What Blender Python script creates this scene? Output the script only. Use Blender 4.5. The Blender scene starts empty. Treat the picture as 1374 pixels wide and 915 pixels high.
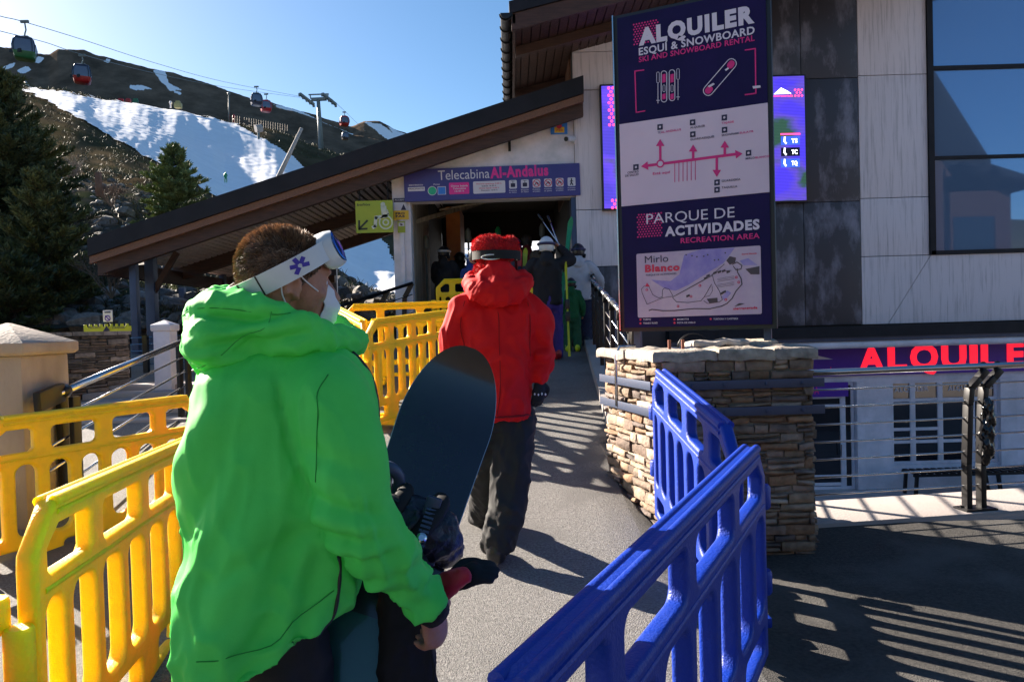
import bpy, bmesh, math, random
from mathutils import Vector, Matrix, noise
from math import radians as R, sin, cos, pi
random.seed(7)
S = bpy.context.scene
COL = S.collection

# ------------------------------------------------------------------ camera, sky, sun, exposure
CAM_Z = 1.53; FPX = 960.0; CX = 687.0; CY = 457.5
cam_d = bpy.data.cameras.new('camera'); cam = bpy.data.objects.new('camera', cam_d); COL.objects.link(cam)
cam_d.sensor_width = 36; cam_d.lens = 36 * FPX / 1374; cam_d.clip_end = 12000; cam_d.clip_start = .05
CAM_R = (Matrix.Rotation(R(90 - 1.22), 3, 'X') @ Matrix.Rotation(R(-1.6), 3, 'Z'))
cam.matrix_world = Matrix.Translation((0, 0, CAM_Z)) @ CAM_R.to_4x4()
cam_d.dof.use_dof = False
S.camera = cam
SUN_EL, SUN_AZ = 24.5, -53.0            # azimuth from +Y, negative = to the left
sdir = Vector((sin(R(SUN_AZ)) * cos(R(SUN_EL)), cos(R(SUN_AZ)) * cos(R(SUN_EL)), sin(R(SUN_EL))))
W = bpy.data.worlds.new('World'); S.world = W; W.use_nodes = True
wn = W.node_tree; bg = wn.nodes['Background']
sky = wn.nodes.new('ShaderNodeTexSky'); sky.sky_type = 'NISHITA'; sky.sun_disc = False
sky.sun_elevation = R(SUN_EL); sky.sun_rotation = R(SUN_AZ); sky.altitude = 1500
sky.air_density = 1.0; sky.dust_density = 1.7; sky.ozone_density = 1.2
hs_ = wn.nodes.new('ShaderNodeHueSaturation'); hs_.inputs['Saturation'].default_value = 1.25; hs_.inputs['Hue'].default_value = .497
wn.links.new(sky.outputs[0], hs_.inputs['Color']); wn.links.new(hs_.outputs[0], bg.inputs[0]); bg.inputs[1].default_value = 0.044
sl = bpy.data.lights.new('sun', 'SUN'); sl.energy = 5.0; sl.angle = R(.5); sl.color = (1.0, .88, .74)
so = bpy.data.objects.new('sun', sl); COL.objects.link(so)
so.rotation_euler = sdir.to_track_quat('Z', 'Y').to_euler()
S.view_settings.view_transform = 'Standard'; S.view_settings.look = 'None'
S.view_settings.exposure = 2.1; S.view_settings.gamma = 1
S.render.engine = 'CYCLES'

# ------------------------------------------------------------------ helpers
def ray(px, py):
    return (CAM_R @ Vector(((px - CX) / FPX, -(py - CY) / FPX, -1))).normalized()
def at(px, py, Y):
    "the world point seen at this pixel of the photograph at world depth Y"
    r = ray(px, py); return Vector((0, 0, CAM_Z)) + r * (Y / r.y)
def atz(px, py, z):
    r = ray(px, py); return Vector((0, 0, CAM_Z)) + r * ((z - CAM_Z) / r.z)

def mat(name, col, rough=.6, metal=0, col2=None, scale=4, detail=6, stretch=(1, 1, 1), bump=0, bscale=60, lo=.35, hi=.65,
        emit=None, estr=0, coat=0, spec=.5, sheen=0, col3=None, scale3=1.0, trans=0, vary=True):
    m = bpy.data.materials.new(name); m.use_nodes = True; t = m.node_tree; b = t.nodes['Principled BSDF']
    b.inputs['Base Color'].default_value = (*col, 1); b.inputs['Roughness'].default_value = rough
    b.inputs['Metallic'].default_value = metal; b.inputs['Coat Weight'].default_value = coat
    b.inputs['Specular IOR Level'].default_value = spec; b.inputs['Sheen Weight'].default_value = sheen
    b.inputs['Transmission Weight'].default_value = trans
    tc = t.nodes.new('ShaderNodeTexCoord'); mp = t.nodes.new('ShaderNodeMapping'); mp.inputs['Scale'].default_value = stretch
    t.links.new(tc.outputs['Object'], mp.inputs[0])
    if col2 is None and vary and emit is None:
        col2 = tuple(min(1, c * .80) for c in col); lo, hi = .3, .7
    if col2:
        n = t.nodes.new('ShaderNodeTexNoise'); n.inputs['Scale'].default_value = scale; n.inputs['Detail'].default_value = detail
        n.inputs['Roughness'].default_value = .65
        r = t.nodes.new('ShaderNodeMapRange'); r.inputs[1].default_value = lo; r.inputs[2].default_value = hi
        mx = t.nodes.new('ShaderNodeMix'); mx.data_type = 'RGBA'
        mx.inputs[6].default_value = (*col, 1); mx.inputs[7].default_value = (*col2, 1)
        t.links.new(mp.outputs[0], n.inputs['Vector']); t.links.new(n.outputs['Fac'], r.inputs[0]); t.links.new(r.outputs[0], mx.inputs[0])
        out = mx.outputs[2]
        if col3:
            n3 = t.nodes.new('ShaderNodeTexNoise'); n3.inputs['Scale'].default_value = scale3; n3.inputs['Detail'].default_value = 4
            r3 = t.nodes.new('ShaderNodeMapRange'); r3.inputs[1].default_value = .5; r3.inputs[2].default_value = .62
            m3 = t.nodes.new('ShaderNodeMix'); m3.data_type = 'RGBA'; m3.inputs[7].default_value = (*col3, 1)
            t.links.new(mp.outputs[0], n3.inputs['Vector']); t.links.new(n3.outputs['Fac'], r3.inputs[0])
            t.links.new(r3.outputs[0], m3.inputs[0]); t.links.new(out, m3.inputs[6]); out = m3.outputs[2]
        t.links.new(out, b.inputs['Base Color'])
        rr = t.nodes.new('ShaderNodeMapRange'); rr.inputs[3].default_value = max(0, rough - .07); rr.inputs[4].default_value = min(1, rough + .07)
        t.links.new(n.outputs['Fac'], rr.inputs[0]); t.links.new(rr.outputs[0], b.inputs['Roughness'])
    if bump:
        nb = t.nodes.new('ShaderNodeTexNoise'); nb.inputs['Scale'].default_value = bscale; nb.inputs['Detail'].default_value = 5
        bp = t.nodes.new('ShaderNodeBump'); bp.inputs['Strength'].default_value = bump; bp.inputs['Distance'].default_value = .02
        t.links.new(mp.outputs[0], nb.inputs['Vector']); t.links.new(nb.outputs['Fac'], bp.inputs['Height']); t.links.new(bp.outputs[0], b.inputs['Normal'])
    if emit:
        b.inputs['Emission Color'].default_value = (*emit, 1); b.inputs['Emission Strength'].default_value = estr
    return m

def tone_mat(name, rough=.85, bump=.5, bscale=40, mul=1.0):
    "material whose base colour comes from the 'tone' attribute (stones, leaves, needles: each piece its own colour)"
    m = bpy.data.materials.new(name); m.use_nodes = True; t = m.node_tree; b = t.nodes['Principled BSDF']
    a = t.nodes.new('ShaderNodeAttribute'); a.attribute_name = 'tone'
    tc = t.nodes.new('ShaderNodeTexCoord'); n = t.nodes.new('ShaderNodeTexNoise'); n.inputs['Scale'].default_value = bscale * .35; n.inputs['Detail'].default_value = 7
    t.links.new(tc.outputs['Object'], n.inputs['Vector'])
    mr = t.nodes.new('ShaderNodeMapRange'); mr.inputs[1].default_value = .3; mr.inputs[2].default_value = .7; mr.inputs[3].default_value = .6 * mul; mr.inputs[4].default_value = 1.35 * mul
    t.links.new(n.outputs['Fac'], mr.inputs[0])
    vm = t.nodes.new('ShaderNodeVectorMath'); vm.operation = 'SCALE'
    t.links.new(a.outputs['Color'], vm.inputs[0]); t.links.new(mr.outputs[0], vm.inputs['Scale']); t.links.new(vm.outputs[0], b.inputs['Base Color'])
    b.inputs['Roughness'].default_value = rough
    if bump:
        nb = t.nodes.new('ShaderNodeTexNoise'); nb.inputs['Scale'].default_value = bscale; nb.inputs['Detail'].default_value = 6
        bp = t.nodes.new('ShaderNodeBump'); bp.inputs['Strength'].default_value = bump; bp.inputs['Distance'].default_value = .02
        t.links.new(tc.outputs['Object'], nb.inputs['Vector']); t.links.new(nb.outputs['Fac'], bp.inputs['Height']); t.links.new(bp.outputs[0], b.inputs['Normal'])
    return m

def tag(o, label=None, cat=None, group=None, kind=None):
    if label: o['label'] = label
    if cat: o['category'] = cat
    if group: o['group'] = group
    if kind: o['kind'] = kind
    return o
def empty(name, loc, label=None, cat=None, group=None):
    o = bpy.data.objects.new(name, None); o.location = loc; o.empty_display_size = .1; COL.objects.link(o)
    return tag(o, label, cat, group)
def finish(me, mats, smooth):
    for m in (mats if isinstance(mats, (list, tuple)) else [mats]): me.materials.append(m)
    if smooth is True: me.shade_smooth()
    elif smooth:
        me.shade_smooth()
        bm = bmesh.new(); bm.from_mesh(me)
        for e in bm.edges:
            if len(e.link_faces) != 2 or e.calc_face_angle(0) > R(smooth): e.smooth = False
        bm.to_mesh(me); bm.free()
def link(name, me, mats, parent=None, smooth=False):
    "one mesh object; its vertices are given in world space and it is parented to an Empty at its thing's base"
    finish(me, mats, smooth)
    o = bpy.data.objects.new(name, me); COL.objects.link(o)
    if parent is not None:
        off = parent.location.copy(); pp = parent.parent
        while pp: off += pp.location; pp = pp.parent
        if off.length > 0: me.transform(Matrix.Translation(-off))
        o.parent = parent
    else:
        vs = me.vertices
        if len(vs):
            n = len(vs); st = max(1, n // 500); sel = [vs[i].co for i in range(0, n, st)]
            c = Vector((sum(v.x for v in sel) / len(sel), sum(v.y for v in sel) / len(sel), min(v.z for v in sel)))
            me.transform(Matrix.Translation(-c)); o.location = c
    return o
def children(o): return [c for c in bpy.data.objects if c.parent is o]
def copy_tree(o, loc=None, rz=None, parent=None, kids=None):
    c = o.copy(); COL.objects.link(c)
    if parent is not None: c.parent = parent
    if loc is not None: c.location = loc
    if rz is not None: c.rotation_euler = (0, 0, rz)
    for k in children(o): 
        if k is not c: copy_tree(k, parent=c)
    return c

class MB:
    def __init__(s): s.v = []; s.f = []; s.mi = []; s.tone = []; s.cur = 0; s.t = None
    def add(s, vs, fs):
        n = len(s.v); s.v += [tuple(p) for p in vs]; s.f += [tuple(i + n for i in f) for f in fs]; s.mi += [s.cur] * len(fs)
        if s.t is not None: s.tone += [s.t] * len(vs)
        return s
    def box(s, c, size, rot=None):
        c = Vector(c); h = Vector(size) / 2; vs = []
        for x in (-1, 1):
            for y in (-1, 1):
                for z in (-1, 1):
                    p = Vector((x * h.x, y * h.y, z * h.z)); vs.append(c + (rot @ p if rot is not None else p))
        return s.add(vs, [(0, 1, 3, 2), (4, 6, 7, 5), (0, 4, 5, 1), (2, 3, 7, 6), (0, 2, 6, 4), (1, 5, 7, 3)])
    def bb(s, lo, hi):
        lo = Vector(lo); hi = Vector(hi); return s.box((lo + hi) / 2, hi - lo)
    def bar(s, a, b, w, h, up=(0, 0, 1)):
        a = Vector(a); b = Vector(b); d = (b - a); L = d.length; d.normalize(); up = Vector(up)
        x = d.cross(up)
        if x.length < 1e-4: x = Vector((1, 0, 0))
        x.normalize(); z = x.cross(d)
        rot = Matrix((x, d, z)).transposed(); return s.box((a + b) / 2, (w, L, h), rot)
    def tube(s, pts, r, n=8, cap=True, sx=1.0, up=None):
        pts = [Vector(p) for p in pts]; rs = r if isinstance(r, (list, tuple)) else [r] * len(pts)
        vs = []; fs = []; ref = Vector(up) if up else None
        for i, p in enumerate(pts):
            a = pts[max(0, i - 1)]; b = pts[min(len(pts) - 1, i + 1)]; d = (b - a).normalized()
            if ref is None: ref = Vector((0, 0, 1)) if abs(d.z) < .9 else Vector((1, 0, 0))
            x = d.cross(ref)
            if x.length < 1e-5: x = d.cross(Vector((1, 0.1, 0)))
            x.normalize(); z = x.cross(d).normalized(); 
            if up is None: ref = z
            for k in range(n):
                t = 2 * pi * k / n; vs.append(p + x * cos(t) * rs[i] * sx + z * sin(t) * rs[i])
        for i in range(len(pts) - 1):
            for k in range(n):
                a = i * n + k; b = i * n + (k + 1) % n; fs.append((a, b, b + n, a + n))
        if cap: fs.append(tuple(range(n - 1, -1, -1))); fs.append(tuple(range((len(pts) - 1) * n, len(pts) * n)))
        return s.add(vs, fs)
    def lathe(s, c, prof, n=16, axis=(0, 0, 1)):
        c = Vector(c); q = Vector((0, 0, 1)).rotation_difference(Vector(axis)); vs = []; fs = []
        for (r, z) in prof:
            for k in range(n):
                t = 2 * pi * k / n; vs.append(c + q @ Vector((r * cos(t), r * sin(t), z)))
        for i in range(len(prof) - 1):
            for k in range(n):
                a = i * n + k; b = i * n + (k + 1) % n; fs.append((a, b, b + n, a + n))
        fs.append(tuple(range(n - 1, -1, -1))); fs.append(tuple(range((len(prof) - 1) * n, len(prof) * n)))
        return s.add(vs, fs)
    def ell(s, c, r, rot=None, n=16, m=10):
        c = Vector(c); vs = []; fs = []
        for i in range(m + 1):
            ph = pi * i / m
            for k in range(n):
                t = 2 * pi * k / n; p = Vector((r[0] * sin(ph) * cos(t), r[1] * sin(ph) * sin(t), r[2] * cos(ph)))
                if i in (0, m): p = Vector((r[0] * .02 * cos(t), r[1] * .02 * sin(t), p.z))
                vs.append(c + (rot @ p if rot is not None else p))
        for i in range(m):
            for k in range(n):
                a = i * n + k; b = i * n + (k + 1) % n; fs.append((a, a + n, b + n, b))
        fs.append(tuple(range(n))); fs.append(tuple(range((m + 1) * n - 1, m * n - 1, -1)))
        return s.add(vs, fs)
    def loft(s, rings):
        n = len(rings[0]); vs = [p for r in rings for p in r]; fs = []
        for i in range(len(rings) - 1):
            for k in range(n):
                a = i * n + k; b = i * n + (k + 1) % n; fs.append((a, b, b + n, a + n))
        fs.append(tuple(range(n - 1, -1, -1))); fs.append(tuple(range((len(rings) - 1) * n, len(rings) * n)))
        return s.add(vs, fs)
    def chain(s, pts, rs, n=14, ax=1.0, up=None):
        "tube with rounded ends through several joints, smoothly interpolated"
        pts = [Vector(p) for p in pts]; P = []; Q = []
        for i in range(len(pts) - 1):
            p0 = pts[max(0, i - 1)]; p1 = pts[i]; p2 = pts[i + 1]; p3 = pts[min(len(pts) - 1, i + 2)]
            for k in range(5):
                t = k / 5; t2 = t * t; t3 = t2 * t
                P.append(.5 * ((2 * p1) + (p2 - p0) * t + (2 * p0 - 5 * p1 + 4 * p2 - p3) * t2 + (3 * p1 - p0 - 3 * p2 + p3) * t3))
                u = t * t * (3 - 2 * t); Q.append(rs[i] * (1 - u) + rs[i + 1] * u)
        P.append(pts[-1]); Q.append(rs[-1])
        d0 = (P[0] - P[1]).normalized(); d1 = (P[-1] - P[-2]).normalized()
        A = [(P[0] + d0 * Q[0] * c, Q[0] * math.sqrt(max(.02, 1 - c * c))) for c in (.95, .75, .45)]
        B = [(P[-1] + d1 * Q[-1] * c, Q[-1] * math.sqrt(max(.02, 1 - c * c))) for c in (.45, .75, .95)]
        allp = A + list(zip(P, Q)) + B
        return s.tube([a[0] for a in allp], [a[1] for a in allp], n, True, ax, up)
    def quad(s, a, b, c, d): return s.add([a, b, c, d], [(0, 1, 2, 3)])
    def mesh(s, name='m'):
        me = bpy.data.meshes.new(name); me.from_pydata(s.v, [], s.f)
        if any(s.mi): me.polygons.foreach_set('material_index', s.mi)
        if s.tone and len(s.tone) == len(s.v):
            at_ = me.color_attributes.new('tone', 'FLOAT_COLOR', 'POINT')
            at_.data.foreach_set('color', [c for t in s.tone for c in (t[0], t[1], t[2], 1)])
        me.update(); return me
    def build(s, name, mats, parent=None, smooth=False, bevel=0):
        me = s.mesh(name)
        if bevel:
            bm = bmesh.new(); bm.from_mesh(me)
            bmesh.ops.bevel(bm, geom=[e for e in bm.edges if e.calc_face_angle(0) > .5], offset=bevel, segments=2, affect='EDGES', profile=.6)
            bm.to_mesh(me); bm.free()
            if not smooth: smooth = 35
        return link(name, me, mats, parent, smooth)

def circ(c, a, b, z, n=24, rot=0, p=2.0):
    out = []
    for k in range(n):
        t = 2 * pi * k / n; x = math.copysign(abs(cos(t)) ** (2 / p), cos(t)) * a; y = math.copysign(abs(sin(t)) ** (2 / p), sin(t)) * b
        out.append(Vector((c[0] + x * cos(rot) - y * sin(rot), c[1] + x * sin(rot) + y * cos(rot), z)))
    return out

def fuse(mb, voxel, smooth=4, disp=None, post=2):
    "melts overlapping closed shapes into one continuous skin; disp(co, normal) -> offset vector for folds"
    me = mb.mesh('tmp'); o = bpy.data.objects.new('tmp', me); COL.objects.link(o)
    m = o.modifiers.new('r', 'REMESH'); m.mode = 'VOXEL'; m.voxel_size = voxel; m.adaptivity = 0
    if smooth: q = o.modifiers.new('s', 'SMOOTH'); q.iterations = smooth; q.factor = .5
    dg = bpy.context.evaluated_depsgraph_get(); me2 = bpy.data.meshes.new_from_object(o.evaluated_get(dg))
    bpy.data.objects.remove(o); bpy.data.meshes.remove(me)
    if disp:
        ns = [v.normal.copy() for v in me2.vertices]
        for v, n in zip(me2.vertices, ns): v.co = v.co + disp(v.co, n)
        if post:
            bm = bmesh.new(); bm.from_mesh(me2)
            for _ in range(post): bmesh.ops.smooth_vert(bm, verts=bm.verts, factor=.35, use_axis_x=True, use_axis_y=True, use_axis_z=True)
            bm.to_mesh(me2); bm.free()
    return me2

def curve2d(polys, depth, bevel, res=2):
    "closed outline with holes, given thickness and rounded edges; lies in local XY, thick along Z"
    cu = bpy.data.curves.new('c', 'CURVE'); cu.dimensions = '2D'; cu.fill_mode = 'BOTH'
    for pl in polys:
        sp = cu.splines.new('POLY'); sp.points.add(len(pl) - 1)
        for i, (x, y) in enumerate(pl): sp.points[i].co = (x, y, 0, 1)
        sp.use_cyclic_u = True
    cu.extrude = max(0, depth / 2 - bevel); cu.bevel_depth = bevel; cu.bevel_resolution = res; cu.offset = -bevel
    o = bpy.data.objects.new('c', cu); me = bpy.data.meshes.new_from_object(o)
    bpy.data.objects.remove(o); bpy.data.curves.remove(cu); return me
def rrect(x0, y0, x1, y1, r, n=5):
    r = min(r, (x1 - x0) / 2 - 1e-4, (y1 - y0) / 2 - 1e-4); out = []
    for (cx, cy, a0) in ((x1 - r, y1 - r, 0), (x0 + r, y1 - r, 90), (x0 + r, y0 + r, 180), (x1 - r, y0 + r, 270)):
        for k in range(n + 1):
            a = R(a0 + 90 * k / n); out.append((cx + r * cos(a), cy + r * sin(a)))
    return out
def xf(me, origin, ux, uy, uz=None):
    ux = Vector(ux); uy = Vector(uy); uz = Vector(uz) if uz is not None else ux.cross(uy).normalized()
    m = Matrix((ux, uy, uz)).transposed().to_4x4(); m.translation = Vector(origin); me.transform(m); return me

class Plane:
    "a flat face in the place: p + u*ux + v*uy, w along its outward normal"
    def __init__(s, p, ux, uy): s.p = Vector(p); s.ux = Vector(ux).normalized(); s.uy = Vector(uy).normalized(); s.n = s.ux.cross(s.uy).normalized()
    def pt(s, u, v, w=0): return s.p + s.ux * u + s.uy * v + s.n * w
    def uv(s, px, py):
        r = ray(px, py); o = Vector((0, 0, CAM_Z)); t = (s.p - o).dot(s.n) / r.dot(s.n); q = o + r * t - s.p
        return (q.dot(s.ux), q.dot(s.uy))
def text_mesh(st, bold=0.0, font_scale=1.0):
    cu = bpy.data.curves.new('t', 'FONT'); cu.body = st; cu.offset = bold; cu.resolution_u = 3; cu.space_character = 1 + bold * 3
    o = bpy.data.objects.new('t', cu); me = bpy.data.meshes.new_from_object(o)
    bpy.data.objects.remove(o); bpy.data.curves.remove(cu); return me
CAPH = None
class Sign:
    "collects flat lettering and marks on a Plane; each material becomes one mesh part"
    def __init__(s, plane, parent): s.pl = plane; s.parent = parent; s.mb = {}
    def get(s, m):
        if m.name not in s.mb: s.mb[m.name] = (MB(), m)
        return s.mb[m.name][0]
    def text(s, st, a, b, cap, m, bold=0.0, w=.003):
        "a, b: (u,v) of the baseline's two ends; cap: capital height in metres"
        me = text_mesh(st, bold); xs = [v.co.x for v in me.vertices]
        if not xs: return
        x0, x1 = min(xs), max(xs); A = Vector(a); B = Vector(b); d = B - A; L = d.length; d.normalize(); n = Vector((-d.y, d.x)); caph = .70
        mb = s.get(m); vs = []
        for v in me.vertices:
            x = (v.co.x - x0) / (x1 - x0) * L; y = v.co.y / caph * cap; q = A + d * x + n * y
            vs.append(s.pl.pt(q.x, q.y, w))
        mb.add(vs, [tuple(p.vertices) for p in me.polygons]); bpy.data.meshes.remove(me)
    def textpx(s, st, a, b, cappx, m, bold=0.0, w=.003):
        A = s.pl.uv(*a); B = s.pl.uv(*b); C = s.pl.uv(a[0], a[1] - cappx); s.text(st, A, B, abs(C[1] - A[1]), m, bold, w)
    def poly(s, uvs, m, w=.002):
        s.get(m).add([s.pl.pt(u, v, w) for u, v in uvs], [tuple(range(len(uvs)))])
    def polypx(s, pts, m, w=.002): s.poly([s.pl.uv(*p) for p in pts], m, w)
    def rect(s, a, b, m, w=.002, r=0):
        p = rrect(a[0], a[1], b[0], b[1], r, 4) if r else [(a[0], a[1]), (b[0], a[1]), (b[0], b[1]), (a[0], b[1])]; s.poly(p, m, w)
    def linepx(s, pts, wid, m, w=.003):
        s.line([s.pl.uv(*p) for p in pts], wid, m, w)
    def line(s, q, wid, m, w=.003):
        mb = s.get(m)
        for i in range(len(q) - 1):
            A = Vector(q[i]); B = Vector(q[i + 1]); d = (B - A)
            if d.length < 1e-6: continue
            d.normalize(); n = Vector((-d.y, d.x)) * wid / 2; e = d * wid * .3
            mb.add([s.pl.pt(*(A - n - e), w), s.pl.pt(*(B - n + e), w), s.pl.pt(*(B + n + e), w), s.pl.pt(*(A + n - e), w)], [(0, 1, 2, 3)])
    def disc(s, c, r, m, w=.003, n=20, hole=0):
        mb = s.get(m)
        if not hole: mb.add([s.pl.pt(c[0] + r * cos(2 * pi * k / n), c[1] + r * sin(2 * pi * k / n), w) for k in range(n)], [tuple(range(n))])
        else:
            vs = [s.pl.pt(c[0] + q * cos(2 * pi * k / n), c[1] + q * sin(2 * pi * k / n), w) for q in (hole, r) for k in range(n)]
            mb.add(vs, [(k, n + k, n + (k + 1) % n, (k + 1) % n) for k in range(n)])
    def build(s, names=None):
        for k, (mb, m) in s.mb.items(): mb.build((names or {}).get(k, 'lettering'), m, s.parent)

def smooth01(x): x = max(0, min(1, x)); return x * x * (3 - 2 * x)
def ramp(y):
    if y <= 1.5: return 0.0
    if y <= 4: return .08 * (y - 1.5) * smooth01((y - 1.5) / 1.0) if y < 2.5 else .08 * (y - 1.5)
    if y <= 14: return .2 + .114 * (y - 4)
    return 1.34 + .05 * (y - 14)
def ground(x, y):
    if x > .75 and y < 6.6: return ramp(y) * (1 - smooth01((x - .75) / .5))
    return ramp(y)
def catmull(pts, k=6):
    out = []; pts = [Vector(p) for p in pts]
    for i in range(len(pts) - 1):
        p0 = pts[max(0, i - 1)]; p1 = pts[i]; p2 = pts[i + 1]; p3 = pts[min(len(pts) - 1, i + 2)]
        for j in range(k):
            t = j / k; out.append(.5 * ((2 * p1) + (p2 - p0) * t + (2 * p0 - 5 * p1 + 4 * p2 - p3) * t * t + (3 * p1 - p0 - 3 * p2 + p3) * t ** 3))
    out.append(pts[-1]); return out
def lerp_tab(tab, x):
    if x <= tab[0][0]: return tab[0][1]
    for (a, ya), (b, yb) in zip(tab, tab[1:]):
        if x <= b: return ya + (yb - ya) * smooth01((x - a) / (b - a)) if False else ya + (yb - ya) * (x - a) / (b - a)
    return tab[-1][1]
# ------------------------------------------------------------------ materials
M = {}
M['asphalt'] = mat('asphalt', (.255, .247, .238), .85, col2=(.10, .097, .094), scale=75, bump=.9, bscale=160, col3=(.145, .14, .136), scale3=1.7)
M['concrete'] = mat('concrete', (.33, .29, .27), .8, col2=(.34, .31, .30), scale=3, bump=.2)
M['terrace'] = mat('terrace_paving', (.60, .55, .54), .8, col2=(.40, .37, .36), scale=3, bump=.2)
M['lightwall'] = mat('light_panel', (.68, .62, .66), .6, col2=(.30, .28, .30), scale=6.0, stretch=(5, 5, .22), lo=.50, hi=.80, bump=.1)
M['darkwall'] = mat('dark_panel', (.04, .038, .05), .45, col2=(.20, .19, .24), scale=1.6, stretch=(1.6, 1.6, .7), lo=.5, hi=.68, bump=.1, detail=9)
M['joint'] = mat('joint_shadow_gap', (.03, .03, .035), .8)
M['white'] = mat('white_render', (.80, .74, .80), .7, col2=(.54, .54, .58), scale=2, bump=.06)
M['shopwhite'] = mat('shop_white', (.84, .80, .88), .6, col2=(.56, .56, .62), scale=1.5)
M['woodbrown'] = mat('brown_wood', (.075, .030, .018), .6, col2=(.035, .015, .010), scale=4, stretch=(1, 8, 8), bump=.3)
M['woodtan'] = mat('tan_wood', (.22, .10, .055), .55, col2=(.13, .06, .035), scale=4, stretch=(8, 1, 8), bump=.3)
M['fascia'] = mat('dark_metal_fascia', (.010, .010, .014), .6, col2=(.018, .018, .024), scale=3, spec=.25)
M['steelblack'] = mat('black_steel', (.010, .010, .012), .42, metal=.3)
M['bluesteel'] = mat('blue_grey_steel', (.06, .08, .14), .45, metal=.3)
M['stainless'] = mat('stainless_steel', (.55, .55, .57), .22, metal=1)
M['glass'] = mat('dark_glass', (.16, .26, .42), .02, metal=.45, spec=.5, vary=False)
M['glass_shop'] = mat('shop_glass', (.012, .014, .02), .05, spec=.8, vary=False)
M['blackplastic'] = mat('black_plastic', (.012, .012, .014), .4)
M['rubber'] = mat('rubber', (.02, .02, .02), .85)
M['rock'] = mat('rock_bank', (.10, .085, .07), .9, col2=(.035, .035, .025), scale=.8, bump=1, bscale=4, col3=(.055, .06, .03), scale3=.3, spec=0)
M['hill'] = mat('brown_hillside', (.115, .085, .055), .95, col2=(.050, .048, .026), scale=.05, detail=10, bump=1, bscale=1.2, col3=(.055, .042, .026), scale3=.02, spec=0)
M['ridge'] = mat('far_ridge', (.085, .068, .058), .95, col2=(.05, .045, .04), scale=.01, detail=10, bump=1, bscale=.05, spec=0)
M['snow'] = mat('snow', (.80, .82, .86), .7, col2=(.74, .76, .80), scale=.2, bump=.06, bscale=1.5, spec=.2)
M['stone'] = tone_mat('stone')
M['mortar'] = mat('mortar', (.33, .30, .26), .95, bump=.8, bscale=50)
M['leafy'] = tone_mat('needles', .7, 0)
M['trunk'] = mat('bark', (.07, .05, .035), .95, bump=.8, bscale=20)

# ------------------------------------------------------------------ ground: one sheet to the horizon + asphalt ramp
def grid_obj(name, xs, ys, f, m, keep=None, smooth=True):
    mb = MB(); idx = {}
    for j, y in enumerate(ys):
        for i, x in enumerate(xs):
            idx[i, j] = len(mb.v); mb.v.append((x, y, f(x, y)))
    for j in range(len(ys) - 1):
        for i in range(len(xs) - 1):
            cx = (xs[i] + xs[i + 1]) / 2; cy = (ys[j] + ys[j + 1]) / 2
            if keep is None or keep(cx, cy): mb.f.append((idx[i, j], idx[i + 1, j], idx[i + 1, j + 1], idx[i, j + 1])); mb.mi.append(0)
    return mb.build(name, m, None, smooth)
def frange(a, b, s):
    n = int(round((b - a) / s)); return [a + (b - a) * i / n for i in range(n + 1)]
def gz(x, y):
    return ground(x, y) + .006 * noise.noise(Vector((x * 1.7, y * 1.7, 0)))
o = grid_obj('lower_terrace', frange(-60, 60, 20) , frange(-60, 60, 20), lambda x, y: -1.77, M['terrace']); o['kind'] = 'structure'
o = grid_obj('ground', [-6000, -60, 60, 6000], [-3000, -60, 60, 9000], lambda x, y: -1.8, M['hill']); o['kind'] = 'structure'
def xr(y):  # right edge of the ramp beyond the stone pier
    return .78 + (y - 5.5) * .065
o = grid_obj('asphalt_ramp', frange(-30, 3, .25), frange(-8, 24, .25), gz, M['asphalt'],
             keep=lambda x, y: (x < .9 and y < 5.6) or (y >= 5.5 and x < xr(y) + .25 and y < 21)); o['kind'] = 'structure'
M['asphalt_dark_shaded'] = mat('dark_shaded_asphalt', (.062, .058, .054), .9, col2=(.022, .021, .021), scale=45, bump=.9, bscale=160, col3=(.10, .095, .09), scale3=.9)  # newer asphalt, its colour lowered further to carry the shade on it
o = grid_obj('asphalt_road', frange(.75, 12, .25), frange(-8, 5.25, .25), gz, M['asphalt_dark_shaded']); o['kind'] = 'structure'
# retaining wall under the ramp's right edge
mb = MB(); ys = frange(5.3, 13, .7)
for y0, y1 in zip(ys, ys[1:]):
    x0, x1 = xr(y0), xr(y1); t0 = ramp(y0) + .02; t1 = ramp(y1) + .02
    mb.add([(x0 + .02, y0, t0 + .10), (x0 + .30, y0, t0 + .10), (x0 + .30, y0, -1.9), (x0 + .02, y0, t0 - .2),
            (x1 + .02, y1, t1 + .10), (x1 + .30, y1, t1 + .10), (x1 + .30, y1, -1.9), (x1 + .02, y1, t1 - .2)],
           [(0, 1, 5, 4), (1, 2, 6, 5), (0, 4, 7, 3), (0, 3, 2, 1), (4, 5, 6, 7)])
o = mb.build('kerb', M['concrete']); o['kind'] = 'structure'
# pale concrete strip under the right-hand railing, with the drop behind it
a0 = atz(1060, 711, 0); a1 = atz(1390, 688, 0); dd = (a1 - a0).normalized(); a1 = a0 + dd * 9; nn = Vector((-dd.y, dd.x, 0)); a0 = a0 - dd * .2
mb = MB()
q = [a0, a1, a1 + nn * .62, a0 + nn * .62]
mb.add([p + Vector((0, 0, .03)) for p in q] + [p + Vector((0, 0, -1.85)) for p in q], [(0, 1, 2, 3), (0, 4, 5, 1), (1, 5, 6, 2), (2, 6, 7, 3), (3, 7, 4, 0)])
o = mb.build('pavement_strip', M['concrete'], bevel=.01); o['kind'] = 'structure'
RAIL_A, RAIL_D, RAIL_N = a0, dd, nn

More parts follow.
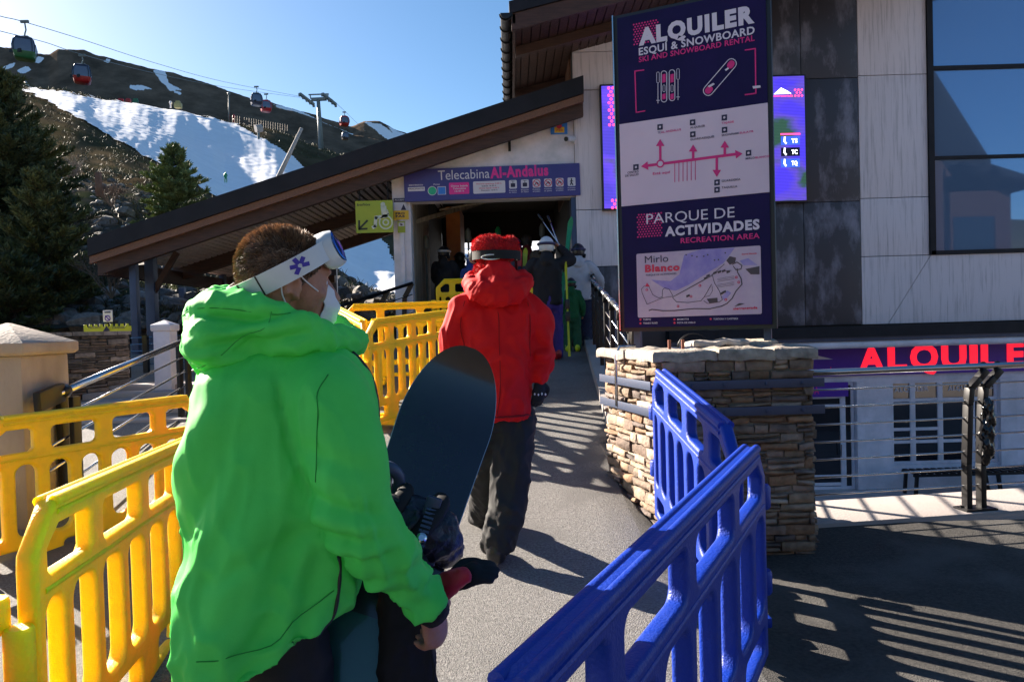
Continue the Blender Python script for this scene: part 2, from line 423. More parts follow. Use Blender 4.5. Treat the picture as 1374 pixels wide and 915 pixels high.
# ------------------------------------------------------------------ hills
PXS = [-500, -250, 0, 100, 200, 300, 400, 500, 600, 800, 1100, 1500]
ROWS = [(14.5, [447, 447, 447, 446, 445, 444, 443, 442, 441, 438, 430, 420]),
        (20, [370, 372, 372, 380, 385, 392, 402, 414, 420, 425, 420, 410]),
        (32, [215, 225, 236, 246, 264, 292, 335, 395, 415, 420, 415, 405]),
        (60, [190, 195, 205, 217, 242, 287, 342, 393, 408, 415, 410, 400]),
        (110, [140, 142, 152, 172, 216, 264, 312, 362, 380, 400, 400, 390]),
        (160, [115, 118, 130, 146, 184, 232, 268, 308, 330, 380, 390, 380]),
        (220, [100, 104, 120, 136, 162, 200, 232, 268, 290, 360, 380, 380]),
        (290, [92, 98, 114, 127, 142, 163, 189, 217, 235, 330, 370, 375]),
        (340, [130, 140, 150, 165, 180, 200, 225, 250, 270, 340, 380, 380])]
def hill_y(px, t):
    i = min(int(t), len(ROWS) - 2); u = t - i; cs = []
    for r in (max(0, i - 1), i, i + 1, min(len(ROWS) - 1, i + 2)):
        cs.append(lerp_tab(list(zip(PXS, ROWS[r][1])), px))
    p0, p1, p2, p3 = cs; d0, d1 = ROWS[i][0], ROWS[i + 1][0]
    y = .5 * (2 * p1 + (p2 - p0) * u + (2 * p0 - 5 * p1 + 4 * p2 - p3) * u * u + (3 * p1 - p0 - 3 * p2 + p3) * u ** 3)
    return y, d0 * (d1 / d0) ** u
def hill_pt(px, t, amp=1.0):
    y, d = hill_y(px, t); p = at(px, y, d)
    s = d / 40.0
    p.z += amp * (noise.fractal(Vector((p.x / (4 * s + 1), p.y / (4 * s + 1), 3.3)), 1.0, 2.1, 5) * .35 * (s + .4))
    return p
PX = frange(-500, 1500, 8); TS = frange(0, 8, .04)
mb = MB()
for t in TS:
    for px in PX: mb.v.append(tuple(hill_pt(px, t)))
n = len(PX)
for j in range(len(TS) - 1):
    for i in range(n - 1):
        mb.f.append((j * n + i, j * n + i + 1, (j + 1) * n + i + 1, (j + 1) * n + i)); mb.mi.append(0 if TS[j] > 2 else 1)
o = mb.build('hillside', [M['hill'], M['rock']], None, True); o['kind'] = 'structure'
SNOW = [(24, 122), (60, 124), (100, 129), (167, 136), (233, 146), (320, 170), (345, 188), (367, 202), (400, 222), (426, 242), (480, 290), (520, 330), (545, 420), (440, 420),
        (400, 330), (345, 290), (310, 273), (267, 252), (213, 222), (165, 193), (110, 163), (60, 138)]
def inside(poly, x, y):
    c = False; j = len(poly) - 1
    for i in range(len(poly)):
        (xi, yi), (xj, yj) = poly[i], poly[j]
        if (yi > y) != (yj > y) and x < (xj - xi) * (y - yi) / (yj - yi) + xi: c = not c
        j = i
    return c
mb = MB(); PX2 = frange(0, 640, 2.5); TS2 = frange(2.2, 7.2, .025); n = len(PX2); ok = set()
for t in TS2:
    for px in PX2:
        p = hill_pt(px, t, 1.0); y, d = hill_y(px, t); p.z += .12 + d * .0012
        p.z += .0008 * d * noise.noise(Vector((px * .12, t * 14, 0)))
        mb.v.append(tuple(p))
for j in range(len(TS2) - 1):
    for i in range(n - 1):
        y, d = hill_y(PX2[i], TS2[j]); w = 5 * noise.fractal(Vector((PX2[i] * .06, TS2[j] * 6, 1)), 1, 2, 4)
        if inside(SNOW, PX2[i] + w, y + w) and TS2[j] < 7.05:
            mb.f.append((j * n + i, j * n + i + 1, (j + 1) * n + i + 1, (j + 1) * n + i)); mb.mi.append(0)
o = mb.build('snow_slope', M['snow'], None, True); o['kind'] = 'structure'
def ridge_mat():
    m = mat('ridge_rock_and_snow', (.17, .125, .092), .95, col2=(.07, .055, .042), scale=.018, detail=12, bump=1, bscale=.05, spec=0)
    t = m.node_tree; b = t.nodes['Principled BSDF']; src = b.inputs['Base Color'].links[0].from_socket
    a = t.nodes.new('ShaderNodeAttribute'); a.attribute_name = 'tone'; n = t.nodes.new('ShaderNodeTexNoise'); n.inputs['Scale'].default_value = .03; n.inputs['Detail'].default_value = 8
    tc = t.nodes.new('ShaderNodeTexCoord'); t.links.new(tc.outputs['Object'], n.inputs[0])
    ad = t.nodes.new('ShaderNodeMath'); ad.operation = 'ADD'; sep = t.nodes.new('ShaderNodeSeparateColor'); t.links.new(a.outputs['Color'], sep.inputs[0]); t.links.new(sep.outputs[0], ad.inputs[0]); t.links.new(n.outputs['Fac'], ad.inputs[1])
    mr = t.nodes.new('ShaderNodeMapRange'); mr.inputs[1].default_value = .92; mr.inputs[2].default_value = 1.08; t.links.new(ad.outputs[0], mr.inputs[0])
    mx = t.nodes.new('ShaderNodeMix'); mx.data_type = 'RGBA'; mx.inputs[7].default_value = (.8, .82, .86, 1); t.links.new(src, mx.inputs[6]); t.links.new(mr.outputs[0], mx.inputs[0]); t.links.new(mx.outputs[2], b.inputs['Base Color']); return m
M['ridge2'] = ridge_mat()
def mountain(name, prof, d0, d1, ybase, snows, m, step=1.6, rows=110, amp=1):
    xs = frange(prof[0][0], prof[-1][0], step); mb = MB(); n = len(xs); meta = []
    for j in range(rows + 1):
        u = j / rows; d = d0 + (d1 - d0) * u
        for x in xs:
            yt = lerp_tab(prof, x); u2 = min(1, u / .9)
            y = ybase + (yt - ybase) * u2 ** .8
            if u > .9: y = yt + (u - .9) * 300
            p = at(x, y, d); p.z += amp * d * .0035 * noise.fractal(Vector((x * .02, u * 3.5, 9)), .9, 2.1, 6)
            mb.v.append(tuple(p)); meta.append((x, y)); q_ = sum(inside(s_, x + ox, y + oy) for s_ in snows for ox, oy in ((0, 0), (1.5, 0), (-1.5, 0), (0, 1.2), (0, -1.2))) / 5; mb.tone.append((q_, q_, q_))
    for j in range(rows):
        for i in range(n - 1):
            x, y = meta[j * n + i]; w = 3 * noise.fractal(Vector((x * .08, j * .3, 5)), 1, 2, 4)
            mb.f.append((j * n + i, j * n + i + 1, (j + 1) * n + i + 1, (j + 1) * n + i)); mb.mi.append(0)
    o = mb.build(name, M['ridge2'], None, True); o['kind'] = 'structure'
mountain('mountain_ridge', [(-300, 50), (0, 63), (40, 71), (66, 73), (78, 66), (112, 67), (128, 74), (160, 80), (205, 93), (262, 107), (330, 130), (400, 152), (470, 178), (560, 205), (900, 240)],
         700, 1500, 425, [[(203, 93), (222, 96), (226, 112), (245, 121), (228, 122), (214, 108)], [(168, 115), (190, 114), (208, 120), (180, 120)], [(0, 92), (22, 86), (18, 92), (0, 97)],
                          [(44, 74), (60, 78), (52, 86), (44, 83)], [(22, 97), (36, 90), (44, 93), (30, 101)], [(45, 66), (60, 66), (58, 72), (46, 70)], [(134, 80), (150, 79), (146, 84)],
                          [(232, 124), (244, 124), (242, 128)]], M['ridge'])
mountain('far_mountains', [(200, 150), (330, 140), (365, 136), (400, 149), (440, 160), (470, 168), (490, 163), (510, 164), (528, 172), (545, 178), (565, 184), (578, 191), (640, 215), (900, 235)],
         2600, 4200, 425, [[(365, 137), (400, 148), (430, 164), (475, 180), (470, 186), (420, 168), (380, 150)], [(487, 163), (512, 168), (550, 195), (556, 205), (530, 195)],
                           [(515, 166), (545, 180), (575, 192), (560, 197), (535, 184)], [(395, 152), (460, 178), (500, 192), (480, 196), (430, 178)]], M['ridge'])
# ------------------------------------------------------------------ station building
YF = 13.0
BL = empty('station_building', (4, YF, 0), 'modern building in pale and dark panels with a big dark window above the shop', 'building')
def fx(px, py=300, Y=YF): return at(px, py, Y).x
def fzz(px, py, Y=YF): return at(px, py, Y).z
def panels(cols, rows, m, name, y=YF, gap=.012, th=.05):
    mb = MB()
    for a, b in zip(cols, cols[1:]):
        for c, d in zip(rows, rows[1:]): mb.bb((a + gap / 2, y - th, c + gap / 2), (b - gap / 2, y, d - gap / 2))
    return mb.build(name, m, BL, bevel=.004)
xl = 1.22; xd0 = fx(1037); xd1 = fx(1153); xw = fx(1246); zt = 9.2; zb = fzz(1200, 434); zwb = fzz(1300, 341); x_end = 13.5
MB().bb((xl, YF + .001, zb - .3), (x_end, YF + .3, zt)).bb((xl, YF + .3, -1.8), (xl + .3, YF + 10, 6.3)).build('wall', M['joint'], BL)
zj1, zj2 = fzz(1200, 102), fzz(1200, 266)
panels([xl, 2.0, xd0], [fzz(800, 358), fzz(800, 282), fzz(800, 122), 6.4, 8, zt], M['lightwall'], 'pale_cladding')
panels([xl, 2.0, xd0], [1.0, fzz(800, 358)], M['darkwall'], 'dark_base_cladding')
panels([xd0, fx(1077), xd1], [zb, fzz(1100, 272), fzz(1100, 107), 7.6, zt], M['darkwall'], 'dark_cladding')
panels([xd1, xw - .02], [zwb, zj2, zj1, 7.4, zt], M['lightwall'], 'pale_cladding')
# mitred panels under the window
mb = MB(); g = .006
def prism(mb, poly, y0, y1):
    n = len(poly); vs = [(x, y0, z) for x, z in poly] + [(x, y1, z) for x, z in poly]
    mb.add(vs, [tuple(range(n)), tuple(range(2 * n - 1, n - 1, -1))] + [(i, i + n, (i + 1) % n + n, (i + 1) % n) for i in range(n)])
xm = fx(1190, 430)
prism(mb, [(xd1 + g, zwb - g), (xd1 + g, zb), (xm - g, zb), (xw - g, zwb - g)], YF - .05, YF)
prism(mb, [(xw + g, zwb - g), (xm + g, zb), (x_end, zb), (x_end, zwb - g)], YF - .05, YF)
mb.build('pale_cladding', M['lightwall'], BL)
# window
xw2 = x_end
wf = MB(); zm1, zm2 = fzz(1300, 92), fzz(1300, 212)
wf.bb((xw - .02, YF - .09, zwb), (xw + .08, YF + .05, zt)).bb((xw, YF - .09, zwb - .0), (xw2, YF + .05, zwb + .07))
wf.bb((xw, YF - .07, zm1 - .035), (xw2, YF + .04, zm1 + .035)).bb((xw, YF - .07, zm2 - .03), (xw2, YF + .04, zm2 + .03)).bb((xw + 3.4, YF - .07, zwb), (xw + 3.48, YF + .04, zt))
win = wf.build('window_frame', M['fascia'], BL)
MB().bb((xw, YF - .03, zwb), (xw2, YF - .02, zt)).build('window_pane', M['glass'], win)
# fascia band and gutter over the shop
mb = MB()
mb.bb((xd0 - 2.0, YF - .35, fzz(1200, 450)), (x_end, YF + .0, fzz(1200, 436)))
mb.build('fascia_band', M['fascia'], BL)
mb = MB().bb((xd0 - 2.0, YF - .30, fzz(1200, 455)), (x_end, YF - .02, fzz(1200, 450)))
mb.build('fascia_beam', M['bluesteel'], BL)
g0 = fzz(1200, 459)
MB().tube([(xd0 - 2, YF - .22, g0 - .02), (x_end, YF - .22, g0 + .0)], .07, 12).build('gutter', M['shopwhite'], BL, 40)
# upper roof: overhanging eave with boarded soffit and gutter
Yn, Ybk = 10.9, 17.5
A = at(688, 30, Yn); ridge = at(1000, -52, Yn)
ex = A.x; ez = A.z; sl_ = (ridge.z - A.z) / (ridge.x - A.x)
def rz(x): return ez + (x - ex) * sl_
mb = MB()
prism(mb, [(ex - .05, rz(ex) + .12), (ex - .05, rz(ex) + .30), (9, rz(9) + .30), (9, rz(9) + .12)], Yn - .03, Ybk)
mb.build('roof', M['fascia'], BL)
mb = MB(); k = 0
xs = frange(ex, 9, .15)
for x0_, x1_ in zip(xs, xs[1:]):   # boards run along the eave
    prism(mb, [(x0_ + .008, rz(x0_) + .05), (x0_ + .008, rz(x0_) + .08), (x1_ - .008, rz(x1_) + .08), (x1_ - .008, rz(x1_) + .05)], Yn + .1, Ybk)
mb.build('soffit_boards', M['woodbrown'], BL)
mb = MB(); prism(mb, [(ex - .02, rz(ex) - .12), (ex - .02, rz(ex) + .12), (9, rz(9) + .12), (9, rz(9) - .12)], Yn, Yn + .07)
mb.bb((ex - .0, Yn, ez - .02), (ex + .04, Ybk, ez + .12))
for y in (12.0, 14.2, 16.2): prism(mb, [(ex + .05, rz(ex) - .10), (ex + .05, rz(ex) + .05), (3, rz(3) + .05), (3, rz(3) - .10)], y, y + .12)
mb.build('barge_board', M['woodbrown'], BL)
mb = MB(); n = 14
pts = [(ex - .10, y, ez + .12) for y in (Yn - .05, Ybk)]
vs = []; fs = []
for (r) in (.085, .078):
    for p in pts:
        for i in range(n + 1):
            t = pi + pi * i / n; vs.append((p[0] + r * cos(t), p[1], p[2] + r * sin(t)))
m_ = n + 1
for i in range(n): fs += [(i, i + 1, m_ + i + 1, m_ + i), (2 * m_ + i, 3 * m_ + i, 3 * m_ + i + 1, 2 * m_ + i + 1)]
fs.append(tuple(range(n + 1)) )
mb.add(vs, fs)
for y in frange(Yn, Ybk, .45): mb.tube([(ex - .10 + .095 * cos(pi + pi * i / 8), y, ez + .12 + .095 * sin(pi + pi * i / 8)) for i in range(9)], .012, 6)
mb.build('gutter', M['steelblack'], BL, 40)
# side wall cladding of upper storey, boards
mb = MB()
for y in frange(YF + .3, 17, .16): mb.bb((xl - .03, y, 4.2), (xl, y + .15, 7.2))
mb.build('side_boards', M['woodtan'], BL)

# shop front on the lower level
YS = 13.6
def sx(px, py=550): return at(px, py, YS).x
def sz(px, py): return at(px, py, YS).z
zs = -1.77
wall = MB()
x0 = sx(1040); door = (sx(1084), sx(1130)); w1 = (sx(1196), sx(1340)); zlin = sz(1200, 511)
for a, b in ((x0 - 3, door[0] - .35), (door[1] + .25, w1[0]), (w1[1], x_end)): wall.bb((a, YS, zs), (b, YS + .3, zlin))
wall.bb((x0 - 3, YS, zlin), (x_end, YS + .3, zb)).bb((w1[0], YS, zs), (w1[1], YS + .3, sz(1260, 622)))
wall.bb((sx(1148), YS - .06, zs), (sx(1158), YS, zlin)).bb((sx(1340), YS - .06, zs), (sx(1362), YS, zlin))
wall.build('shop_wall', M['shopwhite'], BL)
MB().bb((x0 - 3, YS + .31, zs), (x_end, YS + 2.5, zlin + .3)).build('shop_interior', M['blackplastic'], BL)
def glazed(name, xa, xb, za, zc, mull, trans, parent=BL, y=YS):
    f = MB(); t = .055
    f.bb((xa, y + .03, za), (xa + t, y + .10, zc)).bb((xb - t, y + .03, za), (xb, y + .10, zc)).bb((xa + t, y + .03, zc - t), (xb - t, y + .10, zc)).bb((xa + t, y + .03, za), (xb - t, y + .10, za + t))
    for m in mull: f.bb((m - .05, y + .028, za + t), (m + .05, y + .10, zc - t))
    for m, q0, q1 in trans: f.bb((q0, y + .032, m - .03), (q1, y + .098, m + .03))
    fr = f.build(name, M['shopwhite'], parent, bevel=.006)
    MB().bb((xa + .01, y + .06, za + .01), (xb - .01, y + .07, zc - .01)).build('pane', M['glass_shop'], fr)
    return fr
glazed('window', w1[0] + .002, w1[1] - .002, sz(1260, 622) + .002, zlin - .002, [sx(1226), sx(1263), sx(1306)],
       [(sz(1260, 536), w1[0] + .05, w1[1] - .05), (sz(1260, 575), w1[0] + .05, sx(1263)), (sz(1260, 592), w1[0] + .05, w1[1] - .05)])
dr = glazed('shop_door', door[0] - .34, door[1] + .24, zs, zlin - .002, [sx(1132)], [(sz(1110, 533), door[0] - .28, sx(1132)), (sz(1110, 545), door[0] - .28, sx(1132)), (zs + .25, door[0] - .28, sx(1132)), (zs + .1, door[0] - .28, sx(1132))])
MB().tube([(sx(1127), YS - .02, sz(1120, 612)), (sx(1127), YS - .04, sz(1120, 596))], .012).build('handle', M['stainless'], dr)
# shop sign
sgp = Plane((0, YS - .12, 0), (1, 0, 0), (0, 0, 1)); sgp.n = Vector((0, -1, 0))
SG = empty('shop_sign', (7, YS - .1, 0), 'long purple shop sign with red block letters ALQUILER below the dark fascia', 'sign')
c0 = sgp.uv(1040, 463); c1 = sgp.uv(1040, 507)
M['purple'] = mat('purple_sign_face', (.07, .01, .34), .45, col2=(.09, .012, .38), scale=1)
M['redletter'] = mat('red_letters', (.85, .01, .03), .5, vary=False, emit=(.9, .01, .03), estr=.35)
M['pink'] = mat('pink_print', (.62, .02, .17), .5, vary=False)
M['magenta'] = mat('magenta_print', (.75, .03, .28), .5, vary=False)
M['whiteprint'] = mat('white_print', (.62, .60, .66), .5, vary=False)
M['navyprint'] = mat('navy_print', (.02, .015, .05), .5, vary=False)
MB().bb((x0 - 1.5, YS - .115, c1[1]), (x_end, YS - .0, c0[1])).build('panel', M['purple'], SG)
sg = Sign(sgp, SG)
h = sgp.uv(1160, 462)[1]
ub, = [sgp.uv(1152, 494)]
ztop = c0[1] - .07; zbs = c1[1] + .10
cap = ztop - zbs
for st, xa, xb in (('A', 1152, 1187), ('L', 1191, 1217), ('Q', 1221, 1259), ('U', 1263, 1297), ('I', 1301, 1312), ('L', 1316, 1342), ('E', 1351, 1374), ('R', 1379, 1410)):
    sg.text(st, (sgp.uv(xa, 490)[0], zbs), (sgp.uv(xb, 490)[0], zbs), cap, M['redletter'], .045)
u = sgp.uv(1112, 490)[0]
sg.text('sierranevada', (sgp.uv(1060, 490)[0], c1[1] + .06), (sgp.uv(1121, 490)[0], c1[1] + .06), .12, M['magenta'], .02)
sg.poly([sgp.uv(1070, 483), sgp.uv(1086, 472), sgp.uv(1092, 476), sgp.uv(1118, 482)], M['whiteprint'])
sg.build()
SG2 = empty('door_sign', (5, YS, 0), 'dark purple sign strip over the shop door with magenta letters', 'sign')
MB().bb((door[0] - .5, YS - .05, sz(1110, 532)), (door[1] + .1, YS - .005, sz(1110, 513))).build('panel', M['purple'], SG2)
s2 = Sign(Plane((0, YS - .055, 0), (1, 0, 0), (0, 0, 1)), SG2); s2.pl.n = Vector((0, -1, 0))
s2.textpx('TIENDA', (1066, 529), (1099, 528), 9, M['magenta'], .03); s2.build()
s3p = Plane((0, YS + .05, 0), (1, 0, 0), (0, 0, 1)); s3p.n = Vector((0, -1, 0))
WL = empty('window_lettering', (8, YS, 0), 'pale words ALQUILER on the dark glass above the shop window', 'lettering')
s3 = Sign(s3p, WL); s3.textpx('ALQUILER', (1200, 526), (1246, 524), 6, M['whiteprint'], .02, .0); s3.textpx('ALQUILER  SNO', (1272, 524), (1334, 521), 6, M['whiteprint'], .02, .0); s3.build()
# bench on the lower level
B = empty('bench', (sx(1290), 13.0, -1.77), 'black slatted bench with splayed legs in front of the shop window', 'bench')
bx0, bx1 = at(1218, 640, 13).x, at(1390, 640, 13).x; mb = MB(); zz_ = -1.33
for x in frange(bx0 + .05, bx1 - .05, .13): mb.box((x, 13.0, zz_), (.085, .42, .03))
mb.bb((bx0, 12.78, zz_ - .06), (bx1, 12.83, zz_ - .016)).bb((bx0, 13.17, zz_ - .06), (bx1, 13.22, zz_ - .016))
mb.build('seat', M['steelblack'], B, bevel=.004)
for x in (at(1223, 640, 13).x, at(1330, 640, 13).x):
    for y in (12.82, 13.18): MB().bar((x, y, zz_ - .04), (x + (-.03 if x < 8 else .06), y, -1.765), .05, .05).build('leg', M['steelblack'], B)

# ------------------------------------------------------------------ gate (entrance of the gondola lift)
GT = empty('gondola_gate', (-.3, YF, 1.2), 'white gabled entrance of the gondola station with a dark queue hall behind', 'building')
xg0, xg1 = at(528, 330, YF).x, at(778, 330, YF).x
zl = at(660, 268, YF).z
RL = at(142, 355, YF); RR = at(778, 146, YF); rs = (RR.z - RL.z) / (RR.x - RL.x)
def roofz(x): return RL.z + (x - RL.x) * rs
xp1 = at(552, 330, YF).x
mb = MB(); mb.bb((xg0, YF + .02, .8), (xp1, YF + .30, zl)).bb((xg0 + .12, YF - .03, .8), (xp1 - .12, YF + .02, zl - .3)); mb.build('pillar', M['white'], GT, bevel=.008)
mb = MB(); mb.bb((xg1 - .14, YF - .02, .8), (xg1 - .03, YF + .30, zl)); mb.build('pillar', M['bluesteel'], GT, bevel=.008)
mb = MB(); prism(mb, [(xg0, zl), (xg1, zl), (xg1, roofz(xg1) - .02), (xg0, roofz(xg0) - .02)], YF + .01, YF + .3); mb.build('gable_wall', M['white'], GT)
# interior
Yb = 19.5
M['greywood'] = mat('weathered_wood', (.34, .29, .22), .75, col2=(.14, .115, .085), scale=2, stretch=(6, 6, .5), bump=.4)
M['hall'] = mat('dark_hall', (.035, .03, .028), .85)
M['orange'] = mat('orange_wood', (.45, .16, .05), .6, col2=(.33, .11, .04), scale=3)
mb = MB()
for y in frange(YF + .3, 15.6, .19): mb.bb((xp1 - .05, y, .9), (xp1 + .02, y + .18, zl + .5))
mb.build('side_boards', M['greywood'], GT)
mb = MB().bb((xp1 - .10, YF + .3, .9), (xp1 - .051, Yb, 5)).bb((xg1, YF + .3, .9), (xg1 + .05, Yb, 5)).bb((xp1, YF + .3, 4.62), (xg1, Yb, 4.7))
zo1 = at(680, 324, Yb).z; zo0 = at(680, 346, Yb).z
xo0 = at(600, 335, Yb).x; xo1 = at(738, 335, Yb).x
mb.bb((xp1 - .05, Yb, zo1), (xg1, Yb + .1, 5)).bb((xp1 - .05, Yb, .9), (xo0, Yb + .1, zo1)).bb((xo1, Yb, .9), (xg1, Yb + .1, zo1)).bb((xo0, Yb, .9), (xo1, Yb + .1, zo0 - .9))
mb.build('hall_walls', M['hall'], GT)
a = at(598, 278, 15.8); b = at(618, 322, 15.8)
MB().bb((a.x, 15.8, b.z - .6), (b.x, 17.2, a.z)).build('orange_panel', M['orange'], GT)
mb = MB()
for i in range(3): mb.bar(at(590 + i * 16, 282 - i * 3, 13.8), at(668 + i * 8, 268, 13.8 + .5), .05, .03)
mb.bar(at(548, 300, 13.5), at(660, 268, 16), .08, .08)
mb.build('ceiling_rails', M['greywood'], GT)
o = MB().bb((-4, 24, 1.7), (4, 40, 1.9)); o = o.build('snow_field', M['snow']); o['kind'] = 'structure'
o = grid_obj('snow_bank', frange(-6, 6, 1.5), frange(26, 60, 4), lambda x, y: 1.9 + (y - 26) * .22 + .2 * noise.noise(Vector((x, y, 0)) * .2), M['snow']); o['kind'] = 'structure'

# lean-to roof
RF = empty('canopy_roof', (-3, YF, 1.2), 'long sloping canopy roof with dark metal edge and boarded underside on grey steel posts', 'canopy')
Yr = 18.6; xa, xb = RL.x, RR.x + .02
mb = MB()
def roofslab(mb, lo, hi, y0, y1, x0=xa, x1=xb): prism(mb, [(x0, roofz(x0) + lo), (x0, roofz(x0) + hi), (x1, roofz(x1) + hi), (x1, roofz(x1) + lo)], y0, y1)
roofslab(mb, .10, .40, YF - .55, YF - .35); roofslab(mb, .25, .36, YF - .35, Yr); mb.build('roof_sheet', M['fascia'], RF)
mb = MB(); roofslab(mb, -.03, .095, YF - .50, YF - .40); mb.build('edge_board', M['woodtan'], RF)
mb = MB(); roofslab(mb, -.24, .06, YF - .38, YF - .26, xa + .15); roofslab(mb, -.16, .20, Yr - .25, Yr - .1); roofslab(mb, -.16, .20, 15.6, 15.8, xa, xg0)
mb.bb((xa + .02, YF - .3, roofz(xa) - .22), (xa + .2, Yr, roofz(xa) + .05)); mb.build('beam', M['woodbrown'], RF)
M['slat'] = mat('pale_slats', (.72, .64, .64), .7, col2=(.5, .43, .43), scale=3, stretch=(1, 6, 1), bump=.2)
mb = MB()
xs = frange(xa + .1, xb - .05, .125)
for x0_, x1_ in zip(xs, xs[1:]): roofslab(mb, .10, .13, YF - .28, Yr, x0_ + .022, x1_ - .022)
mb.build('slats', M['slat'], RF)
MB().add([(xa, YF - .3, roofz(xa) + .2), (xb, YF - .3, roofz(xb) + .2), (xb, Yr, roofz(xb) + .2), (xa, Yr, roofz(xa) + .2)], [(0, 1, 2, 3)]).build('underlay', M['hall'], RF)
for px, y, w in ((181, 12.9, .12), (204, 13.6, .17), (245, 17.8, .13), (300, 17.8, .13), (335, 17.8, .13), (395, 17.8, .13), (450, 18.3, .12)):
    p = at(px, 400, y); MB().bb((p.x - w / 2, y - w / 2, 1.0), (p.x + w / 2, y + w / 2, roofz(p.x) + .1)).build('post', M['bluesteel'], RF, bevel=.006)
p0 = at(204, 392, 13.6)
mb = MB().bar((p0.x, 13.6, 2.3), (p0.x + .5, 13.6, roofz(p0.x + .5) - .05), .07, .1); mb.bb((p0.x, 17.72, 2.72), (at(450, 380, 17.8).x, 17.88, 2.9)).bb((p0.x, 17.75, 1.75), (at(400, 380, 17.8).x, 17.83, 1.85))
mb.build('brace', M['woodbrown'], RF)

# gondola sign
GS = empty('gate_sign', (0, YF, 3.9), 'long blue sign board reading TelecabinaAl-Andalus over the station entrance', 'sign')
pa = at(543, 271, YF - .08); pb = at(779, 262, YF - .08); pt_ = at(543, 229, YF - .08)
gp = Plane(pa, pb - pa, pt_ - pa); gp.uy = (Vector((0, 0, 1)) - gp.ux * gp.ux.z).normalized(); gp.n = gp.ux.cross(gp.uy).normalized()
if gp.n.y > 0: gp.n = -gp.n
Lg = (pb - pa).length; Hg = gp.uv(660, 223.5)[1] - gp.uv(660, 266.5)[1]
M['gateblue'] = mat('blue_sign_face', (.035, .04, .20), .45, col2=(.05, .045, .23), scale=1.5)
mb = MB(); q = [gp.pt(0, 0), gp.pt(Lg, 0), gp.pt(Lg, Hg), gp.pt(0, Hg)]
mb.add(q + [p - gp.n * .06 for p in q], [(0, 1, 2, 3), (7, 6, 5, 4), (0, 4, 5, 1), (1, 5, 6, 2), (2, 6, 7, 3), (3, 7, 4, 0)]); mb.build('panel', M['gateblue'], GS)
g = Sign(gp, GS); WP = M['whiteprint']; MG = M['magenta']
M['signgreen'] = mat('green_disc', (.02, .42, .22), .5, vary=False); M['signblue'] = mat('blue_square', (.03, .2, .65), .5, vary=False); M['redprint'] = mat('red_print', (.6, .03, .08), .5, vary=False)
g.textpx('Telecabina', (588, 242), (657, 239), 13, WP, .0); g.textpx('Al-Andalus', (658, 239), (736, 235), 14, MG, .045)
def zx(x, y): return (540 + x * 250 / 1374, 210 + y * 70 / 385)
g.textpx('BIENVENIDOS', zx(48, 219), zx(152, 216), 1.8, WP, .03)
def rpx(a, b, m, w=.002, r=0.02):
    A = gp.uv(*a); B_ = gp.uv(*b); g.rect((min(A[0], B_[0]), min(A[1], B_[1])), (max(A[0], B_[0]), max(A[1], B_[1])), m, w, r)
rpx(zx(40, 230), zx(165, 255), WP, r=.005); g.textpx('PRINCIPIANTES', zx(48, 247), zx(158, 243), 2, M['navyprint'], .02, .004)
g.textpx('Pistas', zx(230, 213), zx(275, 211), 2, WP, .02)
u, v = gp.uv(*zx(220, 255)); g.disc((u, v), .082, WP); g.disc((u, v), .072, M['signgreen'], .004)
rpx(zx(258, 224), zx(322, 282), WP, r=.005); rpx(zx(262, 228), zx(318, 279), M['signblue'], .004, .005)
rpx(zx(342, 196), zx(494, 276), MG)
for i, s_ in enumerate(('Última bajada', 'Telecabina', '16:45 h')): g.textpx(s_, zx(358 + i * 14, 226 + i * 19), zx(482 - i * 14, 222 + i * 19), 2.2, WP, .03, .004)
rpx(zx(520, 187), zx(760, 268), WP)
for i, (s_, x0_, x1_) in enumerate((('Horario apertura 9:00 h', 545, 730), ('Subida 16:30 h', 585, 690), ('Última bajada 16:45 h', 565, 712), ('Descenso 16:45 h', 580, 700))): g.textpx(s_, zx(x0_, 209 + i * 16), zx(x1_, 204 + i * 16), 1.8, M['redprint' if i % 2 == 0 else 'navyprint'], .02, .004)
for i, x in enumerate((815, 903, 989, 1074, 1159, 1247)):
    yy = 207 - (x - 815) * .045; rpx(zx(x - 30, yy - 30), zx(x + 30, yy + 31), WP)
    u, v = gp.uv(*zx(x, yy)); k = .001 * 1.0
    if i in (2, 3, 4):
        g.disc((u, v), .068, M['redprint'], .004, 20, .055); g.line([(u - .045, v + .045), (u + .045, v - .045)], .014, M['redprint'], .005)
        g.line([(u - .035, v - .03), (u, v + .02), (u + .035, v - .01)], .016, M['navyprint'], .0045)
    elif i == 5:
        g.disc((u, v + .05), .013, M['navyprint'], .004, 10); g.line([(u, v + .035), (u - .005, v - .01), (u + .02, v - .055)], .022, M['navyprint'], .004); g.line([(u - .005, v - .01), (u - .025, v - .055)], .018, M['navyprint'], .004); g.line([(u - .028, v + .005), (u, v + .025), (u + .028, v + .005)], .012, M['navyprint'], .004)
    else:
        g.rect((u - .04, v - .05), (u + .04, v + .02), M['navyprint'], .004, .012); g.line([(u, v + .02), (u, v + .055)], .01, M['navyprint'], .004); g.line([(u - .03, v + .06), (u + .03, v + .055)], .007, M['navyprint'], .004)
    for j in range(2): g.textpx(('Esquís', 'en mano') [j] if i < 2 else ('Prohibido', 'el paso')[j], zx(x - 28, yy + 50 + j * 14), zx(x + 28, yy + 48 + j * 14), 1.6, WP, .02)
g.build({'green_disc': 'green_disc', 'blue_square': 'blue_square'})
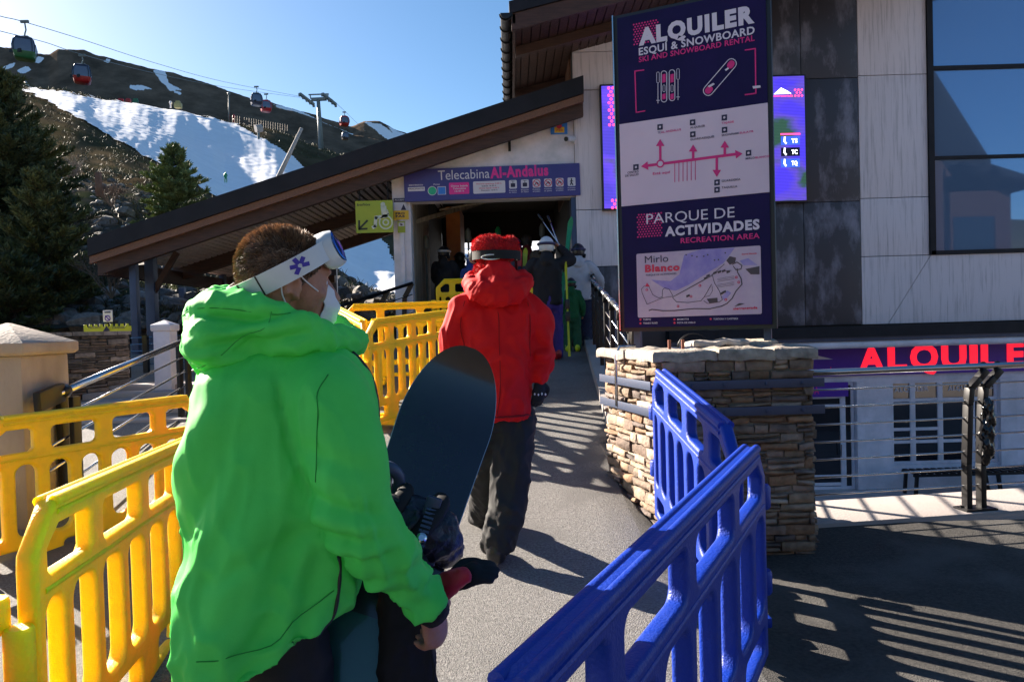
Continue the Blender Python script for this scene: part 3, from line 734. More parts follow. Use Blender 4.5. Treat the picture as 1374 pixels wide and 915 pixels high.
# toilet sign under the canopy
TS_ = empty('toilet_sign', at(505, 290, 12.75), 'lime green toilet sign with wheelchair symbol hanging left of the gate pillar', 'sign')
M['lime'] = mat('lime_panel', (.36, .42, .03), .5, col2=(.30, .38, .03), scale=3); M['paleprint'] = mat('pale_print', (.55, .6, .5), .5, vary=False); M['darkprint'] = mat('dark_print', (.02, .03, .015), .5, vary=False)
tp = Plane(at(478, 313, 12.75), (1, 0, 0), (0, 0, 1)); tp.n = Vector((0, -1, 0))
tw = tp.uv(528, 311)[0]; th_ = tp.uv(478, 270)[1]
MB().bb(tp.pt(0, 0, 0), tp.pt(tw, th_, -.03)).build('panel', M['lime'], TS_)
def z5(x, y): return (470 + x * 100 / 1017, 240 + y * 90 / 915)
t = Sign(tp, TS_); t.textpx('baños', z5(95, 372), z5(272, 366), 3.2, M['darkprint'], .02)
t.linepx([z5(232, 572), z5(122, 685)], .035, M['darkprint']); t.linepx([z5(122, 575), z5(122, 688), z5(228, 682)], .035, M['darkprint'])
t.disc(tp.uv(*z5(445, 352)), .042, M['paleprint']); t.linepx([z5(455, 395), z5(470, 500)], .10, M['paleprint']); t.linepx([z5(480, 510), z5(350, 530), z5(340, 650), z5(310, 665)], .06, M['paleprint'])
t.disc(tp.uv(*z5(485, 595)), .125, M['paleprint'], .003, 28, .10); t.disc(tp.uv(*z5(485, 595)), .06, M['paleprint'], .003, 20, .035)
t.linepx([z5(500, 430), z5(520, 480), z5(480, 520)], .03, M['paleprint']); t.build({'pale_print': 'wheelchair_symbol'})
MB().tube([tp.pt(.08, th_, -.015), tp.pt(.08, th_ + .45, -.015)], .008).tube([tp.pt(tw - .08, th_, -.015), tp.pt(tw - .08, th_ + .55, -.015)], .008).build('hanger', M['steelblack'], TS_)
# stickers on the pillar
M['yellowprint'] = mat('yellow_print', (.7, .45, .03), .5, vary=False)
def sticker(name, p0, p1, m, label, marks, group=None):
    y = YF - .036; pl = Plane((0, y, 0), (1, 0, 0), (0, 0, 1)); pl.n = Vector((0, -1, 0)); a = pl.uv(*p0); b = pl.uv(*p1)
    e = empty(name, pl.pt((a[0] + b[0]) / 2, min(a[1], b[1])), label, 'sticker', 'stickers on the white gate pillar')
    MB().bb(pl.pt(a[0], a[1]), pl.pt(b[0], b[1], .003)).build('panel', m, e); s = Sign(pl, e); marks(s); s.build()
sticker('notice_sticker', z5(590, 268), z5(748, 318), M['navyprint'], 'dark small notice at the top of the white gate pillar', lambda s: s.textpx('ACCESO', z5(605, 302), z5(735, 298), 2, M['whiteprint'], .02, .006))
sticker('notice_sticker', z5(592, 325), z5(765, 432), M['whiteprint'], 'white sticker with a grey triangle mark on the gate pillar', lambda s: s.polypx([z5(690, 430), z5(765, 428), z5(728, 345)], M['navyprint'], .006))
sticker('advert_sticker', z5(588, 437), z5(800, 555), M['yellowprint'], 'yellow orange sticker with dark letters on the gate pillar', lambda s: (s.textpx('PRO', z5(620, 490), z5(745, 486), 2.6, M['navyprint'], .05, .006), s.textpx('FAS', z5(620, 528), z5(745, 524), 2.6, M['navyprint'], .05, .006)))
sticker('notice_sticker', z5(645, 582), z5(752, 735), M['lime'], 'green and white arrow sticker lowest on the gate pillar', lambda s: (s.rect(s.pl.uv(*z5(660, 650)), s.pl.uv(*z5(738, 600)), M['whiteprint'], .005), s.polypx([z5(675, 615), z5(700, 612), z5(720, 632), z5(690, 640)], M['navyprint'], .0065)))
# small blue-yellow notice and cctv camera under the gable
pl = Plane((0, YF - .01, 0), (1, 0, 0), (0, 0, 1)); pl.n = Vector((0, -1, 0))
e = empty('alarm_sign', at(750, 180, YF - .02), 'small square blue and yellow notice with an orange mark high on the white gable', 'sign')
a, b = pl.uv(739, 181), pl.uv(761, 164); MB().bb(pl.pt(a[0], a[1]), pl.pt(b[0], b[1], .02)).build('panel', M['signblue'], e)
s = Sign(pl, e); s.rect(pl.uv(744, 179), pl.uv(757, 171), M['yellowprint'], .024); s.disc(pl.uv(750, 170), .05, M['redprint'], .026); s.textpx('750', (746, 177), (755, 177), 3, M['redprint'], .02, .027); s.build()
e = empty('security_camera', at(767, 187, YF), 'white security camera with black lens next to the wall corner under the canopy', 'camera')
c = at(767, 187, YF - .12); MB().tube([c + Vector((.05, .1, .03)), c + Vector((-.10, -.1, -.02))], .055, 12).build('housing', M['white'], e, 40)
MB().tube([c + Vector((-.10, -.1, -.02)), c + Vector((-.115, -.115, -.025))], .04, 12).build('lens', M['blackplastic'], e, 40); MB().tube([c + Vector((.03, .03, 0)), c + Vector((.07, .12, -.04))], .02).build('bracket', M['white'], e)
e = MB().bb(at(682, 203, YF - .03), at(685, 182, YF)).build('drain_pipe', M['steelblack']); tag(e, 'short dark pipe stub on the white gable above the blue sign', 'pipe')
# ------------------------------------------------------------------ LED screens on the facade
def ledmat(name, seed, c1, c2, c3):
    m = bpy.data.materials.new(name); m.use_nodes = True; t = m.node_tree; b = t.nodes['Principled BSDF']; b.inputs['Base Color'].default_value = (.01, .01, .01, 1); b.inputs['Roughness'].default_value = .4
    tc = t.nodes.new('ShaderNodeTexCoord'); mp = t.nodes.new('ShaderNodeMapping'); mp.inputs['Scale'].default_value = (1, 1, 1.6); mp.inputs['Location'].default_value = (seed, seed, seed)
    n = t.nodes.new('ShaderNodeTexNoise'); n.inputs['Scale'].default_value = 1.3; n.inputs['Detail'].default_value = 3; cr = t.nodes.new('ShaderNodeValToRGB')
    cr.color_ramp.elements[0].position = .40; cr.color_ramp.elements[0].color = (*c1, 1); cr.color_ramp.elements[1].position = .52; cr.color_ramp.elements[1].color = (*c2, 1)
    e = cr.color_ramp.elements.new(.62); e.color = (*c3, 1)
    w = t.nodes.new('ShaderNodeTexWave'); w.bands_direction = 'Z'; w.inputs['Scale'].default_value = 12; mx = t.nodes.new('ShaderNodeVectorMath'); mx.operation = 'SCALE'
    mr = t.nodes.new('ShaderNodeMapRange'); mr.inputs[3].default_value = .5; mr.inputs[4].default_value = 1
    t.links.new(tc.outputs['Object'], mp.inputs[0]); t.links.new(mp.outputs[0], n.inputs[0]); t.links.new(n.outputs['Fac'], cr.inputs[0]); t.links.new(tc.outputs['Object'], w.inputs[0])
    t.links.new(w.outputs['Fac'], mr.inputs[0]); t.links.new(cr.outputs[0], mx.inputs[0]); t.links.new(mr.outputs[0], mx.inputs['Scale']); t.links.new(mx.outputs[0], b.inputs['Emission Color']); b.inputs['Emission Strength'].default_value = .55
    return m
M['led'] = ledmat('led_picture', 3, (.06, .04, .45), (.10, .05, .60), (.07, .07, .10)); M['led2'] = ledmat('led_picture_green', 8, (.05, .03, .55), (.08, .05, .40), (.02, .06, .04))
M['ledwhite'] = mat('led_white', (.1, .1, .1), .4, emit=(.8, .8, .9), estr=.8); M['ledpink'] = mat('led_pink', (.1, 0, .05), .4, emit=(.9, .05, .2), estr=.8); M['ledblue'] = mat('led_blue', (0, 0, .1), .4, emit=(.02, .06, .5), estr=.7)
def screen(p0, p1, m, label):
    Y = YF - .16; pl = Plane((0, Y, 0), (1, 0, 0), (0, 0, 1)); pl.n = Vector((0, -1, 0)); a = pl.uv(*p0); b = pl.uv(*p1)
    e = empty('led_screen', pl.pt((a[0] + b[0]) / 2, a[1]), label, 'screen')
    MB().bb(pl.pt(a[0] - .03, a[1] - .03, -.10), pl.pt(b[0] + .03, b[1] + .03, -.005)).build('housing', M['blackplastic'], e, bevel=.008)
    MB().bb(pl.pt(a[0], a[1], -.01), pl.pt(b[0], b[1], 0)).build('display', m, e)
    return e, Sign(pl, e)
e, s = screen((1036, 270), (1079, 102), M['led2'], 'lit purple screen right of the tall information board with boxes TS, TC and TQ')
def dots(s, x0, y0, x1, y1, st, m, r=.02):
    a = s.pl.uv(x0, y1); b = s.pl.uv(x1, y0); j = 0; v = a[1]
    while v < b[1]:
        u = a[0] + (st / 2 if j % 2 else 0)
        while u < b[0]: s.disc((u, v), r, m, .002, 6); u += st
        v += st * .87; j += 1
dots(s, 1067, 117, 1078, 129, .06, M['ledpink'], .022)
s.polypx([(1038, 127), (1048, 118), (1056, 122), (1062, 126)], M['ledwhite']); s.textpx('sierranevada', (1038, 130.5), (1064, 130), 3, M['ledpink'], .02)
s.linepx([(1048, 180.5), (1073, 180)], .03, M['ledpink'])
for i, tx in enumerate(('TS', 'TC', 'TQ')):
    y = 189 + i * 15; A = s.pl.uv(1048, y + 6); B_ = s.pl.uv(1073, y - 6); s.rect(A, B_, M['ledblue'] if i != 1 else M['navyprint'], .002)
    s.textpx(tx, (1062, y + 3), (1070, y + 2.8), 5.5, M['ledwhite'], .04, .004); u, v = s.pl.uv(1053, y); s.line([(u, v + .06), (u - .01, v - .01), (u + .02, v - .05)], .03, M['ledwhite'], .004)
s.build()
e, s = screen((811, 280), (870, 114), M['led'], 'lit purple and pink screen half hidden behind the left edge of the information board')
dots(s, 818, 114, 832, 168, .075, M['ledpink'], .028); dots(s, 822, 264, 832, 279, .075, M['ledpink'], .028); s.build()

# ------------------------------------------------------------------ the tall information board on the stone pier
dL, dR = 5.42, 4.98
PL0 = at(838, 440, dL); PR0 = at(1036, 435, dR); PL0.z = PR0.z = (PL0.z + PR0.z) / 2
BP = Plane(PL0, (PR0 - PL0), (0, 0, 1))
if BP.n.y > 0: BP.n = -BP.n
BW = (PR0 - PL0).length
BT = BP.uv(829, 25)[1]
IB = empty('information_board', (PL0 + PR0) / 2, 'tall navy and white rental information board standing on the stone pier', 'sign')
M['navy'] = mat('navy_board', (.008, .006, .045), .5, col2=(.016, .008, .07), scale=1.2, spec=.15)
M['lilac'] = mat('white_board', (.66, .54, .64), .5, col2=(.60, .49, .59), scale=1, spec=.2)
v1 = BP.uv(835, 167)[1]; v2 = BP.uv(838, 277)[1]; v1 = (v1 + BP.uv(1035, 137)[1]) / 2; v2 = (v2 + BP.uv(1035, 258)[1]) / 2
mb = MB(); 
def slab(mb, u0, v0, u1, v1_, w0, w1):
    p = [BP.pt(u, v, w) for w in (w0, w1) for u, v in ((u0, v0), (u1, v0), (u1, v1_), (u0, v1_))]
    mb.add(p, [(3, 2, 1, 0), (4, 5, 6, 7), (0, 1, 5, 4), (1, 2, 6, 5), (2, 3, 7, 6), (3, 0, 4, 7)])
slab(mb, 0, 0, BW, v2, -.02, 0); mb.build('navy_panel', M['navy'], IB); mb = MB(); slab(mb, 0, v1, BW, BT, -.02, 0); mb.build('navy_panel', M['navy'], IB)
mb = MB(); slab(mb, .0, v2 + .001, BW, v1 - .001, -.02, .004); mb.build('white_panel', M['lilac'], IB)
mb = MB(); slab(mb, -.03, -.03, BW + .03, BT + .03, -.10, -.022); mb.build('frame', M['blackplastic'], IB)
mb = MB(); slab(mb, -.04, -.02, -.031, BT + .03, -.09, .0); mb.build('edge_trim', M['stainless'], IB)
b = Sign(BP, IB)
LV = mat('board_letters', (.62, .56, .66), .5, vary=False); PK = mat('board_pink', (.62, .012, .18), .5, vary=False); NV = M['navyprint']
def d3(x, y): return (800 + x * 300 / 1193, y * 230 / 915)      # close-up 3 of the photograph
def d4(x, y): return (800 + x * 300 / 1098, 220 + y * 250 / 915)
b.textpx('ALQUILER', d3(228, 242), d3(845, 118), 20.5, LV, .06)
b.textpx('ESQUÍ & SNOWBOARD', d3(228, 298), d3(846, 182), 9.6, LV, .025); b.textpx('SKI AND SNOWBOARD RENTAL', d3(228, 335), d3(846, 219), 7, PK, .02)
def bdots(x0, y0, x1, y1, f, m=PK, st=.021, r=.0068):
    a = BP.uv(*f(x0, y1)); c = BP.uv(*f(x1, y0)); j = 0; v = a[1]
    while v < c[1]:
        u = a[0] + (st / 2 if j % 2 else 0)
        while u < c[0]: b.disc((u, v), r, m, .0015, 6); u += st
        v += st * .87; j += 1
bdots(203, 100, 330, 240, d3)
bdots(205, 235, 325, 360, d4)
b.linepx([d3(255, 376), d3(207, 382), d3(214, 602), d3(260, 594)], .009, PK); b.linepx([d3(795, 270), d3(849, 262), d3(852, 500), d3(795, 508)], .009, PK)
def outline(pts, wid, m): b.linepx(list(pts) + [pts[0]], wid, m)
def capsule_px(f, x0, y0, x1, y1, r, n=8):
    a = math.atan2(y1 - y0, x1 - x0); return [f(x1 + r * cos(a - pi / 2 + pi * k / n), y1 + r * sin(a - pi / 2 + pi * k / n)) for k in range(n + 1)] + [f(x0 + r * cos(a + pi / 2 + pi * k / n), y0 + r * sin(a + pi / 2 + pi * k / n)) for k in range(n + 1)]
outline(capsule_px(d3, 362, 396, 362, 532, 15), .006, LV); outline(capsule_px(d3, 405, 390, 405, 525, 15), .006, LV)
for x in (362, 405):
    b.polypx([d3(x - 9, 400), d3(x + 9, 396), d3(x + 9, 440), d3(x - 9, 444)], PK, .003); b.polypx([d3(x - 9, 505), d3(x + 9, 500), d3(x + 9, 530), d3(x - 9, 534)], PK, .003); outline(capsule_px(d3, x, 462, x, 486, 6), .004, LV)
for x, yy in ((330, 388), (437, 370)):
    outline(capsule_px(d3, x, yy + 6, x, yy + 50, 7), .004, LV); b.linepx([d3(x, yy + 58), d3(x, yy + 165)], .005, LV); b.linepx([d3(x - 8, yy + 150), d3(x + 8, yy + 150)], .005, LV)
outline(capsule_px(d3, 598, 486, 722, 342, 26), .006, LV)
b.polypx(capsule_px(d3, 597, 487, 606, 478, 17)[:], PK, .003); b.polypx(capsule_px(d3, 715, 352, 723, 342, 17), PK, .003)
b.polypx([d3(595, 462), d3(625, 445), d3(634, 452), d3(604, 470)], LV, .004); b.polypx([d3(686, 374), d3(704, 362), d3(709, 370), d3(692, 382)], LV, .004)
b.polypx([d3(834, 462), d3(876, 458), d3(878, 470), d3(838, 476)], LV, .004)
# direction scheme
def d6(x, y): return (830 + x * 210 / 1372, 140 + y * 140 / 915)
b.linepx([d6(260, 540), d6(1030, 440)], .020, PK, .006)
def arrow(x0, y0, x1, y1, wid=.018, hd=38):
    dx, dy = x1 - x0, y1 - y0; L = math.hypot(dx, dy); dx /= L; dy /= L; bx, by = x1 - dx * 62, y1 - dy * 62
    b.linepx([d6(x0, y0), d6(bx, by)], wid, PK, .0062); b.polypx([d6(bx - dy * hd, by + dx * hd), d6(x1, y1), d6(bx + dy * hd, by - dx * hd)], PK, .0066)
arrow(368, 500, 366, 308); arrow(655, 490, 655, 356); arrow(932, 455, 932, 322); arrow(862, 475, 862, 640); arrow(1000, 445, 1088, 436); arrow(300, 537, 198, 548)
b.disc(BP.uv(*d6(368, 524)), .030, PK, .0075, 24, .019); b.disc(BP.uv(*d6(368, 524)), .019, M['lilac'], .0072); b.polypx([d6(352, 508), d6(384, 506), d6(368, 550)], LV, .0085)
for i in range(6): b.linepx([d6(494 + i * 36, 520 - i * 5), d6(494 + i * 36, 685 - i * 4)], .005, PK, .006)
for x, y in ((365, 203), (650, 162), (652, 267), (928, 120), (930, 228), (1140, 430), (154, 554), (864, 688), (864, 752)):
    b.polypx([d6(x - 24, y - 22), d6(x + 24, y - 28), d6(x + 24, y + 22), d6(x - 24, y + 28)], NV, .006); b.disc(BP.uv(*d6(x, y)), .0085, M['lilac'], .0075, 10)
for st, x0_, y0_, x1_, y1_, m in (('TC', 345, 262, 370, 258, NV), ('AL-ANDALUS', 372, 258, 548, 232, PK), ('ALQUILER', 628, 218, 760, 200, NV), ('GUARDAESQUÍS', 630, 322, 840, 295, NV), ('TAJADE', 905, 178, 1012, 164, PK),
                                  ('SNOWPARK', 905, 285, 1060, 264, NV), ('SULAYR', 1062, 264, 1185, 248, PK), ('MIRLO', 1115, 488, 1195, 480, NV), ('BLANCO', 1200, 480, 1322, 466, PK), ('Está aquí', 302, 622, 455, 606, PK),
                                  ('CENTRO', 80, 612, 178, 600, NV), ('DE SALUD', 60, 640, 178, 624, NV), ('GUARDERÍA', 905, 685, 1070, 668, NV), ('TAQUILLA', 905, 742, 1042, 730, NV)):
    b.textpx(st, d6(x0_, y0_), d6(x1_, y1_), 2.7 if st != 'Está aquí' else 3.4, m, .02, .0062)
b.textpx('PARQUE DE', d4(247, 296), d4(680, 262), 13.5, LV, .0); b.textpx('ACTIVIDADES', d4(338, 355), d4(803, 319), 12, LV, .045); b.textpx('RECREATION AREA', d4(415, 390), d4(803, 365), 6.8, PK, .02)
def d7(x, y): return (850 + x * 180 / 1372, 325 + y * 120 / 915)
M['mapground'] = mat('map_ground', (.52, .42, .52), .45, col2=(.44, .34, .47), scale=6); M['mapblue'] = mat('map_snow_blue', (.22, .18, .50), .45, col2=(.34, .28, .55), scale=9); M['mapdark'] = mat('map_road', (.07, .05, .06), .5, vary=False)
A = BP.uv(*d7(45, 760)); B_ = BP.uv(*d7(1300, 40)); A2 = BP.uv(*d7(45, 115)); B2 = BP.uv(*d7(1300, 748))
b.rect((A[0], (A[1] + B2[1]) / 2), (B_[0], (A2[1] + B_[1]) / 2), M['mapground'], .002, .012)
b.polypx([d7(180, 385), d7(330, 480), d7(430, 498), d7(560, 440), d7(920, 215), d7(985, 130), d7(1035, 60), d7(700, 72), d7(520, 130), d7(470, 330), d7(380, 400)], M['mapblue'], .003)
b.polypx([d7(1085, 190), d7(1175, 165), d7(1270, 235), d7(1130, 238)], M['mapblue'], .003); b.polypx([d7(900, 560), d7(960, 495), d7(1000, 520), d7(930, 600)], M['mapblue'], .003)
b.textpx('Mirlo', d7(118, 215), d7(358, 200), 9.5, NV, .0, .005); b.textpx('Blanco', d7(120, 305), d7(474, 288), 9, M['redprint'], .05, .005); b.textpx('PARQUE DE ACTIVIDADES', d7(130, 348), d7(440, 330), 2.3, NV, .01, .005)
RD = M['mapdark']
for pts, wd in (([(160, 700), (190, 688), (300, 702), (420, 700), (620, 680), (780, 682), (900, 655), (960, 625), (1010, 575), (1050, 500), (1110, 430), (1100, 370), (1065, 310), (1060, 270)], .007),
                ([(400, 555), (300, 570), (140, 636), (90, 520), (82, 480), (110, 450), (160, 455), (200, 540), (260, 572), (295, 560), (298, 490), (320, 468), (365, 480), (405, 550)], .0035),
                ([(405, 560), (600, 455), (790, 350), (930, 225)], .004), ([(430, 545), (720, 385)], .003), ([(400, 565), (440, 610), (560, 618), (690, 600), (725, 560), (800, 430)], .004), ([(725, 560), (780, 548), (808, 500), (805, 450)], .003),
                ([(720, 600), (760, 628), (880, 612), (910, 590), (880, 500), (830, 420), (805, 330), (870, 300), (1000, 290)], .004), ([(1010, 230), (1060, 205), (1110, 240), (1100, 275), (1050, 285), (1020, 245)], .006)):
    b.linepx([d7(*p) for p in pts], wd, RD, .0045)
b.polypx([d7(950, 190), d7(985, 145), d7(1050, 160), d7(1040, 210), d7(985, 232)], RD, .0045); b.polypx([d7(750, 580), d7(860, 568), d7(862, 615), d7(780, 628)], RD, .0045); b.polypx([d7(1145, 275), d7(1290, 245), d7(1290, 330), d7(1200, 330)], RD, .0042)
for x, y in ((540, 130), (600, 140), (650, 150), (720, 145), (830, 185), (870, 180), (940, 110), (760, 130)): b.disc(BP.uv(*d7(x, y)), .006, RD, .0047, 6)
for x0_, y0_ in ((815, 310), (860, 300), (905, 290), (950, 300), (720, 365), (745, 340), (885, 520), (910, 505), (540, 545)): b.polypx([d7(x0_, y0_), d7(x0_ + 35, y0_ - 14), d7(x0_ + 38, y0_ + 8), d7(x0_ + 4, y0_ + 22)], RD, .0047)
for y in (365, 380, 395, 425, 440, 455): b.linepx([d7(860, y + 10), d7(1030, y - 18)], .002, RD, .0047)
for x, y in ((137, 487), (457, 656), (590, 555), (680, 445), (945, 588), (1052, 360), (1077, 410)): b.disc(BP.uv(*d7(x, y)), .0095, M['redprint'], .0052, 14); b.disc(BP.uv(*d7(x, y)), .0045, M['mapground'], .006, 8)
b.textpx('sierranevada', d7(1022, 692), d7(1268, 680), 3.2, M['redprint'], .04, .005); b.textpx('Sierra Nevada', d7(1108, 132), d7(1262, 122), 2.2, M['redprint'], .02, .005); b.polypx([d7(1030, 660), d7(1080, 625), d7(1140, 628), d7(1090, 645)], RD, .005)
b.polypx([d7(120, 455), d7(140, 415), d7(170, 455)], M['redprint'], .005)
for x, y, st in ((72, 792, 'TUBING'), (72, 830, 'TRINEO RUSO'), (420, 790, 'MINIMOTOS'), (420, 825, 'PISTA DE HIELO'), (790, 786, 'TOBOGÁN Y CAFETERÍA')):
    b.disc(BP.uv(*d7(x, y)), .008, M['redprint'], .002, 10); b.textpx(st, d7(x + 28, y + 8), d7(x + 28 + 9.5 * len(st) * 1.4, y + 4), 2.2, LV, .01)
b.build({'map_ground': 'map', 'map_snow_blue': 'map_snow', 'map_road': 'map_roads'})
for i, (px, y) in enumerate(((850, 460), (1028, 460))):
    u = BP.uv(px, 445)[0]; mb = MB(); slab(mb, u - .025, -.22, u + .025, .04, -.16, -.10); mb.build('post', M['bluesteel'], IB)
# ------------------------------------------------------------------ stone work
def stone_face(mb, p, ux, uy, n, w, h, hmin, hmax, lmin, lmax, cols, proud=.03, rnd=None, wfun=None):
    "irregular courses of separate stones standing proud of a wall face"
    rnd = rnd or random; p = Vector(p); ux = Vector(ux); uy = Vector(uy); n = Vector(n); v = 0
    while v < h - .01:
        ch = min(rnd.uniform(hmin, hmax), h - v); u = -rnd.uniform(0, lmax * .5)
        while u < w:
            L = rnd.uniform(lmin, lmax); a = max(u, 0) ; b_ = min(u + L, w)
            if b_ - a > .02:
                k = 1
                subs = [(0, 1)] if (ch < hmin * 1.5 or rnd.random() < .6) else [(0, .5), (.5, 1)]
                for s0, s1 in subs:
                    g = .005; d = proud * rnd.uniform(.35, 1.3); c = rnd.choice(cols); f = rnd.uniform(.6, 1.3); mb.t = tuple(x * f * .88 * k_ for x, k_ in zip(c, (1.06, .97, .90)))
                    y0, y1 = v + ch * s0 + g, v + ch * s1 - g
                    nu = max(2, int((b_ - a) / .05)); nv = 3; vs = []; top = rnd.uniform(-.006, .006); sl = rnd.uniform(-.012, .012); seed = rnd.random() * 99
                    for j in range(nv + 1):
                        for i in range(nu + 1):
                            uu = a + g + (b_ - a - 2 * g) * i / nu; vv = y0 + (y1 - y0) * j / nv + sl * (i / nu - .5)
                            edge = (i in (0, nu)) or (j in (0, nv)); q = noise.noise(Vector((uu * 11 + seed, vv * 11, seed)))
                            dd_ = d + .016 * q - (.014 if edge else 0)
                            if edge: uu += .010 * noise.noise(Vector((vv * 30, uu * 30, seed))); vv += .009 * noise.noise(Vector((uu * 30, seed, vv * 30)))
                            vs.append(p + ux * uu + uy * vv + n * dd_)
                    m = len(vs); fs = [(j * (nu + 1) + i, j * (nu + 1) + i + 1, (j + 1) * (nu + 1) + i + 1, (j + 1) * (nu + 1) + i) for j in range(nv) for i in range(nu)]
                    ring = [i for i in range(nu + 1)] + [(j) * (nu + 1) + nu for j in range(1, nv + 1)] + [nv * (nu + 1) + i for i in range(nu - 1, -1, -1)] + [j * (nu + 1) for j in range(nv - 1, 0, -1)]
                    back = [vs[r] - n * (d + .03) for r in ring]; vs += back; R_ = len(ring)
                    fs += [(ring[i], m + i, m + (i + 1) % R_, ring[(i + 1) % R_]) for i in range(R_)]
                    mb.add(vs, fs)
            u += L
        v += ch
PCOL = [(.30, .22, .15), (.24, .19, .15), (.34, .27, .20), (.20, .15, .12), (.36, .31, .26), (.28, .18, .11), (.17, .14, .13), (.31, .25, .21)]
PA = Vector((.94, 4.62, 0)); PB = Vector((1.93, 4.62, 0)); PC = Vector((1.93, 5.60, 0)); PD = Vector((.72, 5.50, 0)); PH = 1.30
PR = empty('stone_pier', (1.35, 5.1, 0), 'square pier of rough brown dry stone with a flat stone top and blue steel straps', 'stone pier')
mb = MB(); q = [PA, PB, PC, PD]; c_ = (PA + PB + PC + PD) / 4
q = [c_ + (p - c_) * .965 for p in q]; mb.add([(p.x, p.y, -.1) for p in q] + [(p.x, p.y, PH - .02) for p in q], [(3, 2, 1, 0), (4, 5, 6, 7), (0, 1, 5, 4), (1, 2, 6, 5), (2, 3, 7, 6), (3, 0, 4, 7)]); mb.build('mortar_core', M['mortar'], PR)
mb = MB(); rr = random.Random(3); Z = Vector((0, 0, 1))
for a, b_ in ((PA, PB), (PB, PC), (PC, PD), (PD, PA)):
    u = (b_ - a); w = u.length; u.normalize(); n = u.cross(Z); stone_face(mb, a - Z * .12, u, Z, n, w, PH + .10, .032, .085, .07, .30, PCOL, .034, rr)
mb.build('stonework', M['stone'], PR, 50)
mb = MB(); rr = random.Random(5)
def slabstone(mb, poly, z0, z1, tone, seed):
    mb.t = tone; c = sum((Vector(p) for p in poly), Vector((0, 0))) / len(poly); P = []
    for i in range(len(poly)):
        a = Vector(poly[i]); b_ = Vector(poly[(i + 1) % len(poly)])
        for k in range(5): q = a.lerp(b_, k / 5); P.append(q + (q - c).normalized() * .015 * noise.noise(Vector((q.x * 12, q.y * 12, seed))))
    N = len(P); vs = []
    for r, z in ((1.0, z0), (1.015, z0 + .01), (1.01, z1 - .012), (.97, z1), (.6, z1 + .004), (.25, z1 + .002)):
        for p in P: q = c + (p - c) * r; vs.append((q.x + .012 * noise.noise(Vector((q.x * 25, seed, q.y * 25))), q.y + .012 * noise.noise(Vector((seed, q.x * 25, q.y * 25))), z + .022 * noise.noise(Vector((q.x * 11, q.y * 11, seed + z)))))
    fs = [(i * N + k, i * N + (k + 1) % N, (i + 1) * N + (k + 1) % N, (i + 1) * N + k) for i in range(5) for k in range(N)] + [tuple(range(N - 1, -1, -1)), tuple(range(5 * N, 6 * N))]
    mb.add(vs, fs)
def bil(u, v): return (PA.lerp(PB, u).lerp(PD.lerp(PC, u), v)).xy
TC_ = [(.42, .36, .29), (.38, .33, .28), (.46, .40, .34), (.35, .29, .24)]
for i, (u0, v0, u1, v1_) in enumerate(((-.04, -.03, .37, .46), (.38, -.04, .74, .40), (.75, -.03, 1.03, .55), (-.05, .47, .30, 1.04), (.31, .47, .73, 1.03), (.38, .41, .74, .46), (.74, .56, 1.04, 1.03))):
    slabstone(mb, [bil(u0, v0), bil(u1, v0), bil(u1, v1_), bil(u0, v1_)], PH - .03, PH + rr.uniform(.008, .05), tuple(.8 * x for x in rr.choice(TC_)), i * 3.1)
slabstone(mb, [bil(.35, .30), bil(.70, .26), bil(.72, .62), bil(.38, .66)], PH + .05, PH + .085, TC_[2], 55); slabstone(mb, [bil(.62, .5), bil(.95, .45), bil(.9, .8), bil(.6, .8)], PH + .05, PH + .075, TC_[0], 66)
mb.build('cap_stones', M['stone'], PR, 50)
# straps
for z in (at(1000, 515, 4.6).z, at(1000, 551, 4.6).z):
    st = MB(); st.bb((.90, 4.565, z - .028), (1.99, 4.575, z + .028))
    d = (PD - PA).normalized(); n = Vector((d.y, -d.x, 0)) * -1
    if n.x > 0: n = -n
    a = PA + n * .055; b_ = PD + n * .055; st.bar(a + Z * (z), b_ + Z * (z), .01, .056)
    for x in (1.15, 1.35, 1.62, 1.85): st.tube([(x, 4.566, z), (x, 4.555, z)], .012, 8)
    st.build('strap', M['bluesteel'], PR, bevel=.002)
d = (PD - PA).normalized(); n = Vector((-1, -.17, 0)).normalized()
p = PA.lerp(PD, .62) + n * .06
MB().tube([p + Z * .93, p + Z * (PH - .0), p + Z * (PH + .055) - n * .03, p + Z * (PH + .06) - n * .15], .012, 8).build('conduit_pipe', M['stainless'], PR, True)
e = MB(); 
for i in range(2):
    q = at((898, 916)[i], 455, 5.0); e2 = MB().tube([(q.x, q.y, PH + .02), (q.x, q.y, PH + .10)], .012, 8).build('threaded_rod', mat('rust%d' % i, (.22, .07, .04), .8)); tag(e2, ('left', 'right')[i] + ' rusty threaded rod stub on the pier top', 'rod', 'rusty rod stubs on the stone pier')
q = at(930, 452, 5.1); e = MB().tube([(q.x + .11 * cos(t), q.y, PH + .04 + .10 * sin(t)) for t in frange(0, pi, .3)], .006, 6).build('cable_loop', M['blackplastic'], None, True); tag(e, 'thin black cable loop lying on the pier top under the board', 'cable')

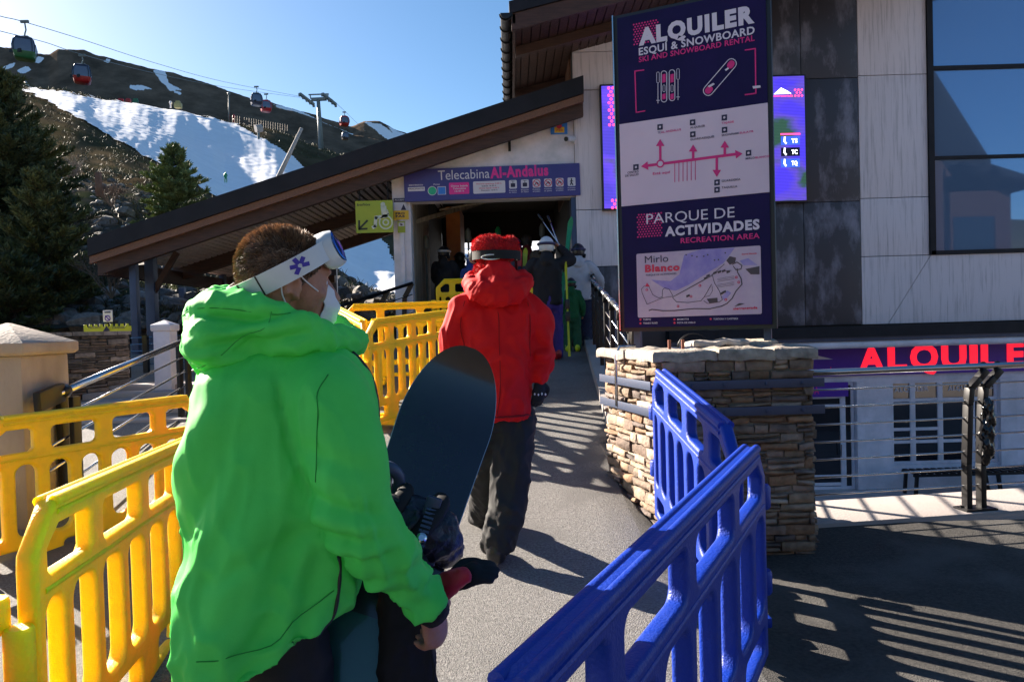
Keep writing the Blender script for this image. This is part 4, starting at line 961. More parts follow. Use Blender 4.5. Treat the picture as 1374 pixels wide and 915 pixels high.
# ------------------------------------------------------------------ plastic barriers
def plastic(name, col, col2): return mat(name, col, .45, col2=col2, scale=2.5, bump=.25, bscale=120, lo=.35, hi=.75, spec=.4, col3=tuple(c * .90 + .004 for c in col), scale3=14)
M['yellow'] = plastic('yellow_plastic', (.95, .62, .006), (.93, .56, .006)); M['yellow'].node_tree.nodes['Principled BSDF'].inputs['Subsurface Weight'].default_value = .5; M['yellow'].node_tree.nodes['Principled BSDF'].inputs['Subsurface Radius'].default_value = (.06, .035, .004); M['yellow'].node_tree.nodes['Principled BSDF'].inputs['Subsurface Scale'].default_value = 1
M['blue'] = plastic('blue_plastic', (.001, .035, .36), (.001, .028, .30))
def barrier(a, b, H, m, label, group, nslot=4, post0=True, post1=True, foot=True, t=.06):
    "a, b: world points of the panel's bottom ends"
    a = Vector(a); b = Vector(b); L = (b - a).length; ux = (b - a).normalized(); uy = Vector((0, 0, 1)); hx = Vector((ux.x, ux.y, 0)).normalized(); n = hx.cross(uy)
    e = empty('plastic_barrier', a.lerp(b, .5), label, 'barrier', group)
    z0 = .10; ch = .14; s = L / nslot
    out = [(.03, z0), (L - .03, z0), (L - .03, H - ch - .05), (L - .035, H - ch), (L - ch - .02, H - .01), (L - ch - .06, H), (ch + .06, H), (ch + .02, H - .01), (.035, H - ch), (.03, H - ch - .05)]
    polys = [out]; zt1, zt0 = H - .085, H - .225
    for i in range(nslot):
        x0 = i * s + (.05 if i else .13); x1 = (i + 1) * s - (.05 if i < nslot - 1 else .13)
        if i == 0: polys.append([(x0 - .02, zt0 + .02), (x0 - .02, zt1 - .06), (x0 + .06, zt1), (x1 - .02, zt1), (x1, zt1 - .02), (x1, zt0 + .02), (x1 - .02, zt0), (x0, zt0)])
        elif i == nslot - 1: polys.append([(x0, zt0 + .02), (x0, zt1 - .02), (x0 + .02, zt1), (x1 - .06, zt1), (x1 + .02, zt1 - .06), (x1 + .02, zt0 + .02), (x1, zt0), (x0 + .02, zt0)])
        else: polys.append(rrect(x0, zt0, x1, zt1, .035))
        for k in range(2):
            y0 = i * s + k * s / 2; w = s / 2
            polys.append(rrect(y0 + .035 + (.05 if i == 0 and k == 0 else 0), z0 + .22, y0 + w - .035 - (.05 if i == nslot - 1 and k == 1 else 0), H - .30, .055, 6))
    for i in range(nslot): polys.append(rrect(i * s + .10, z0 + .05, (i + 1) * s - .10, z0 + .15, .03))
    me = curve2d(polys, t, .017, 3); xf(me, a + Vector((0, 0, 0)), ux, uy, n); panel = link('panel', me, m, e, 45)
    rb = MB()
    for sgn in (-1, 1):
        o_ = n * sgn * (t / 2 - .008)
        rb.tube([a + ux * (ch + .03) + uy * (H - .012) + o_, a + ux * (L - ch - .03) + uy * (H - .012) + o_], .017, 10)
        rb.tube([a + ux * (ch + .03) + uy * (H - .045) + o_ * 1.25, a + ux * (L - ch - .03) + uy * (H - .045) + o_ * 1.25], .010, 8)
        rb.tube([a + ux * (.08) + uy * (H - .262) + o_ * 1.15, a + ux * (L - .08) + uy * (H - .262) + o_ * 1.15], .010, 8)
    rb.build('ridge', m, e, 40)
    for c, on in ((a, post0), (b, post1)):
        if on:
            k = MB(); sg_ = 1 if c is a else -1; c2 = c - ux * sg_ * .015
            for z_ in ((.14, .34), (.44, .70)) if c is a else ((.34, .44), (.70, .80)): k.lathe(c2 + uy * z_[0], [(.034, 0), (.04, .01), (.04, z_[1] - z_[0] - .012), (.034, z_[1] - z_[0])], 16)
            k.build('hinge', m, e, 40)
    if foot:
        for u in (.25, .75):
            c = a.lerp(b, u); k = MB(); k.bar(c + n * .26 + uy * .04, c - n * .26 + uy * .04, .10, .05); k.bar(c + n * .10 + uy * .08, c - n * .10 + uy * .08, .10, .06); k.build('foot', m, e, bevel=.012)
    return e
def G(x, y, dz=0): return Vector((x, y, ground(x, y) + dz))
def top_at(px, py, Y, H): p = at(px, py, Y); return Vector((p.x, Y, p.z - H))
YB = 'yellow plastic barriers lining the queue lane'; BB = 'blue plastic barriers beside the stone pier'
# blue pair
barrier(top_at(600, 985, .98, 1.0), top_at(1018, 587, 2.98, 1.0), 1.0, M['blue'], 'nearest blue plastic barrier crossing the lower right foreground', BB)
barrier(top_at(992, 585, 3.05, 1.05), top_at(878, 484, 4.55, 1.08), 1.06, M['blue'], 'blue plastic barrier standing against the lit side of the stone pier', BB, 4)
# yellow ones
barrier(top_at(-45, 565, 4.02, 1.05), top_at(275, 527, 5.35, 1.05), 1.05, M['yellow'], 'yellow barrier standing in front of the capped masonry post at far left', YB)
barrier(top_at(22, 684, 2.02, 1.03), top_at(268, 580, 3.85, 1.03), 1.03, M['yellow'], 'yellow barrier beside the green jacket, its chamfered corner lowest in view', YB)
barrier(Vector((-2.95, 1.25, 0)), Vector((-1.50, 2.0, 0)), 1.0, M['yellow'], 'nearest yellow barrier cut by the left edge of the photo', YB, 3)
barrier(top_at(488, 430, 6.55, 1.08), top_at(625, 413, 8.5, 1.08), 1.08, M['yellow'], 'yellow barrier beside the red jacket in the middle of the lane', YB, 5)
barrier(top_at(456, 409, 9.2, 1.05), top_at(668, 402, 9.4, 1.05), 1.05, M['yellow'], 'yellow barrier seen square-on just behind the middle one', YB)
barrier(top_at(452, 411, 8.9, 1.05), top_at(491, 431, 6.6, 1.05), 1.05, M['yellow'], 'short yellow barrier seen nearly end-on left of the lane, brightly lit', YB)
barrier(top_at(582, 375, 12.2, 1.05), top_at(655, 373, 12.3, 1.05), 1.05, M['yellow'], 'yellow barrier in the gate opening left of the red hat', YB, 3)
barrier(top_at(672, 374, 12.4, 1.05), top_at(733, 373, 11.9, 1.05), 1.05, M['yellow'], 'yellow barrier in the gate opening behind the skier in black', YB, 3)

# ------------------------------------------------------------------ railings
def flatbar(mb, pts, w, t, side):
    for a, b in zip(pts, pts[1:]): mb.bar(a, b, t, w, side)
# right-hand stainless railing
e = empty('cable_railing', RAIL_A + RAIL_N * .14 + RAIL_D * 1.3, 'stainless steel railing with seven rods and black twin post in front of the rental shop', 'railing')
P0 = RAIL_A + RAIL_N * .12 + RAIL_D * .1; ex_ = 5.0
def rp(u, z): return P0 + RAIL_D * u + Vector((0, 0, z + .03 + u * .0))
MB().tube([rp(0, 1.09), rp(ex_, 1.09)], .025, 12).build('handrail', M['stainless'], e, True)
for z in (.96, .83, .70, .57, .44, .31, .18): MB().tube([rp(0, z), rp(ex_, z)], .0075, 8).build('rod', M['stainless'], e, True)
for px in (1294, 1500):
    u = (at(px, 600, 5.5).x - P0.x) / RAIL_D.x
    for du in (-.03, .09):
        k = MB(); pts = [rp(u + du, .0), rp(u + du, .35), rp(u + du + .02, .8), rp(u + du + .035, .93), rp(u + du + .11, 1.0), rp(u + du + .17, 1.06)]
        pts = [p - RAIL_N * (.02 if i < 4 else .02) for i, p in enumerate(pts)]
        for a, b_ in zip(pts, pts[1:]): k.bar(a, b_, .06, .045, RAIL_D)
        k.tube([rp(u + du + .17 + .03 * cos(t), 1.09 + .03 * sin(t)) + RAIL_N * 0 for t in frange(0, 5.8, .4)], .008, 6)
        k.build('post', M['steelblack'], e, bevel=.004)
    k = MB(); k.box(rp(u + .04, .008) - RAIL_N * .02, (.26, .14, .015), Matrix((RAIL_D, RAIL_N, Vector((0, 0, 1)))).transposed())
    for a in (-.06, .14): k.tube([rp(u + a, .015), rp(u + a, .03)], .012, 6)
    k.build('base_plate', M['steelblack'], e)
# glossy black wrapping hanging on the twin post
u = (at(1304, 600, 5.5).x - P0.x) / RAIL_D.x; mb = MB()
def crumple(c, nrm):
    q = Vector((c.x * 22, c.y * 22, c.z * 13)); return nrm * (.022 * noise.fractal(q, 1, 2.2, 4) - .004)
mb.chain([p_ - RAIL_N * .05 for p_ in (rp(u + .07, .84), rp(u + .07, .68), rp(u + .055, .5), rp(u + .05, .36))], [.03, .05, .055, .03], 14, 1.0)
o_ = fuse(mb, .008, 2, crumple, 0)
o_ = link('plastic_wrapping', o_, mat('glossy_black_wrap', (.01, .01, .012), .15, vary=False), None, True); tag(o_, 'crumpled glossy black plastic wrapped round the twin railing post', 'plastic wrap')

# ramp's right railing (dark posts, steel tube pieces)
e = empty('ramp_railing', (1.0, 9, ramp(9)), 'black ramp railing with short steel handrail pieces climbing to the gate on the right', 'railing')
def rr_(y, z): return Vector((xr(y) + .16, y, ramp(y) + z + .08))
ys = frange(5.75, 12.6, .98)
for i, y in enumerate(ys):
    k = MB(); k.bar(rr_(y, 0), rr_(y, .98), .05, .05); k.bar(rr_(y, .98), rr_(y - .13, 1.06), .07, .045); k.build('post', M['steelblack'], e, bevel=.004)
for a, b_ in zip(ys, ys[1:]): MB().tube([rr_(a + .08, 1.06), rr_(b_ - .12, 1.06)], .028, 10).tube([rr_(b_ - .12, 1.06), rr_(b_ + .08, 1.06)], .036, 10).build('handrail', M['stainless'], e, True)
for z in (.85, .70, .55, .40, .25): MB().tube([rr_(ys[0], z), rr_(ys[-1], z)], .009, 6).build('rod', M['stainless'], e, True)
p = rr_(5.72, 1.03); MB().bar(p + Vector((0, -.14, -.10)), p + Vector((0, .18, .04)), .045, .13).build('end_block', M['steelblack'], e, bevel=.01)
# left railing climbing beside the stairs
LA = at(78, 528, 4.95); LB = at(250, 456, 8.0); LC = at(452, 412, 11.6); LD = at(553, 380, 12.7)
e = empty('stair_railing', (LA.x, LA.y, ground(LA.x, LA.y)), 'stainless handrail with black posts and steel cables behind the yellow barriers at left', 'railing')
MB().tube([LA, LB], .028, 12).build('handrail', M['stainless'], e, True)
d = (LB - LA).normalized(); MB().bar(LA - d * .30, LA + d * .06, .05, .13).build('end_block', M['steelblack'], e, bevel=.012)
MB().tube([LA + d * .04, LA + d * .12], .045, 12).build('collar', M['steelblack'], e, True)
def lerp3(a, b, t): return a.lerp(b, t)
for t in (0.03, .93):
    p = LA.lerp(LB, t); k = MB()
    for dx in (-.02, .07): k.bar(Vector((p.x + dx, p.y, p.z - 1.15)), Vector((p.x + dx, p.y, p.z - .04)), .035, .09)
    k.build('post', M['steelblack'], e, bevel=.004)
for z in (.17, .33, .49, .65, .81): MB().tube([LA - Vector((0, 0, z)) - d * .2, LB - Vector((0, 0, z))], .010, 8).build('cable', M['stainless'], e, True)
e = empty('stair_railing', LC, 'black railing with slanted posts against the white gate pillar left of the lane', 'railing')
MB().tube([LB, LC, LD], .030, 8).build('handrail', M['steelblack'], e, True)
for t in (0, .33, .66, 1):
    p = LC.lerp(LD, t); k = MB(); k.bar(p + Vector((-.18, 0, -1.1)), p + Vector((-.14, 0, -.25)), .05, .08); k.bar(p + Vector((-.14, 0, -.25)), p, .05, .08); k.build('post', M['steelblack'], e)
for t in (.2, .45, .7):
    p = LB.lerp(LC, t); MB().bar(p + Vector((0, 0, -1.1)), p, .05, .08).build('post', M['steelblack'], e)
for z in (.2, .36, .52, .68): MB().tube([LB - Vector((0, 0, z)), LC - Vector((0, 0, z)), LD - Vector((0, 0, z))], .009, 6).build('cable', M['stainless'], e, True)

# ------------------------------------------------------------------ left side: capped masonry post, small post, dark stone wall, signs
M['stucco'] = mat('pale_stucco', (.40, .33, .28), .85, col2=(.30, .25, .21), scale=2.2, stretch=(1, 1, .5), bump=.35, bscale=40, col3=(.22, .18, .15), scale3=1.1)
def capped_post(c, w, h, cap, label, m, z0=0, h0=0):
    e = empty('masonry_post', (c[0], c[1], z0), label, 'masonry post'); mb = MB()
    mb.loft([circ((c[0], c[1]), w * 1.02, w * 1.02, z0 - .2, 4, pi / 4), circ((c[0], c[1]), w * .98, w * .98, z0 + h, 4, pi / 4)]); mb.build('shaft', m, e, bevel=.012)
    mb = MB(); W_ = w * 1.18
    mb.loft([circ((c[0], c[1]), W_ * .93, W_ * .93, z0 + h + .001, 4, pi / 4), circ((c[0], c[1]), W_, W_, z0 + h + .02, 4, pi / 4), circ((c[0], c[1]), W_, W_, z0 + h + .085, 4, pi / 4), circ((c[0], c[1]), W_ * .04, W_ * .04, z0 + h + .085 + cap, 4, pi / 4)]); mb.build('cap', m, e, bevel=.006)
q = at(18, 600, 4.95)
capped_post((q.x, 4.95), .36, at(20, 478, 4.7).z, .14, 'big pale plastered post with a low pyramid cap at the left edge', M['stucco'], 0)
q = at(223, 480, 9.3); capped_post((q.x, 9.3), .155, .78, .06, 'small bluish white post with a pointed cap behind the handrail', M['white'], ramp(9.3))
SCOL = [(.10, .095, .095), (.065, .062, .065), (.14, .13, .125), (.085, .07, .06), (.12, .10, .085)]
e = empty('stone_wall', at(100, 500, 8.2), 'low dark slate stone wall left of the small white post', 'stone wall')
a = at(48, 470, 8.4); b_ = at(172, 455, 9.6); a.z = b_.z = 0; zt_ = at(60, 449, 8.4).z
u = (b_ - a).normalized(); L = (b_ - a).length; n = Vector((u.y, -u.x, 0))
mb = MB(); mb.bar(a + Vector((0, 0, zt_ / 2)) + -n * .18, b_ + Vector((0, 0, zt_ / 2)) - n * .18, .34, zt_); mb.build('core', M['joint'], e)
mb = MB(); rr = random.Random(9); stone_face(mb, a + Z * .2, u, Z, n, L, zt_ - .22, .035, .08, .12, .40, SCOL, .03, rr); stone_face(mb, b_ + Z * .2, -n, Z, u, .4, zt_ - .22, .035, .08, .12, .3, SCOL, .03, rr)
mb.t = SCOL[2]
for i in range(6): mb.box(a.lerp(b_, (i + .5) / 6) + Z * (zt_ + .0) - n * .16, (L / 6 - .01, .44, .05), Matrix((u, -n, Z)).transposed())
mb.build('stonework', M['stone'], e, 50)
# steps / wooden deck by the small post
e = empty('stone_steps', at(190, 525, 8.6), 'pale worn steps between the dark stone wall and the handrail', 'steps'); mb = MB()
for i in range(5):
    y = 7.6 + i * .42; x = at(190, 500, y).x; mb.bb((x - .75, y, ramp(y) - .1), (x + .95, y + .40, ramp(y) + .03 + .015 * i))
mb.build('treads', M['concrete'], e, bevel=.012)
# yellow boundary sign with toothed edge and small white sign
Yy = 10.4; pl = Plane((0, Yy, 0), (1, 0, 0), (0, 0, 1)); pl.n = Vector((0, -1, 0)); e = empty('boundary_sign', at(145, 450, Yy), 'yellow warning boards with toothed edges and a black triangle beside the dark stone wall', 'sign')
M['warn'] = mat('yellow_board', (.62, .60, .02), .5, col2=(.55, .52, .02), scale=5)
def teeth(x0, y0, x1, y1, w):
    a = pl.uv(x0, y1); c = pl.uv(x1, y0); n_ = int((c[0] - a[0]) / .07); top = []
    for i in range(n_): u0 = a[0] + (c[0] - a[0]) * i / n_; du = (c[0] - a[0]) / n_; top += [(u0, c[1]), (u0 + du * .5, c[1]), (u0 + du * .5, c[1] - .035), (u0 + du, c[1] - .035)]
    poly = [(a[0], a[1])] + top + [(c[0], a[1])]; me = curve2d([poly], .02, .001, 0); xf(me, pl.pt(0, 0, w), (1, 0, 0), (0, 0, 1), (0, -1, 0)); return me
link('board', teeth(113, 434, 176, 446, 0), M['warn'], e); link('board', teeth(144, 446, 171, 461, .03), M['warn'], e)
s = Sign(pl, e); s.polypx([(140, 445), (150, 444), (145, 437)], M['navyprint'], .04); s.textpx('PELIGRO', (121, 441), (137, 440.5), 2.5, M['navyprint'], .02, .04); s.textpx('DANGER', (153, 441), (170, 440.5), 2.5, M['navyprint'], .02, .04); s.textpx('STOP', (150, 455), (165, 454.5), 3, M['navyprint'], .02, .05); s.build()
for px in (118, 172): MB().tube([at(px, 447, Yy), (at(px, 447, Yy).x, Yy, .6)], .02).build('post', M['steelblack'], e)
e = empty('notice_sign', at(145, 432, 10.6), 'small white notice with a purple round symbol above the yellow boards', 'sign'); pl = Plane((0, 10.6, 0), (1, 0, 0), (0, 0, 1)); pl.n = Vector((0, -1, 0))
a = pl.uv(139, 432); b_ = pl.uv(151, 416); MB().bb(pl.pt(*a), pl.pt(b_[0], b_[1], .01)).build('panel', M['whiteprint'], e); s = Sign(pl, e); s.disc(pl.uv(145, 427), .045, M['purple'], .013, 16, .030); s.line([pl.uv(142, 424), pl.uv(148, 430)], .015, M['purple'], .013); s.rect(pl.uv(141, 420), pl.uv(149, 418), M['navyprint'], .013); s.build()
MB().tube([at(145, 432, 10.63), (at(145, 430, 10.6).x, 10.63, .6)], .015).build('post', M['steelblack'], e)
# little railing with red and green bits behind the wall
e = empty('terrace_railing', at(170, 480, 10.8), 'short railing with dark posts behind the small white post', 'railing')
for px in (155, 195, 240): p = at(px, 450, 10.8); MB().bar(p, (p.x, p.y, .6), .07, .07).build('post', M['steelblack'], e)
for i in range(5): MB().tube([at(150, 455 + i * 9, 10.8), at(250, 450 + i * 9, 11.2)], .010, 6).build('rod', M['stainless'], e)
o_ = MB().lathe((at(150, 480, 10.5).x, 10.5, at(150, 488, 10.5).z), [(.04, 0), (.075, .02), (.075, .32), (.05, .36), (.02, .38)], 14).build('fire_extinguisher', M['redprint'], None, 40); tag(o_, 'small red canister standing by the railing behind the dark wall', 'canister')
# ------------------------------------------------------------------ trees, shrubs, boulders
def needle(mb, p, d, L, w, tone, rnd):
    d = d.normalized(); s = d.cross(Vector((rnd.uniform(-1, 1), rnd.uniform(-1, 1), rnd.uniform(-1, 1))))
    if s.length < .01: return
    s.normalize(); s *= w; mb.t = tone; mb.add([p - s, p + s, p + d * L + s * .25, p + d * L - s * .25], [(0, 1, 2, 3)])
def conifer(base, h, r, label, name='conifer_tree', whorls=26, per=9, seed=1, dark=(.018, .035, .014), light=(.11, .13, .04), loose=1.0, skirt=.02, group='conifers on the rocky bank', nl=.11):
    rnd = random.Random(seed); e = empty(name, base, label, 'tree', group)
    tr = MB(); tr.tube([base + Vector((0, 0, -.3)), base + Vector((.03, 0, h * .5)), base + Vector((0, 0, h * .98))], [h * .022, h * .014, .01], 8); 
    fo = MB(); fo.t = dark
    for i in range(whorls):
        f = i / (whorls - 1); z = h * (skirt + (1 - skirt) * f ** .9); R_ = r * (1 - f) ** .75 * rnd.uniform(.8, 1.15) + .05
        for k in range(max(4, int(per * (1 - .45 * f)))):
            a = rnd.uniform(0, 2 * pi); L = R_ * rnd.uniform(.6, 1.12) * loose; up = .25 + .5 * f + rnd.uniform(-.12, .12)
            o_ = base + Vector((0, 0, z)); pts = [o_ + Vector((cos(a) * L * t, sin(a) * L * t, L * (up * t - .35 * (1 - f) * t * t + .18 * t ** 3))) for t in (0, .35, .7, 1)]
            tr.tube(pts, [.02 + .012 * (1 - f), .014, .008, .004], 5, False)
            n_ = int(12 + 30 * L); ct = rnd.random() ** 1.6
            for j in range(n_):
                t = .12 + .88 * (j / n_) ** .8; x = t * 3; q = min(2, int(x)); p = pts[q].lerp(pts[q + 1], x - q); bd = (pts[q + 1] - pts[q]).normalized(); side = bd.cross(Vector((0, 0, 1))).normalized()
                sg_ = rnd.choice((-1, 1)); tw = L * .34 * (1.1 - t) * rnd.uniform(.4, 1.1) + .05; td = (bd * .7 + side * sg_ * rnd.uniform(.3, 1) + Vector((0, 0, rnd.uniform(-.1, .45)))).normalized()
                for m_ in range(5):
                    pp = p + td * tw * (m_ / 4); c = min(1, max(0, ct * .6 + rnd.uniform(-.1, .3) + .2 * t)); tone = tuple(dk + (lt - dk) * c for dk, lt in zip(dark, light))  # random tone, paler towards the tips: sunlight put into the needle colour
                    needle(fo, pp, td + Vector((rnd.uniform(-.8, .8), rnd.uniform(-.8, .8), rnd.uniform(-.3, .9))), nl * rnd.uniform(.7, 1.3), nl * .17, tone, rnd)
    tr.build('trunk', M['trunk'], e, True); fo.build('crown', M['leafy'], e); return e
def onhill(px, t): return hill_pt(px, t)
b_ = at(2, 440, 19)
conifer(Vector((b_.x, 19, 2.0)), 6.5, 2.9, 'tall dark dense conifer filling the left edge of the photo', seed=2, whorls=38, per=15, nl=.15)
b_ = at(-70, 440, 17); conifer(Vector((b_.x, 17, 1.6)), 4.4, 2.0, 'lower dark conifer cut by the left edge of the photo', seed=4, whorls=28, per=12, nl=.14, light=(.05, .07, .02))
b_ = at(62, 440, 16.5); conifer(Vector((b_.x, 16.5, 1.4)), 3.9, 1.4, 'lower yellow-green conifer at the right foot of the dense dark one', seed=7, whorls=26, per=12, nl=.12, light=(.17, .18, .05))
b_ = at(20, 440, 15.0); conifer(Vector((b_.x, 15.0, 1.2)), 2.0, 1.3, 'short bushy conifer at the base of the tall dark one', seed=9, whorls=16, per=12, nl=.12, light=(.08, .10, .025))
p = at(238, 318, 27); conifer(p, (318 - 200) / 960 * 27, 1.35, 'light green young pine standing before the snow slope', 'pine_tree', seed=11, whorls=22, per=9, dark=(.07, .11, .035), light=(.24, .28, .09), loose=1.0, skirt=.10, nl=.14)
def twiggy(base, h, r, label, name, n, seed, col, cat_='bush'):
    rnd = random.Random(seed); mb = MB(); m = mat(name + str(seed), col, .9)
    def br(p, d, L, rad, lev):
        q = p + d * L * .5 + Vector((rnd.uniform(-1, 1), rnd.uniform(-1, 1), 0)) * L * .07; e_ = p + d * L
        mb.tube([p, q, e_], [rad, rad * .8, rad * .55], 4, False)
        if lev > 0:
            for _ in range(4 if lev > 1 else 5): br(p.lerp(e_, rnd.uniform(.35, 1)), (d + Vector((rnd.uniform(-.9, .9), rnd.uniform(-.9, .9), rnd.uniform(-.1, .6)))).normalized(), L * rnd.uniform(.45, .75), rad * .55, lev - 1)
    for _ in range(n): br(base, Vector((rnd.uniform(-.7, .7) * r / h, rnd.uniform(-.7, .7) * r / h, 1)).normalized(), h * .5, h * .014, 3)
    o = mb.build(name, m); return tag(o, label, cat_)
twiggy(at(100, 262, 24), 1.5, 1.2, 'bare grey leafless little tree right of the dark conifer', 'bare_tree', 6, 3, (.20, .17, .15), 'tree')
twiggy(at(150, 278, 24), 1.0, 1.2, 'dry reddish brown bush beside the bare grey tree', 'dry_bush', 9, 5, (.20, .13, .09))
twiggy(at(95, 330, 19), 1.2, 1.5, 'dry tangled bush low on the rocky bank', 'dry_bush', 8, 8, (.13, .10, .075))
twiggy(at(150, 400, 15.2), 1.3, 1.2, 'dry bush at the foot of the bank left of the canopy post', 'dry_bush', 8, 9, (.11, .09, .07))
p = at(133, 262, 24); o = MB().box(p + Vector((0, 0, .35)), (.16, .16, .8)).build('wooden_post', M['woodtan'], None, bevel=.01); tag(o, 'short tan wooden post standing between the bare tree and the dry bush', 'post')
# boulders on the bank and undergrowth (nobody could count them)
rr = random.Random(21); mb = MB()
for i in range(1300):
    px = rr.uniform(-120, 560); t = .1 + 2.1 * rr.random() ** 1.5; p = onhill(px, t); y, d = hill_y(px, t); s = rr.uniform(.10, .40) * (.6 + d / 80) * (1.4 if rr.random() < .12 else .7)
    f = rr.uniform(.5, 1.5); mb.t = tuple(c * f for c in rr.choice([(.10, .09, .08), (.13, .115, .10), (.07, .065, .06), (.16, .14, .125)])); N, K = 7, 5; vs = []; sd = rr.random() * 99
    R3 = Matrix.Rotation(rr.uniform(0, 6), 3, 'Z') @ Matrix.Rotation(rr.uniform(-.5, .5), 3, 'X')
    for k in range(K + 1):
        ph = pi * k / K
        for j in range(N):
            a = 2 * pi * j / N; q = Vector((sin(ph) * cos(a), sin(ph) * sin(a) * .8, cos(ph) * .6)); q *= s * (1 + .5 * noise.noise(q * 1.6 + Vector((sd, sd, 0)))); vs.append(p + R3 @ q)
    mb.add(vs, [(k * N + j, (k + 1) * N + j, (k + 1) * N + (j + 1) % N, k * N + (j + 1) % N) for k in range(K) for j in range(N)])
o = mb.build('boulders', M['stone']); o['kind'] = 'stuff'; tag(o, 'grey brown boulders strewn over the rocky bank behind the canopy', 'boulders')
mb = MB()
for i in range(9500):
    px = rr.uniform(-150, 640); t = rr.uniform(.2, 7.3); y, d = hill_y(px, t)
    if inside(SNOW, px, y - 1) and t > 2.1: continue
    p = onhill(px, t); s = rr.uniform(.10, .24) * (.7 + d / 60); g_ = rr.random(); base_c = (.050, .055, .020) if g_ < .5 else ((.085, .065, .036) if g_ < .85 else (.11, .10, .045))
    for k in range(7):
        dv = Vector((rr.uniform(-1, 1), rr.uniform(-1, 1), rr.uniform(.2, 1.3))); f = rr.uniform(.6, 1.4); needle(mb, p + Vector((rr.uniform(-s, s), rr.uniform(-s, s), 0)), dv, s * rr.uniform(.6, 1.3), s * .09, tuple(c * f for c in base_c), rr)
o = mb.build('undergrowth', M['leafy']); o['kind'] = 'stuff'; tag(o, 'low dry brush and scrub over the dark hillside', 'undergrowth')

# ------------------------------------------------------------------ lift: pylon, cables, cabins, snow guns, people far off
PYd = 225
e = empty('lift_pylon', at(430, 192, PYd), 'grey steel gondola lift pylon with two sheave arms on the ridge', 'lift pylon')
M['pylon'] = mat('pylon_grey', (.16, .19, .19), .5)
MB().tube([at(431, 200, PYd), at(427, 134, PYd)], [.85, .55], 12).build('mast', M['pylon'], e, True)
mb = MB()
a = at(409, 133, PYd); b_ = at(447, 132, PYd); mb.bar(at(418, 134, PYd), at(438, 133, PYd), 1.0, .9)
for px in (412, 442):
    c = at(px, 134, PYd); mb.bar(c + Vector((-1.4, -3, .9)), c + Vector((1.2, 3, -.6)), .9, .7)
    for k in range(5):
        q = (c + Vector((-1.4, -3, .5))).lerp(c + Vector((1.2, 3, -1.0)), k / 4); mb.tube([q + Vector((-.3, 0, 0)), q + Vector((.3, 0, 0))], .5, 8)
mb.build('sheave_arm', M['pylon'], e)
mb = MB(); mb.bar(at(414, 127.5, PYd), at(441, 126.5, PYd), .35, .35); mb.bar(at(416, 127.5, PYd), at(417, 133, PYd), .3, .3); mb.bar(at(440, 127, PYd), at(440, 133, PYd), .3, .3); mb.build('top_frame', M['pylon'], e)
CA = [at(-60, 2, 66), at(0, 22, 78), at(33, 30, 84), at(112, 54, 110), at(205, 84, 140), at(300, 110, 178), at(409, 131, PYd)]
CB = [at(-60, 24, 72), at(0, 42, 84), at(60, 57, 98), at(112, 74, 108), at(205, 98, 145), at(300, 117, 185), at(409, 132, PYd + 3)]
CB2 = [at(445, 133, PYd), at(463, 150, PYd + 60), at(490, 176, PYd + 180)]
for c_, lb in ((CA, 'upper lift cable running from the left edge to the pylon'), (CB, 'lower lift cable running from the left edge to the pylon')):
    o = MB().tube(catmull(c_, 6), .045, 6).build('lift_cable', M['pylon'], None, True); tag(o, lb, 'cable', 'gondola lift cables')
o = MB().tube(catmull(CB2, 6), .06, 6).build('lift_cable', M['pylon'], None, True); tag(o, 'lift cable dropping behind the pylon to the right', 'cable', 'gondola lift cables')
M['cabred'] = mat('cabin_red', (.35, .01, .015), .35); M['cabdark'] = mat('cabin_dark', (.03, .035, .06), .3); M['cabgreen'] = mat('cabin_green', (.01, .12, .05), .35); M['cabglass'] = mat('cabin_window', (.10, .13, .20), .15, vary=False)
def cabin(px, py, d, hpx, body, low, label, cab_py, rot=.5):
    "px,py = grip on the cable; cabin body hpx tall, its middle at cab_py"
    s = hpx / FPX * d / 2.2; c = at(px, cab_py, d); g_ = at(px, py, d); e = empty('gondola_cabin', c, label, 'gondola cabin', 'gondola cabins hanging from the lift cables')
    mb = MB(); rings = []
    for z, w in ((-1.1, .7), (-.98, .86), (-.45, .98), (.1, 1.0), (.75, .86), (1.02, .74), (1.1, .55)): rings.append([Vector(p_) for p_ in circ((c.x, c.y), w * s, w * s * .92, c.z + z * s, 20, rot, 7)])
    mb.loft(rings[:3]); mb.build('lower_shell', low, e, 40)
    MB().loft([[p_ for p_ in rings[2]], rings[3], rings[4]]).build('window_band', M['cabglass'], e, 40)
    MB().loft(rings[4:]).build('roof', body, e, 40)
    mb = MB()
    for k in range(8):
        i = int(20 * (k + .5) / 8) % 20; cc = Vector((c.x, c.y, 0)); pts = [r_[i] + (r_[i] - Vector((c.x, c.y, r_[i].z))) * .02 for r_ in rings[2:5]]; mb.tube(pts, .055 * s, 5)
    mb.build('mullions', body, e)
    mb = MB(); top = c + Vector((0, 0, 1.1 * s)); mb.tube([top, top + Vector((.12 * s, 0, .5 * s)), Vector((g_.x + .1 * s, g_.y, (g_.z + top.z) / 2)), g_], .07 * s, 6); mb.bar(g_ + Vector((-.4 * s, 0, .05)), g_ + Vector((.4 * s, 0, .05)), .2 * s, .25 * s); mb.bar(top + Vector((-.5 * s, 0, .1 * s)), top + Vector((.5 * s, 0, .1 * s)), .5 * s, .06 * s)
    mb.build('hanger', M['pylon'], e); MB().bar(Vector((c.x - .9 * s, c.y - .9 * s, c.z - .5 * s)), Vector((c.x + .3 * s, c.y - 1.0 * s, c.z - .5 * s)), .12 * s, .35 * s).build('ski_rack', M['steelblack'], e)
cabin(33, 30, 84, 29, M['cabdark'], M['cabgreen'], 'largest gondola cabin, dark with green side, at the upper left', 66)
